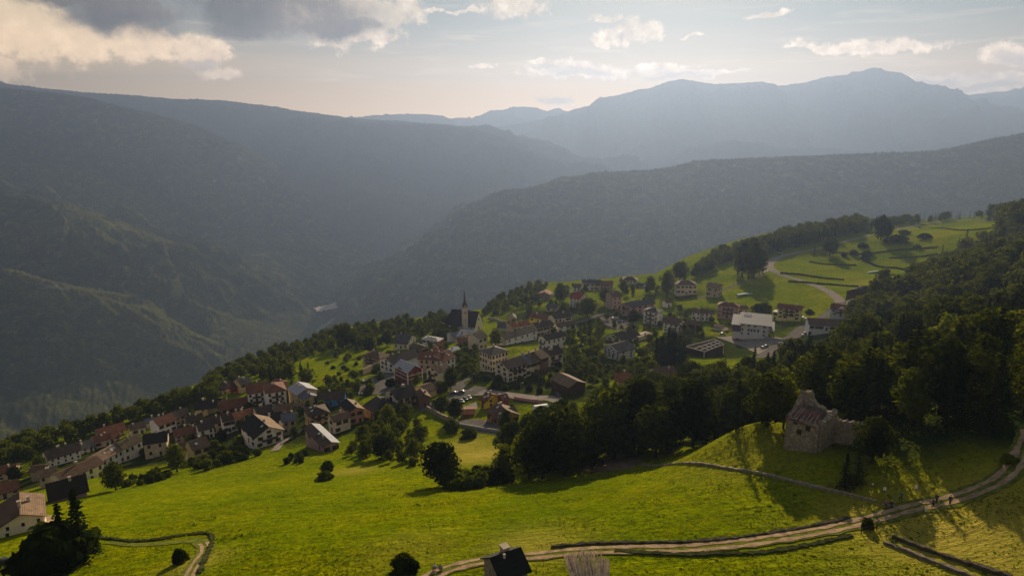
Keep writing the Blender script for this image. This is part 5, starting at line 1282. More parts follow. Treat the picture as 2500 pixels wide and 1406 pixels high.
wall_line('stone_wall', [(1565,1135),(1650,1133),(1740,1137),(1830,1152),(1920,1172),(2000,1192),(2070,1208),(2140,1226)], .4, .6, simple_mat('pale_field_stone', (0.24, 0.20, 0.14), .95, .5, 1.5, bscale=2.5, bstr=.8), 'thin field wall between the lit meadow and the ruin bank', 'wall', seed=5)
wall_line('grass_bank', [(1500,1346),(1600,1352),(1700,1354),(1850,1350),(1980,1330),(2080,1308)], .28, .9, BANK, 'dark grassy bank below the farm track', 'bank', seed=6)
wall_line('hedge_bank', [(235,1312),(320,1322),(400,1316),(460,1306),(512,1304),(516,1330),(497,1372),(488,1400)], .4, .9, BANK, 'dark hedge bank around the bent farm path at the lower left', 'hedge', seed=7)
wall_line('retaining_wall', [(335,325),(420,285),(520,240),(652,196)], 4.2, .6, simple_mat('sunlit_ramp_tone', (0.52, 0.40, 0.28), .9, .2), 'tall pale wall standing in for a sunlit ramp left of the oxblood house', 'wall', z='4', seed=8, rag=.02)  # light colour carries the sunlight of a sloping ramp, modelled as a wall
wall_line('retaining_wall', [(270,610),(300,500),(340,395)], 1.0, .5, M_GREY, 'low wall along the left side of the car park', 'wall', z='4', seed=9, rag=.02)
wall_line('retaining_wall', [(10,470),(120,530),(250,600),(460,690)], 2.0, .8, simple_mat('warm_stone_coping', (0.36, 0.27, 0.19), .9, .35), 'long straight stone wall descending below the small round tree', 'wall', z='E', seed=10, rag=.04)
wall_line('retaining_wall', [(470,700),(650,730),(820,760),(1100,810)], 1.2, .6, M_GREY, 'grey roadside wall above the bright meadow', 'wall', z='E', seed=11, rag=.04)
wall_line('retaining_wall', [(680,1255),(850,1285),(1080,1310)], 1.4, .5, WALLS['pink'], 'pale low wall along the lit road right of the yellow house', 'wall', z='6', seed=12, rag=.02)
wall_line('retaining_wall', [(730,430),(850,440),(862,455)], 1.2, .4, simple_mat('pale_parapet', (0.5, 0.46, 0.42), .9, .1), 'pale parapet at the outside of the hairpin bend', 'wall', z='M', seed=13, rag=.02)
wall_line('retaining_wall', [(540,1000),(680,1010),(860,1035),(910,1040)], 1.4, .5, M_GREY, 'grey yard wall in front of the village hall', 'wall', z='M', seed=14, rag=.02)
wall_line('retaining_wall', [(300,100),(500,150),(640,200)], 1.6, .5, WALLS['beige'], 'long churchyard wall right of the church gable', 'wall', z='6', seed=15, rag=.03)
wall_line('retaining_wall', [(1060,840),(1160,900),(1290,960)], 1.2, .5, M_GREY, 'garden wall below the small car park with two cars', 'wall', z='7', seed=16, rag=.03)
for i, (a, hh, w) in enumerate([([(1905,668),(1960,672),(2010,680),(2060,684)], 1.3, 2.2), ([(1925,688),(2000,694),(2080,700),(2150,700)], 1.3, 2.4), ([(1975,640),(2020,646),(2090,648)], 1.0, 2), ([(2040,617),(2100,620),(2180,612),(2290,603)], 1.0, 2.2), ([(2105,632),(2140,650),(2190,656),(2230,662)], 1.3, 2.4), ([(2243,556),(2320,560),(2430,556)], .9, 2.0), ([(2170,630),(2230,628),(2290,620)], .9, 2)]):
    wall_line('terrace_bank', a, hh, w, BANK, 'dark shaded terrace step %s in the far sunlit pasture' % ['just right of the hairpin bend', 'along the foot', 'left of the round tree shadow', 'under the row of bushes', 'curving below the green net', 'near the upper right treeline', 'in the middle right'][i], 'bank', seed=20 + i)  # dark bank material paints in the shadow of each terrace step
# ------------------------------------------------------------------ trees
def leaf_mat(name, c1, c2, tr=0.45):
    m = bpy.data.materials.new(name); m.use_nodes = True; nt = m.node_tree
    for nd in list(nt.nodes): nt.nodes.remove(nd)
    T = NT(nt); o = T.n('ShaderNodeOutputMaterial')
    oi = T.n('ShaderNodeObjectInfo'); tc = gen(T)
    n = T.noise(tc, 0.35, 3, 0.6); nb = T.noise(tc, 0.11, 2, 0.6)
    f = T.math('ADD', T.math('MULTIPLY', oi.outputs['Random'], 0.6), T.math('MULTIPLY', T.sstep(nb, .3, .7), 0.55), clamp=True)
    c = T.ramp(f, [(0.15, c1), (0.9, c2)])
    n2 = T.noise(tc, 1.6, 2, 0.6)
    c = T.mix(T.math('MULTIPLY', T.sstep(n2, 0.4, 0.65), 0.5), c, tuple(v * 0.45 for v in c1))
    d = T.n('ShaderNodeBsdfDiffuse'); T.link(c, d.inputs[0])
    t = T.n('ShaderNodeBsdfTranslucent'); T.link(T.mix(1.0, c, (1.5, 1.35, 0.5), 'MULTIPLY'), t.inputs[0])
    mx = T.n('ShaderNodeMixShader'); mx.inputs[0].default_value = tr; T.link(d.outputs[0], mx.inputs[1]); T.link(t.outputs[0], mx.inputs[2])
    T.link(mx.outputs[0], o.inputs[0]); return m
M_LEAF = leaf_mat('broad_leaves', (0.006, 0.014, 0.002), (0.085, 0.105, 0.005), 0.34)
M_LEAFL = leaf_mat('pale_sunlit_leaves', (0.055, 0.078, 0.006), (0.125, 0.145, 0.010), 0.42)  # paler green leaves, also painting sunlight onto trees that stand lit
M_NEED = leaf_mat('spruce_needles', (0.006, 0.013, 0.004), (0.022, 0.032, 0.006), 0.15)
M_BARK = simple_mat('bark', (0.055, 0.04, 0.03), .95, .4, 2, bstr=.4)
def quads_mesh(name, C, N, S, mats, rs, trunk=None, asp=1.0):
    """C centres, N normals, S sizes: one small leaf clump quad each"""
    n = len(C); N = N / np.maximum(np.linalg.norm(N, axis=1)[:, None], 1e-6)
    a = rs.randn(n, 3); U = np.cross(N, a); U /= np.maximum(np.linalg.norm(U, axis=1)[:, None], 1e-6); V = np.cross(N, U)
    U *= S[:, None]; V *= S[:, None] * asp
    k = rs.uniform(.6, 1.15, (n, 4, 1))
    P = np.stack([C - U * k[:, 0] - V * k[:, 0] * .6, C + U * k[:, 1] - V * k[:, 1], C + U * k[:, 2] * .7 + V * k[:, 2], C - U * k[:, 3] + V * k[:, 3] * .8], 1)
    co = P.reshape(-1, 3); q = np.arange(n * 4).reshape(-1, 4)
    me = bpy.data.meshes.new(name); me.vertices.add(len(co)); me.vertices.foreach_set('co', co.astype(np.float32).reshape(-1))
    me.loops.add(n * 4); me.loops.foreach_set('vertex_index', q.reshape(-1).astype(np.int32)); me.polygons.add(n); me.polygons.foreach_set('loop_start', np.arange(0, n * 4, 4, dtype=np.int32))
    me.update(calc_edges=True); me.materials.append(mats); return me
def broad_pts(seed, n, hgt_=10.0, rad=3.8, base=.22, lobes=14, tall=False):
    rs = np.random.RandomState(seed); C = []; N = []; S = []
    L = []
    for k in range(lobes):
        f = (k + .5) / lobes; z = hgt_ * (base + (0.93 - base) * f); env = math.sin(math.pi * min(1, .18 + f * .80)) ** .7
        a = k * 2.4 + rs.uniform(-.5, .5); r = rad * env * rs.uniform(.35, .72)
        L.append((r * math.cos(a), r * math.sin(a), z, rad * rs.uniform(.36, .56) * (.62 + .5 * env)))
    L.append((0, 0, hgt_ * .86, rad * .42)); L.append((0, 0, hgt_ * .6, rad * .7)); L.append((0, 0, hgt_ * .4, rad * .6))
    w = np.array([l[3] ** 2 for l in L]); w /= w.sum()
    for l, wk in zip(L, w):
        m = int(n * wk); d = rs.randn(m, 3); d /= np.linalg.norm(d, axis=1)[:, None]
        rr = l[3] * (1 - .35 * rs.rand(m) ** 2) * (1 + .18 * np.sin(d[:, 0] * 7 + seed) * np.cos(d[:, 1] * 6))
        C.append(np.array(l[:3]) + d * rr[:, None] * np.array([1, 1, .85])); N.append(d + rs.randn(m, 3) * .42); S.append(rs.uniform(.20, .42, m) * rad / 3.8 * (1500 / n) ** .42)
    return np.vstack(C), np.vstack(N), np.hstack(S), rs
def spruce_pts(seed, levels=24, br=9, hgt_=14.0, rad=2.9, per=7):
    rs = np.random.RandomState(seed); C = []; N = []; S = []
    for k in range(levels):
        f = k / (levels - 1); z0 = hgt_ * (.07 + .92 * f); R0 = rad * (1 - f) ** .85 * rs.uniform(.82, 1.1) + .12
        for b in range(max(4, int(br * (1 - .5 * f)))):
            a = rs.uniform(0, 2 * math.pi); rr0 = R0 * rs.uniform(.7, 1.12)
            for j in range(per):
                t = (j + .6) / per; r = rr0 * t
                C.append([r * math.cos(a) + rs.normal() * .08, r * math.sin(a) + rs.normal() * .08, z0 - .38 * r * t - .06 + rs.normal() * .08]); N.append([math.cos(a) * .35 + rs.normal() * .3, math.sin(a) * .35 + rs.normal() * .3, 1.0]); S.append(rs.uniform(.14, .26) * (1 - .35 * t) * (7 / per) ** .6 * (24 / levels) ** .5)
    return np.array(C), np.array(N), np.array(S), rs
def trunk_mesh(h, r, limbs=5, spread=2.2, seed=0):
    mb = MB(); rg = random.Random(seed); mb.bar((0, 0, -.6), (0.1, 0, h * .55), r, 0, r * .6, 7); mb.bar((0.1, 0, h * .55), (0, .1, h), r * .6, 0, r * .15, 6)
    for k in range(limbs):
        a = k * 2.4; z0 = h * rg.uniform(.35, .7); mb.bar((0, 0, z0), (spread * math.cos(a), spread * math.sin(a), z0 + h * .22), r * .35, 0, r * .1, 5)
    return mb.mesh('trunk', [M_BARK], True)
KIND = {}
def add_kind(key, crowns, trunk, h): KIND[key] = (crowns, trunk, h)
cr = [quads_mesh('crown', *broad_pts(s, 2600, lobes=l)[:3], M_LEAF, np.random.RandomState(s)) for s, l in ((1, 14), (2, 11), (3, 17), (4, 13))]
tk = trunk_mesh(7.5, .26)
add_kind('broad', cr, tk, 10.0)
cr = [quads_mesh('crown', *broad_pts(s, 2200, lobes=12, rad=3.4)[:3], M_LEAFL, np.random.RandomState(s)) for s in (11, 12, 13)]
add_kind('pale', cr, tk, 10.0)
cr = [quads_mesh('crown', *broad_pts(s, 2600, hgt_=14, lobes=16, rad=2.6, base=.12)[:3], M_LEAF, np.random.RandomState(s)) for s in (21, 22)]
add_kind('column', cr, trunk_mesh(10, .22, 4, 1.2), 14.0)
cr = [quads_mesh('crown', *spruce_pts(s, rad=r)[:3], M_NEED, np.random.RandomState(s), asp=1.3) for s, r in ((31, 2.9), (32, 2.4), (33, 3.3))]
add_kind('spruce', cr, trunk_mesh(12.5, .2, 0), 14.0)
cr = [quads_mesh('crown', *broad_pts(s, 900, hgt_=3.0, lobes=8, rad=2.0, base=.02)[:3], M_LEAF, np.random.RandomState(s)) for s in (41, 42, 43)]
cr = [quads_mesh('foliage', *(lambda q: (q[0], q[1], q[2] * 1.5))(broad_pts(s, 1000, hgt_=3.0, lobes=8, rad=2.0, base=.02)), M_LEAF, np.random.RandomState(s)) for s in (41, 42, 43)]
add_kind('shrub', cr, trunk_mesh(1.8, .09, 4, .8), 3.0)
cr = [quads_mesh('foliage', *(lambda q: (q[0], q[1], q[2] * 1.5))(broad_pts(s, 900, hgt_=3.0, lobes=8, rad=1.9, base=.02)), M_LEAFL, np.random.RandomState(s)) for s in (44, 45)]
add_kind('paleshrub', cr, trunk_mesh(1.8, .09, 4, .8), 3.0)
NAME = dict(broad='broadleaf_tree', pale='broadleaf_tree', column='broadleaf_tree', spruce='spruce_tree', shrub='shrub', paleshrub='shrub')
CAT = dict(broad='tree', pale='tree', column='tree', spruce='spruce', shrub='shrub', paleshrub='shrub')
TREES = []      # (x, y, z, height_m, kind, label, group, width factor, seed)
trng = random.Random(77)
def one(px, py, hpx, kind, label, wf=1.0, group=None, hm=None):
    g = gp(px, py); h = hm or hpx * np.linalg.norm(g) / F / .93
    TREES.append([g[0], g[1], g[2], h, kind, label, group, wf, trng.random()])
def inpoly(px, py, P):
    c = False; j = len(P) - 1
    for i in range(len(P)):
        if (P[i][1] > py) != (P[j][1] > py) and px < (P[j][0] - P[i][0]) * (py - P[i][1]) / (P[j][1] - P[i][1] + 1e-9) + P[i][0]: c = not c
        j = i
    return c
def free(x, y, pad=1.0):
    for (cx, cy, r, yaw, hx, hy) in FOOT:
        dx, dy = x - cx, y - cy
        if dx * dx + dy * dy > (r + 4 + pad) ** 2: continue
        u = dx * math.cos(yaw) + dy * math.sin(yaw); v = -dx * math.sin(yaw) + dy * math.cos(yaw)
        if abs(u) < hx + pad and abs(v) < hy + pad: return False
    return True
ROADP = np.vstack([w for w, _ in ROADS]); ROADW = np.hstack([np.full(len(w), r) for w, r in ROADS])
def offroad(x, y, pad=.5): return not (np.hypot(ROADP[:, 0] - x, ROADP[:, 1] - y) < ROADW + pad).any()
def scatter(poly, spacing, hr, kinds, label, group, n=4000, seed=0, wf=(.85, 1.2), pad=2.0, limit=9999, z=None):
    if z: poly = [zp(z, p) for p in poly]
    rg = random.Random(seed); xs = [p[0] for p in poly]; ys = [p[1] for p in poly]; pts = []; grid = {}
    for _ in range(n):
        if len(pts) >= limit: break
        px, py = rg.uniform(min(xs), max(xs)), rg.uniform(min(ys), max(ys))
        if not inpoly(px, py, poly): continue
        g = gp(px, py); key = (int(g[0] // spacing), int(g[1] // spacing))
        if any((g[0] - q[0]) ** 2 + (g[1] - q[1]) ** 2 < spacing ** 2 for a in (-1, 0, 1) for b in (-1, 0, 1) for q in grid.get((key[0] + a, key[1] + b), ())): continue
        if not free(g[0], g[1], pad) or not offroad(g[0], g[1]): continue
        grid.setdefault(key, []).append(g); pts.append(g)
        k = rg.choices([a for a, _ in kinds], [w for _, w in kinds])[0]
        h = rg.uniform(*hr); h = h * (.32 if k in ('shrub', 'paleshrub') and hr[1] > 6 else 1)
        lb = label(k) if callable(label) else label
        TREES.append([g[0], g[1], g[2], h, k, lb, group, rg.uniform(*wf), rg.random()])
    return pts
KN = dict(broad='dark green broadleaf tree', pale='pale green leafy tree', column='slim upright leafy tree', spruce='dark pointed spruce', shrub='dark low shrub', paleshrub='light green low shrub')
def L(where): return lambda k: KN[k] + ' ' + where
# named single trees
one(1075,1184,102,'broad','big round dark tree alone at the top edge of the lit meadow',1.15)
one(1111,1024,50,'broad','small lollipop tree on the grass beside the long descending wall',1.1)
one(1101,952,56,'broad','tall round tree in front of the tall cream house',.85)
one(162,1375,120,'spruce','left one of two broad black spruces at the lower left corner',1.5); one(205,1372,148,'spruce','right, taller one of two broad black spruces at the lower left corner',1.45); one(130,1392,80,'shrub','large black bush at the foot of the two broad spruces',1.3)
one(283,1196,58,'broad','small dark tree beside the meadow right of the black roofed pink house',1.0)
one(433,1152,60,'pale','round green bushy tree in front of the brown tiled double house',1.15)
one(440,1372,26,'shrub','dark bush beside the bent farm path at the lower left',1.0); one(985,1392,34,'shrub','wide dark bush at the bottom edge left of the hut',1.3); one(1005,1396,26,'shrub','smaller dark bush joined to the wide one left of the hut',1.1)
one(845,848,52,'broad','round dark tree on the slope at the upper left of the village',1.2); one(902,862,36,'broad','dark round tree behind the peach house',1.3); one(945,845,34,'broad','round tree left of the grey roofed cream house',1.2)
one(1210,846,42,'pale','bushy lit tree between the church and the cream block',1.25)
one(1628,725,60,'pale','larger of two round sunlit trees on the upper village edge',1.0); one(1587,716,40,'pale','smaller of two round sunlit trees on the upper village edge',1.1)
one(1659,688,46,'broad','dark tree standing on the skyline above the cream villa',1.2)
one(1434,774,46,'broad','dark wide tree in front of the red roofed white house',1.35); one(1367,738,46,'broad','tall round dark tree on the skyline left of the white house',.9)
one(1376,762,24,'pale','round light bush tree below the red roofed white house',1.4); one(1476,742,36,'broad','dark tree left of the peach walled house',1.1); one(1522,712,24,'broad','small dark tree below the cream skyline villa',1.3)
one(1546,792,34,'broad','dark tree in front of the large pinkish house',1.1); one(1326,708,14,'broad','tiny tree on the skyline above the orange gable',1.3); one(1516,698,22,'column','little pointed tree left of the skyline villa',1.0)
for (x, y, h, w) in ((1601,884,56,1.3),(1616,888,66,1.2),(1630,884,72,1.2),(1645,888,70,1.1),(1658,880,58,1.2),(1668,886,54,1.2),(1640,872,60,1.2),(1612,874,50,1.2)): one(x,y,h,'spruce','black spruce in the tight clump above the hall pavilion',w*1.7,'black spruces in the village clump')
one(1710,792,44,'spruce','taller slim dark cypress in front of the long white house',.55); one(1723,788,26,'spruce','shorter slim dark cypress in front of the long white house',.6)
for (x, y, h) in ((1800,672,66),(1812,678,82),(1826,682,88),(1840,676,80),(1853,672,62),(1862,668,50),(1832,668,84)): one(x,y,h,'column','tall dark tree in the grove left of the hairpin bend',1.05,'tall trees in the hairpin grove')
one(2025,624,40,'broad','solitary round tree in the upper pasture casting a long shadow',1.25); one(2150,586,50,'broad','dense dark tree between the road and the upper pasture',.95); one(2163,584,34,'broad','smaller tree touching the dense dark one by the road',1.0)
one(1988,622,18,'spruce','small pointed tree at the road left of the solitary round tree',1.2)
for i, (x, y, h, w) in enumerate(((2194,592,14,2.2),(2170,590,9,2),(2208,572,8,2.4),(2258,582,9,2.2),(2235,572,6,2),(2106,604,8,2.2),(2116,624,9,2),(2083,622,9,1.6),(2240,606,7,1.5),(2170,598,6,1.4),(2060,625,8,1.3),(2112,634,8,2),(2300,548,6,2))):
    one(x,y,h,'shrub','low dark bush in the upper pasture',w,'bushes dotted over the upper pasture')
one(2340,602,22,'spruce','first of the two spruces alone above the pasture right edge',1.1); one(2358,594,28,'spruce','right spruce of the two alone above the pasture right edge',1.2); one(2300,620,20,'spruce','small spruce at the pasture right edge below the pair',1.1)
one(2128,1130,98,'broad','large tree with lit left rim in front of the long ruined wall',1.05)
one(2060,1190,76,'spruce','left ragged spruce below the ruin',1.3); one(2090,1186,90,'spruce','right ragged spruce below the ruin',1.3)
one(1912,1045,112,'pale','tall tree with yellow lit edge left of the ruined tower',.9); one(1900,1012,100,'pale','lit leafy tree behind the tall one left of the ruin',.9)
one(1250,1012,26,'column','small dark conical tree in front of the orange house',1.3); one(1236,1048,46,'broad','dark tree right of the orange house at the forest corner',1.0)
one(1852,758,14,'shrub','bush on the lit slope left of the pale yellow house',1.6); one(1866,762,18,'shrub','larger bush on the lit slope left of the pale yellow house',1.3); one(1975,766,9,'shrub','round bush right of the pale yellow house',1.6)
one(2118,1290,20,'shrub','bush on the lower side of the farm track near the wall ends',.9); one(2085,1180,20,'paleshrub','small yellow lit shrub below the two ragged spruces',1.2)
one(795,1172,17,'shrub','dark shrub at the left top of the meadow',1.7); one(1100,1190,40,'shrub','shrub under the big round dark tree',1.1); one(800,1150,22,'shrub','twin shrub above the meadow near the dark one',1.0)
one(1146,1068,20,'shrub','small bush with a trough on the bright meadow',1.6); one(1103,1052,24,'shrub','dark rounded bush under the long descending wall',1.3)
one(100,1155,34,'broad','small round tree at the left edge between old brown roofs',1.2); one(40,1175,30,'broad','dark tree at the left edge of the picture among old roofs',1.2); one(2460,1130,16,'paleshrub','yellow lit shrub near the bend of the farm track',1.4)
for x, y, h, k, w in ((1292,1168,118,'pale',1.2),(1325,1168,140,'broad',1.1),(1378,1160,158,'broad',1.05),(1445,1146,160,'column',1.2),(1500,1122,172,'broad',1.0),(1560,1108,168,'broad',1.1),(1625,1100,160,'column',1.2),(1690,1090,150,'broad',1.1),(1600,1118,120,'broad',1.2),(1235,1168,80,'pale',1.2)):
    one(x,y,h,k,'large dark tree on the lower edge of the middle wood shading the meadow',w,'large trees along the lower wood edge')
# tree belts and woods
scatter([(-20,1135),(60,1095),(120,1080),(200,1062),(300,1030),(420,985),(520,950),(535,975),(450,1000),(350,1028),(270,1052),(200,1075),(120,1100),(60,1120),(-20,1150)], 6.0, (8, 12.5), [('broad', 5), ('pale', 1)], L('in the treeline at the lower left brink'), 'trees along the left brink', 3000, 1, (1.0, 1.45))
scatter([(0,1100),(80,1075),(80,1120),(0,1130)], 4, (3, 5), [('paleshrub', 1), ('shrub', 1)], L('on the grass strip at the left edge'), 'shrubs on the left grass strip', 300, 2, (1, 1.5))
scatter([(455,975),(520,935),(560,905),(640,872),(700,850),(770,832),(870,800),(900,815),(880,850),(800,858),(730,880),(690,930),(640,925),(600,920),(540,950),(500,960)], 7.0, (6, 10), [('broad', 5), ('pale', 2), ('spruce', .5)], L('on the bushy slope above the left rows'), 'trees on the slope left of the village', 3000, 3, (1.0, 1.5))
scatter([(640,925),(760,925),(750,945),(650,935)], 6, (10, 14), [('spruce', 3), ('broad', 1)], L('behind the white balcony house'), 'dark trees behind the balcony house', 400, 4, (1.1, 1.4))
scatter([(800,870),(870,850),(880,880),(868,905),(845,925),(790,910)], 9, (3, 7), [('shrub', 3), ('broad', 1.4), ('paleshrub', 2)], L('on the lit slope left of the peach house'), 'bushes on the slope left of the peach house', 500, 5, (1.1, 1.5))
scatter([(755,965),(800,935),(870,925),(884,940),(868,985),(830,975)], 5, (3.5, 7), [('broad', 2), ('pale', 1), ('shrub', 1)], L('in the gardens below the car park'), 'garden trees below the car park', 500, 6, (1, 1.4))
scatter([(880,812),(960,792),(1090,775),(1100,800),(1080,830),(1050,815),(1020,830),(960,825),(930,850),(880,850)], 7, (6, 10), [('broad', 4), ('pale', 3), ('shrub', 1)], L('among the gardens left of the church'), 'trees left of the church', 1500, 7, (1, 1.5))
scatter([(1085,795),(1110,790),(1115,828),(1085,830)], 6, (7, 10), [('broad', 2)], L('beside the church apse'), 'trees beside the church', 300, 8, (1, 1.4))
scatter([(1180,770),(1225,735),(1290,703),(1325,700),(1320,735),(1270,750),(1215,775)], 8, (6, 10), [('broad', 4), ('pale', 2), ('shrub', 2)], L('on the brink right of the church'), 'trees right of the church', 1200, 9, (1, 1.4))
scatter([(1280,740),(1380,735),(1390,770),(1340,775),(1290,770)], 8, (4, 8), [('pale', 3), ('paleshrub', 3), ('broad', 1)], L('in the lit gardens above the bright yellow house'), 'lit garden trees above the yellow house', 500, 10, (1, 1.5))
scatter([(1385,830),(1470,800),(1480,850),(1470,905),(1400,905),(1380,870)], 8.5, (5, 9), [('broad', 3), ('pale', 2), ('shrub', 1)], L('in the central gardens'), 'trees in the central gardens', 900, 11, (1, 1.5))
scatter([(1400,905),(1480,900),(1560,885),(1600,910),(1560,930),(1480,945),(1420,935)], 6, (4, 8), [('pale', 3), ('paleshrub', 2), ('broad', 2)], L('in the sunny gardens above the forest'), 'trees in the sunny gardens', 900, 12, (1, 1.5))
scatter([(1480,760),(1560,800),(1700,740),(1760,790),(1700,870),(1560,880),(1540,830),(1480,800)], 8, (4, 7), [('broad', 3), ('shrub', 2), ('pale', 1), ('column', .6)], L('in the gardens of the upper village'), 'garden trees in the upper village', 700, 13, (1, 1.4))
scatter([(1040,870),(1165,850),(1160,935),(1110,930),(1060,920)], 9, (4, 7), [('broad', 3), ('shrub', 2)], L('left of the cream block'), 'trees left of the cream block', 300, 14, (1, 1.3))
scatter([(1230,915),(1380,870),(1400,935),(1360,960),(1150,960),(1170,930)], 7, (2, 3.5), [('shrub', 3)], L('in the shaded garden of the central row'), 'shrubs in the central row garden', 500, 15, (1, 1.3))
scatter([(850,1115),(868,1070),(905,1040),(945,1005),(985,1005),(1010,1040),(1040,1060),(1035,1100),(1010,1140),(960,1130),(900,1125)], 5.2, (4, 9.5), [('broad', 4), ('pale', 4), ('column', .6), ('paleshrub', 2)], L('in the thicket below the cream balcony house'), 'trees of the thicket above the meadow', 1500, 16, (.9, 1.3))
scatter([(1090,1192),(1130,1170),(1215,1160),(1240,1175),(1180,1190),(1110,1198)], 2.4, (2.2, 4), [('paleshrub', 3), ('shrub', 2)], L('in the hedge at the top of the lit meadow'), 'hedge shrubs at the meadow top', 600, 17, (.8, 1.2))
scatter([(700,1122),(745,1112),(740,1130),(700,1132)], 2.5, (1.5, 2.5), [('shrub', 1)], L('under the pink and metal roofed house'), 'shrubs under the pink house', 200, 18)
scatter([(460,1130),(540,1105),(640,1110),(560,1135),(480,1150)], 3.5, (2, 4), [('shrub', 2), ('paleshrub', 1)], L('along the meadow edge below the left rows'), 'shrubs along the meadow edge', 300, 19)
scatter([(290,1185),(400,1150),(420,1165),(330,1190)], 3, (1.5, 3), [('shrub', 2), ('paleshrub', 1)], L('on the rough bank left of the round bushy tree'), 'shrubs on the rough bank', 300, 20)
G4 = [('broad', 1.5), ('shrub', 3), ('pale', 2), ('paleshrub', 4), ('column', .5)]
scatter([(1290,770),(1480,740),(1560,760),(1560,860),(1480,850),(1300,830)], 11, (3, 7), G4, L('between the houses of the centre right'), 'garden trees between the centre right houses', 400, 41, pad=1.0)
scatter([(900,880),(1160,800),(1170,860),(1120,1000),(980,1000),(900,960)], 11, (3, 6), G4, L('between the houses around the plaza'), 'garden trees between the plaza houses', 350, 42, pad=1.0)
scatter([(330,1110),(560,990),(760,940),(800,1020),(700,1080),(560,1100),(430,1120)], 7, (3, 6), G4, L('squeezed between the left rows'), 'garden trees between the left rows', 350, 43, pad=.8)
scatter([(1330,700),(1560,690),(1640,720),(1560,760),(1340,760)], 9, (4, 8), G4, L('below the skyline houses'), 'garden trees below the skyline houses', 350, 44, pad=1.0)
# hairpin woods and the skyline rows
scatter([(1690,680),(1715,650),(1760,622),(1830,600),(1870,590),(1900,600),(1880,625),(1830,625),(1780,640),(1730,665)], 7, (9, 14), [('broad', 5), ('column', 1)], L('in the wood above the cream villas'), 'trees of the wood above the villas', 1500, 21, (1, 1.4))
scatter([(1860,600),(1930,580),(2010,568),(2100,552),(2120,558),(2050,582),(1960,602),(1880,622)], 7, (13, 20), [('broad', 3), ('column', 3), ('spruce', 2)], L('in the tall wood behind the hairpin road'), 'trees of the tall wood behind the road', 1800, 22, (1, 1.35))
scatter([(2080,562),(2200,543),(2300,535),(2400,528),(2402,534),(2300,542),(2200,552),(2090,572)], 8, (10, 14), [('spruce', 3), ('column', 2)], L('in the far row along the skyline road'), 'trees in the far skyline row', 1500, 23, (1, 1.4))
scatter([(2395,540),(2440,520),(2540,505),(2540,560),(2440,545)], 7, (17, 23), [('broad', 3), ('spruce', 2)], L('in the dark clump at the right skyline'), 'trees of the right skyline clump', 700, 24, (1, 1.3))
# forests
FK = [('broad', 5), ('pale', 1.2), ('spruce', 1.5), ('column', 1)]
scatter([(1240,1135),(1290,1158),(1400,1148),(1500,1112),(1640,1092),(1750,1062),(1880,1040),(1905,1000),(1900,950),(1750,935),(1640,970),(1560,985),(1480,1012),(1400,1038),(1340,1062),(1300,1082),(1255,1100)], 5.6, (9, 13.5), FK, L('in the wood between the meadow and the village'), 'trees of the middle wood', 9000, 31, (.95, 1.3))
scatter([(1700,975),(1800,962),(1880,940),(1950,905),(2020,885),(2080,855),(2150,820),(2260,820),(2400,800),(2540,790),(2540,1085),(2440,1068),(2400,1052),(2280,1045),(2160,1045),(2080,1035),(1990,1000),(1900,960)], 6.2, (10, 19), [('broad', 3), ('pale', .5), ('spruce', 4), ('column', 1)], L('in the big dark forest on the right slope'), 'trees of the dark right forest', 14000, 32, (1.0, 1.35))
scatter([(2060,800),(2110,745),(2150,705),(2230,690),(2300,640),(2400,590),(2460,555),(2540,530),(2540,800),(2400,800),(2260,820),(2150,800)], 7.4, (8, 16), [('broad', 5), ('pale', 2.5), ('spruce', 1.6)], L('on the upper wooded right slope'), 'trees of the upper right slope', 12000, 33, (1.1, 1.55))
print('HOUSE trees', len(TREES))
# pixel height decides which become things and which the mass
def show(t): return t[3] / math.sqrt(t[0] ** 2 + t[1] ** 2 + t[2] ** 2)
fam = {}
for t in TREES: fam.setdefault(NAME[t[4]], []).append(t)
rest = []; keepers = []
for nm, ts in fam.items():
    ts.sort(key=lambda t: (t[6] is not None, -show(t)))
    keepers += ts[:298]; rest += ts[298:]
    print('HOUSE', nm, len(ts))
for (x, y, z, h, k, lab, grp, wf, sd_) in keepers:
    crowns, trunk, H0 = KIND[k]; s = h / H0
    root = empty(NAME[k], (x, y, z), sd_ * 6.283); root.scale = (s * wf, s * wf, s)
    c = bpy.data.objects.new('foliage' if 'shrub' in k else 'crown', crowns[int(sd_ * 977) % len(crowns)]); COL.objects.link(c); c.parent = root
    t = bpy.data.objects.new('stem' if 'shrub' in k else 'trunk', trunk); COL.objects.link(t); t.parent = root
    tag(root, lab, CAT[k], grp)
# the remaining forest: one mass
LOD = {'b': [broad_pts(s, 420, lobes=9) for s in (51, 52, 53)], 's': [spruce_pts(s, 13, 7, per=4) for s in (61, 62)]}
for key, nm, mat, lab in (('b', 'woodland', M_LEAF, None), ('s', 'spruce_woodland', M_NEED, None)):
    Cs, Ns, Ss = [], [], []
    for (x, y, z, h, k, *_r) in rest:
        if (k == 'spruce') != (key == 's') or 'shrub' in k: continue
        sd_ = _r[-1]; Cc, Nn, Sc, _ = LOD[key][int(sd_ * 991) % len(LOD[key])]
        H0 = 14.0 if key == 's' else 10.0; s = h / H0; wf = _r[-2]; a = sd_ * 6.283; ca, sa = math.cos(a), math.sin(a)
        M_ = np.array([[ca, -sa, 0], [sa, ca, 0], [0, 0, 1]]).T
        sc = np.array([s * wf, s * wf, s])
        Cs.append((Cc * sc) @ M_ + np.array([x, y, z])); Ns.append(Nn @ M_); Ss.append(Sc * s * 1.1)
    if Cs:
        me = quads_mesh(nm, np.vstack(Cs), np.vstack(Ns), np.hstack(Ss), mat, np.random.RandomState(5))
        o = bpy.data.objects.new(nm, me); COL.objects.link(o); tag(o, kind='stuff'); print('HOUSE mass', nm, len(me.polygons))

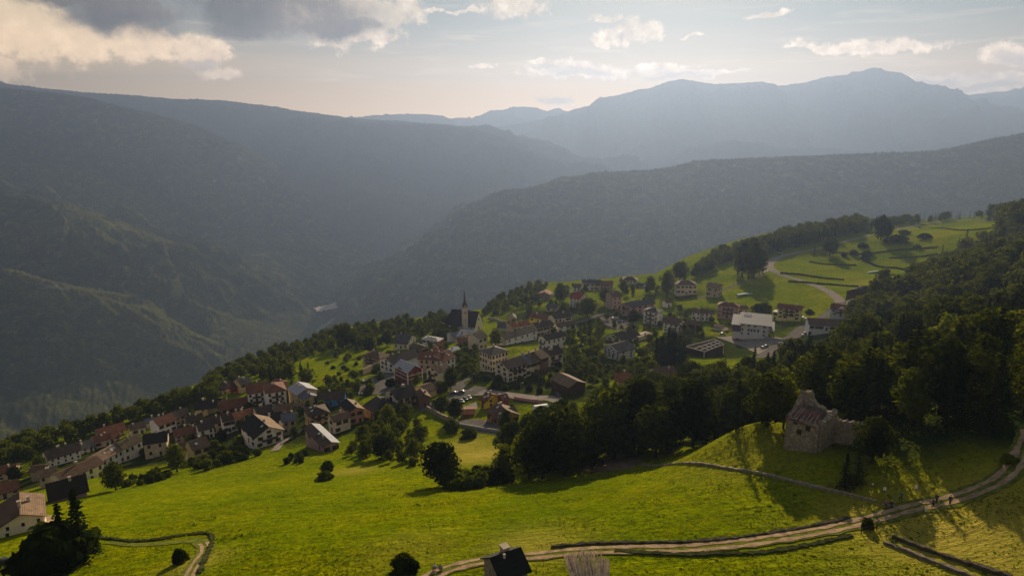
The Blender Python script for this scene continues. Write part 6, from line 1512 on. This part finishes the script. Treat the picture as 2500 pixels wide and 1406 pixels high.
# tussocks of longer grass over the near meadow: real little clumps that catch the low light
rs = np.random.RandomState(12)
tx_, ty_ = rs.uniform(-130, 110, 260000), rs.uniform(62, 190, 260000)
den = fbm(tx_ / 14, ty_ / 7, 4, 77); ok = (rs.rand(len(tx_)) < np.clip((den - .30) * 2.2, .05, .9) * np.clip((185 - np.hypot(tx_, ty_)) / 70, 0, 1)) & (np.abs(np.arctan2(tx_, ty_)) < .74)
tx_, ty_ = tx_[ok], ty_[ok]
near = np.zeros(len(tx_), bool)
for q_, w_ in zip(ROADP[::2], ROADW[::2]): near |= (tx_ - q_[0]) ** 2 + (ty_ - q_[1]) ** 2 < (w_ * .62) ** 2
tx_, ty_ = tx_[~near], ty_[~near]
tz_ = hgt(tx_, ty_); n_ = len(tx_); hgr = rs.uniform(.05, .15, n_) * (1 + 1.2 * (rs.rand(n_) < .04))
a_ = rs.uniform(0, 6.283, n_); wd = hgr * rs.uniform(.9, 1.8, n_); dx, dy = np.cos(a_) * wd, np.sin(a_) * wd
lx, ly = rs.normal(0, .35, n_) * hgr, rs.normal(0, .35, n_) * hgr
P_ = np.stack([np.stack([tx_ - dx, ty_ - dy, tz_ - .03], 1), np.stack([tx_ + dx, ty_ + dy, tz_ - .03], 1), np.stack([tx_ + dx * .6 + lx, ty_ + dy * .6 + ly, tz_ + hgr], 1), np.stack([tx_ - dx * .6 + lx, ty_ - dy * .6 + ly, tz_ + hgr * .9], 1)], 1).reshape(-1, 3)
me = bpy.data.meshes.new('meadow_grass_tufts'); me.vertices.add(len(P_)); me.vertices.foreach_set('co', P_.astype(np.float32).reshape(-1)); me.loops.add(n_ * 4); me.loops.foreach_set('vertex_index', np.arange(n_ * 4, dtype=np.int32)); me.polygons.add(n_); me.polygons.foreach_set('loop_start', np.arange(0, n_ * 4, 4, dtype=np.int32)); me.update(calc_edges=True)
me.materials.append(leaf_mat('tuft_blades', (0.06, 0.09, 0.0), (0.24, 0.25, 0.001), .5))
o = bpy.data.objects.new('meadow_grass_tufts', me); COL.objects.link(o); tag(o, kind='stuff'); print('HOUSE tufts', n_)
# ------------------------------------------------------------------ cars
def car_paint(name, col):
    m, T, b = new_mat(name); b.inputs['Base Color'].default_value = (*col, 1); b.inputs['Roughness'].default_value = .5; b.inputs['Specular IOR Level'].default_value = .3; return m
PAINT = {'white': car_paint('white_car_paint', (.5,.5,.5)), 'silver': car_paint('silver_car_paint', (.36,.37,.39)), 'black': car_paint('black_car_paint', (.015,.015,.018)), 'red': car_paint('red_car_paint', (.35,.02,.02)), 'blue': car_paint('blue_car_paint', (.03,.06,.16)), 'grey': car_paint('grey_car_paint', (.12,.12,.125))}
TYRE = simple_mat('tyre_rubber', (.02,.02,.02), .9, bstr=0); RIM = simple_mat('wheel_rim', (.35,.35,.36), .4, bstr=0); LAMPM = simple_mat('headlight_lens', (.7,.7,.68), .15, bstr=0)
TAILM = simple_mat('tail_lens', (.35,.01,.01), .3, bstr=0)
def section_mesh(name, secs, mats):
    """loft rounded cross-sections given as (x, half width, z bottom, z top)"""
    mb = MB(); n = 10
    for (x, w, zb, zt) in secs:
        zm = (zb + zt) / 2; hz = (zt - zb) / 2
        for k in range(n):
            a = 2 * math.pi * (k + .5) / n; c, s_ = math.cos(a), math.sin(a)
            q = lambda v: math.copysign(abs(v) ** .45, v)
            mb.v.append((x, w * q(c), zm + hz * q(s_)))
    for i in range(len(secs) - 1):
        for k in range(n):
            j = (k + 1) % n; mb.f.append((i * n + k, i * n + j, (i + 1) * n + j, (i + 1) * n + k)); mb.m.append(0)
    mb.f.append(tuple(range(n))); mb.m.append(0); e = (len(secs) - 1) * n; mb.f.append(tuple(e + k for k in reversed(range(n)))); mb.m.append(0)
    me = mb.mesh(name, mats, True); bm = bmesh.new(); bm.from_mesh(me); bmesh.ops.recalc_face_normals(bm, faces=bm.faces); bm.to_mesh(me); bm.free(); return me
BODY = section_mesh('body', [(-2.1,.70,.42,.80),(-2.0,.82,.32,.92),(-1.3,.86,.26,.97),(-.5,.87,.25,.95),(.6,.87,.25,.94),(1.1,.86,.26,.90),(1.75,.82,.28,.80),(2.02,.72,.34,.70),(2.1,.62,.40,.62)], [PAINT['white']])
CAB = section_mesh('cabin', [(-1.95,.66,.86,.93),(-1.5,.70,.86,1.32),(-.9,.70,.86,1.45),(.1,.70,.86,1.46),(.55,.69,.86,1.34),(1.15,.66,.84,.92)], [M_GLASS])
ROOFC = section_mesh('roof_panel', [(-1.45,.58,1.36,1.40),(-.9,.62,1.44,1.49),(.1,.62,1.45,1.50),(.42,.58,1.38,1.42)], [PAINT['white']])
def disc_mesh(nm, r, w, m): 
    b_ = MB(); b_.bar((0, -w, 0), (0, w, 0), r, 0, n=14); return b_.mesh(nm, [m])
TY = disc_mesh('tyre', .32, .11, TYRE); RI = disc_mesh('rim', .2, .125, RIM)
LB = MB(); LB.box(-.05, .06, -.15, .15, -.08, .08); LAMPMESH = LB.mesh('headlight', [LAMPM])
LB = MB(); LB.box(-.05, .05, -.13, .13, -.09, .09); TAILMESH = LB.mesh('tail_light', [TAILM])
BODC = {}
def painted(me, key):
    k = (me.name, key)
    if k not in BODC: c = me.copy(); c.materials[0] = PAINT[key]; BODC[k] = c
    return BODC[k]
def car(z, p, heading_px, col, label, group=None, s=1.0):
    """heading_px: a second photo point the car points towards"""
    g = gp(*zp(z, p)); g2 = gp(*zp(z, heading_px)); yaw = math.atan2(g2[1] - g[1], g2[0] - g[0])
    d = np.array([math.cos(yaw), math.sin(yaw)]) * 1.3; zf = float(hgt(g[0] + d[0], g[1] + d[1])); zr = float(hgt(g[0] - d[0], g[1] - d[1]))
    root = empty('parked_car', (g[0], g[1], (zf + zr) / 2 + .22), yaw); root.rotation_euler = (0, -math.atan2(zf - zr, 2.6), yaw); root.scale = (s,) * 3; tag(root, label, 'car', group)
    put('body', painted(BODY, col), root); put('cabin', CAB, root); put('roof_panel', painted(ROOFC, col), root)
    for x in (-1.32, 1.3):
        for y in (-.78, .78):
            w = put('tyre', TY, root, (x, y, .32)); put('rim', RI, w)
    for y in (-.55, .55): put('headlight', LAMPMESH, root, (2.02, y, .6)); put('tail_light', TAILMESH, root, (-2.06, y, .72))
for i, (p, c) in enumerate((((425,437),'white'),((420,475),'blue'),((405,512),'silver'),((395,552),'grey'),((350,590),'white'))):
    car('4', p, (p[0] - 60, p[1] + 22), c, ['topmost white car of the row at the left of the car park','dark blue car second from the top of the car park row','silver car in the middle of the car park row','grey car fourth in the car park row','lowest white car of the car park row beside the black roof'][i], 'cars in the car park row')
for p, c, l in (((1795,690),'black','black car between two others above the small lollipop tree'),((1850,668),'white','white car right of the black one above the lollipop tree'),((1745,722),'silver','silver car half hidden by the lollipop tree')):
    car('4', p, (p[0] + 60, p[1] + 40), c, l, 'cars parked above the lollipop tree')
car('4', (1640,600), (1720,580), 'blue', 'dark car in the shade below the tall round tree'); car('4', (1730,590), (1650,600), 'grey', 'grey car beside the shaded one at the plaza')
car('7', (1275,820), (1340,825), 'silver', 'left silver car in the small car park below the large pinkish house'); car('7', (1375,850), (1440,855), 'silver', 'right silver car in the small car park below the large pinkish house')
car('6', (1465,480), (1500,490), 'white', 'white car tucked beside the six windowed white house')
car('D', (1740,1180), (1820,1150), 'silver', 'silver car below the village hall yard'); car('D', (1800,1155), (1880,1125), 'blue', 'dark car next to the silver one below the village hall yard')
car('D', (1265,1035), (1320,1040), 'red', 'red car in front of the village hall'); car('D', (975,920), (1060,922), 'black', 'black car left of the village hall')
for i, p in enumerate(((1405,710),(1425,690),(1445,665))): car('8', p, (p[0] + 22, p[1] - 22), ['white','grey','white'][i], ['lowest of three cars beside the long low farmhouse','middle one of three cars beside the long low farmhouse','top one of three cars beside the long low farmhouse'][i], 'cars beside the farmhouse')
car('8', (1420,543), (1470,545), 'white', 'white car right of the pale yellow house'); car('8', (1448,555), (1490,556), 'blue', 'blue car right of the pale yellow house')
car('A', (50,1315), (110,1290), 'black', 'black car on the grass at the lower left picture edge')
car('E', (1880,280), (1920,300), 'black', 'dark car at the foot of the timber house')

# ------------------------------------------------------------------ people
SKIN = simple_mat('skin', (.42,.26,.19), .6, .05, bstr=0)
def cloth(name, col): return simple_mat(name, col, .9, .12, 4, bstr=0)
def skinned(name, verts, edges, radii, mat, parent, root_i=0, sub=1):
    me = bpy.data.meshes.new(name); me.from_pydata(verts, edges, []); me.update()
    o = bpy.data.objects.new(name, me); COL.objects.link(o); o.parent = parent
    md = o.modifiers.new('skin', 'SKIN'); 
    if not me.skin_vertices: bpy.context.view_layer.objects.active = o
    for i, r in enumerate(radii):
        me.skin_vertices[0].data[i].radius = (r, r) if not isinstance(r, tuple) else r
    me.skin_vertices[0].data[root_i].use_root = True
    sb = o.modifiers.new('sub', 'SUBSURF'); sb.levels = sub; sb.render_levels = sub
    me.materials.append(mat); return o
def person(px, py, face, pose, shirt, trousers, hair, label, seat=None, arm=0.0, stride=.12):
    g = gp(px, py) if not isinstance(px, np.ndarray) else px
    root = empty('person', tuple(g), face); tag(root, label, 'person')
    sit = pose == 'sit'; hz = .50 if sit else .93
    v = []; e = []; r = []
    def add(p, rad, par=None):
        v.append(p); r.append(rad)
        if par is not None: e.append((par, len(v) - 1))
        return len(v) - 1
    pel = add((0, 0, hz), .125); wa = add((0, .01, hz + .20), .115, pel); chs = add((0, .0, hz + .40), .135, wa); nk = add((0, 0, hz + .52), .055, chs); 
    hd0 = add((0, -.015, hz + .61), .072, nk); hd1 = add((0, -.02, hz + .70), .085, hd0); hd2 = add((0, -.01, hz + .76), .05, hd1)
    ns = add((0, -.105, hz + .665), .014, hd1)
    legs = []
    for s in (-1, 1):
        h = add((s * .09, 0, hz - .03), .095, pel)
        if sit: k = add((s * .12, -.42, hz + .0), .065, h); a = add((s * .12, -.46, .09), .042, k)
        else: k = add((s * .10, -.02 - s * stride * .5, .50), .062, h); a = add((s * .10, .03 - s * stride, .09), .042, k)
        f = add((v[a][0], v[a][1] - .15, .04), .036, a); legs.append((h, k, a, f))
    arms = []
    for s in (-1, 1):
        sh = add((s * .18, 0, hz + .44), .062, chs); el = add((s * .25, .02 - arm * .1, hz + .18), .045, sh)
        hn = add((s * .22, -.16 - arm * .15, hz + (.02 if sit else .0) + arm * .2), .030, el)
        pm = add((s * .21, -.22 - arm * .15, hz - .03 + arm * .2), .032, hn); arms.append((sh, el, hn, pm))
        for q in range(4):
            f1 = add((s * (.185 + .018 * q), -.26 - arm * .15, hz - .07 + arm * .2), .009, pm); add((s * (.187 + .018 * q), -.27 - arm * .15, hz - .10 - .008 * (q in (1, 2)) + arm * .2), .008, f1)
        t1 = add((s * .17, -.23 - arm * .15, hz - .02 + arm * .2), .010, hn); add((s * .165, -.26 - arm * .15, hz - .045 + arm * .2), .009, t1)
    skinned('body', v, e, r, SKIN, root, pel)
    # clothing as separate pieces over the body
    sv = [v[wa], v[chs], (0, 0, hz + .49)] ; se = [(0, 1), (1, 2)]; sr = [.150, .165, .09]; sv.insert(0, (0, 0, hz + .02)); sr.insert(0, .148); se = [(0, 1), (1, 2), (2, 3)]
    for (sh, el, hn, pm) in arms:
        i = len(sv); sv += [v[sh], v[el], tuple(np.array(v[el]) * .4 + np.array(v[hn]) * .6)]; sr += [.082, .062, .048]; se += [(2, i), (i, i + 1), (i + 1, i + 2)]
    skinned('shirt', sv, se, sr, cloth('shirt_cloth', shirt), root, 0)
    tv = [(0, 0, hz + .04)]; tr_ = [.150]; te = []
    for (h, k, a, f) in legs:
        i = len(tv); tv += [v[h], v[k], (v[a][0], v[a][1], .13)]; tr_ += [.112, .080, .060]; te += [(0, i), (i, i + 1), (i + 1, i + 2)]
    skinned('trousers', tv, te, tr_, cloth('trouser_cloth', trousers), root, 0)
    skinned('hair', [(0, .03, hz + .66), (0, .02, hz + .74), (0, -.01, hz + .80)], [(0, 1), (1, 2)], [.082, .094, .06], cloth('hair_strands', hair), root, 0)
    for (h, k, a, f) in legs:
        mb = MB(); x, y = v[a][0], v[a][1]; mb.box(x - .05, x + .05, y - .22, y + .06, 0, .10); mb.build('shoe', M_DOOR, root)
    return root
def toward_cam(px, py, off=0):
    g = gp(px, py); return math.atan2(-g[1], -g[0]) + math.pi / 2 + off
def G(x, y): return zp('G', (x, y))
person(*G(1310,588), toward_cam(2285,1228, 2.6), 'stand', (.05,.07,.12), (.04,.04,.05), (.06,.035,.02), 'taller walker in dark blue clothes on the track, farther of the left pair')
person(*G(1272,640), toward_cam(2277,1240, 1.9), 'stand', (.03,.03,.035), (.03,.03,.035), (.03,.02,.015), 'walker in black on the track, nearer of the left pair', stride=.2)
person(*G(1462,608), toward_cam(2318,1232, 2.8), 'stand', (.035,.04,.06), (.05,.05,.06), (.05,.03,.02), 'walker in dark clothes alone on the right of the track', stride=.18)
person(*G(912,560), toward_cam(2198,1221, .5), 'stand', (.03,.16,.12), (.05,.05,.05), (.04,.03,.02), 'person in a green top standing beside the resting group')
# bench with two people at the field wall end
def bench(px, py, yaw, label, L_=1.7):
    g = gp(px, py); b = empty('park_bench', tuple(g), yaw); tag(b, label, 'bench')
    m = simple_mat('bench_plank', (.30,.22,.14), .8, .3, 3, bstr=.1)
    mb = MB(); mb.box(-L_/2, L_/2, -.42, -.24, .42, .46); mb.box(-L_/2, L_/2, -.22, -.02, .42, .46); mb.build('seat', m, b)
    mb = MB(); mb.box(-L_/2, L_/2, .03, .06, .58, .70); mb.box(-L_/2, L_/2, .05, .08, .74, .86); mb.build('backrest', m, b)
    for s in (-1, 1):
        for y in (-.38, .04):
            mb = MB(); mb.box(s * (L_/2 - .2) - .04, s * (L_/2 - .2) + .04, y - .04, y + .04, -.3, .42 if y < 0 else .84); mb.build('leg', m, b)
    return g
def seat_at(g, yaw, x):
    return np.array([g[0] + math.cos(yaw) * x - math.sin(yaw) * -.12, g[1] + math.sin(yaw) * x + math.cos(yaw) * -.12, g[2]])
yb = toward_cam(2170, 1240, .3); gb_ = bench(2168, 1236, yb, 'wooden bench with seated people where the field wall meets the track', 2.0)
person(seat_at(gb_, yb, -.45), 0, yb, 'sit', (.35,.16,.13), (.06,.06,.08), (.05,.03,.02), 'seated person in a dull red top on the bench by the field wall')
person(seat_at(gb_, yb, .4), 0, yb, 'sit', (.05,.05,.06), (.08,.08,.09), (.5,.45,.38), 'seated person in dark clothes with fair hair on the bench by the field wall')
yb = toward_cam(1070, 1392, 2.9); gb_ = bench(1068, 1394, yb, 'wooden bench left of the hut at the bottom edge', 1.8)
person(seat_at(gb_, yb, .42), 0, yb, 'sit', (.62,.58,.62), (.10,.10,.14), (.12,.07,.04), 'seated person in a white top on the bench left of the hut')
person(seat_at(gb_, yb, -.42), 0, yb, 'sit', (.02,.24,.27), (.03,.03,.05), (.05,.03,.02), 'seated person in a teal top on the bench left of the hut')
# small white notice boards, posts and wooden rails near the track
for (p, l, s) in ((G(728,452), 'small white notice board behind the resting group', 1.0), (G(597,377), 'smallest white marker board at the left above the resting group', .6), (G(1080,432), 'pale greenish white board behind the walkers', 1.0)):
    g = gp(p[0], p[1] + 6); mb = MB(); b = empty('notice_board', tuple(g), toward_cam(*p)); tag(b, l, 'sign')
    mb.box(-.04, .04, .0, .06, -.3, 1.1 * s); mb.build('post', M_WOOD, b); mb = MB(); mb.box(-.22 * s, .22 * s, -.03, -.003, .6 * s, 1.2 * s); mb.build('board', M_WHITE, b)
p = G(1190, 690); g = gp(*p); mb = MB(); mb.box(-.07, .07, -.07, .07, -.3, .95); mb.box(-.2, .2, -.02, .02, .6, .72); o_ = mb.build('marker_post', M_WHITE); o_.location = tuple(g); tag(o_, 'pale marker post on the near side of the track below the walkers', 'post')
def fence(name, pts, label, h=1.0, z=None, gap=2.2, mat=M_WOOD):
    W_ = path_world(pts, z); s = np.r_[0, np.cumsum(np.linalg.norm(np.diff(W_, axis=0), axis=1))]; n = max(2, int(s[-1] / gap) + 1); t = np.linspace(0, s[-1], n)
    P = [(float(np.interp(a, s, W_[:, 0])), float(np.interp(a, s, W_[:, 1]))) for a in t]; P = [(x, y, float(hgt(x, y))) for x, y in P]; c = P[0]
    r = empty(name, c, 0); tag(r, label, 'fence'); mb = MB()
    for (x, y, zz) in P:
        q = MB(); q.box(x - c[0] - .06, x - c[0] + .06, y - c[1] - .06, y - c[1] + .06, zz - c[2] - .4, zz - c[2] + h + .1); q.build('post', mat, r)
    for k in (.5, .95):
        for a, b in zip(P[:-1], P[1:]): mb.bar((a[0] - c[0], a[1] - c[1], a[2] - c[2] + h * k), (b[0] - c[0], b[1] - c[1], b[2] - c[2] + h * k), .045, 0, n=5)
    mb.build('rail', mat, r)
fence('wooden_fence', [G(470,925), G(540,900), G(640,880)], 'short wooden rail fence on the lower side of the track', .9)
fence('wooden_fence', [(2062,1180),(2040,1196),(2075,1205)], 'collapsed grey timber rails under the two ragged spruces', .6)
fence('wooden_fence', [(1098,1068),(1110,1064),(1130,1058),(1150,1052)], 'thin paddock fence on the bright meadow below the long wall', 1.0, gap=2)
# dead timber trough on the meadow
g = gp(1160, 1066); mb = MB(); mb.box(-2.2, 2.2, -.35, .35, .1, .55); mb.box(-2.0, 2.0, -.2, .2, .55, .6); o_ = mb.build('water_trough', M_GREY); o_.location = tuple(g); o_.rotation_euler = (0, 0, R(-52)); tag(o_, 'long grey trough lying on the bright meadow', 'trough')
# lamps and poles
def lamp(px, py, h, label, ball=False):
    g = gp(px, py); r = empty('street_lamp', tuple(g), 0); tag(r, label, 'street lamp'); mb = MB(); mb.bar((0, 0, -.5), (0, 0, h), .07, 0, .05, 8)
    if not ball: mb.bar((0, 0, h), (.9, 0, h + .15), .04, 0, n=6)
    mb.build('pole', M_GREY, r); mb = MB()
    if ball:
        for k in range(6):
            a0, a1 = math.pi * k / 6 - math.pi / 2, math.pi * (k + 1) / 6 - math.pi / 2
            for j in range(10):
                b0, b1 = 2 * math.pi * j / 10, 2 * math.pi * (j + 1) / 10; S_ = lambda a, b: (.7 * math.cos(a) * math.cos(b), .7 * math.cos(a) * math.sin(b), h + .5 + .7 * math.sin(a)); mb.poly([S_(a0, b0), S_(a0, b1), S_(a1, b1), S_(a1, b0)])
    else: mb.box(.6, 1.2, -.14, .14, h + .08, h + .2)
    mb.build('lamp_head', M_WHITE if ball else M_LITE, r)
lamp(347, 1055, 3.0, 'pale globe lamp at the left treeline', True); lamp(1153, 940, 6, 'street lamp on the plaza left of the bright yellow house'); lamp(1228, 1000, 6, 'street lamp above the yellow house roofs'); lamp(1271, 962, 5.5, 'street lamp on the lit road right of the yellow house')
lamp(1832, 905, 7, 'street lamp at the forest edge below the village hall'); lamp(1905, 795, 6, 'street lamp right of the hall canopy'); lamp(1706, 770, 6, 'street lamp left of the pink guest house')
def pole(px, py, h, label):
    g = gp(px, py); r = empty('utility_pole', tuple(g), .3); tag(r, label, 'utility pole'); mb = MB(); mb.bar((0, 0, -.5), (0, 0, h), .14, 0, .10, 8); mb.build('pole', M_BARK, r); mb = MB(); mb.box(-.8, .8, -.06, .06, h - .7, h - .55); mb.build('crossarm', M_BARK, r)
pole(2299, 562, 9, 'utility pole in the upper pasture near the skyline'); pole(2182, 566, 7, 'shorter utility pole beside the skyline road')
# television mast on the skyline roof
# ------------------------------------------------------------------ haze
hm = bpy.data.materials.new('haze'); hm.use_nodes = True
ht = hm.node_tree
for nd in list(ht.nodes): ht.nodes.remove(nd)
ho = ht.nodes.new('ShaderNodeOutputMaterial'); hv = ht.nodes.new('ShaderNodeVolumePrincipled')
hv.inputs['Color'].default_value = (0.186, 0.252, 0.405, 1)
hv.inputs['Density'].default_value = 1.28e-4
hv.inputs['Anisotropy'].default_value = 0.54
ht.links.new(hv.outputs[0], ho.inputs['Volume'])
bm = bmesh.new()
bmesh.ops.create_cube(bm, size=1.0, matrix=Matrix.Translation((0, 5400, -145)) @ Matrix.Diagonal((26400, 17200, 1890, 1)))
me = bpy.data.meshes.new('haze'); bm.to_mesh(me); me.materials.append(hm)
hz = bpy.data.objects.new('haze', me); COL.objects.link(hz); tag(hz, kind='stuff')
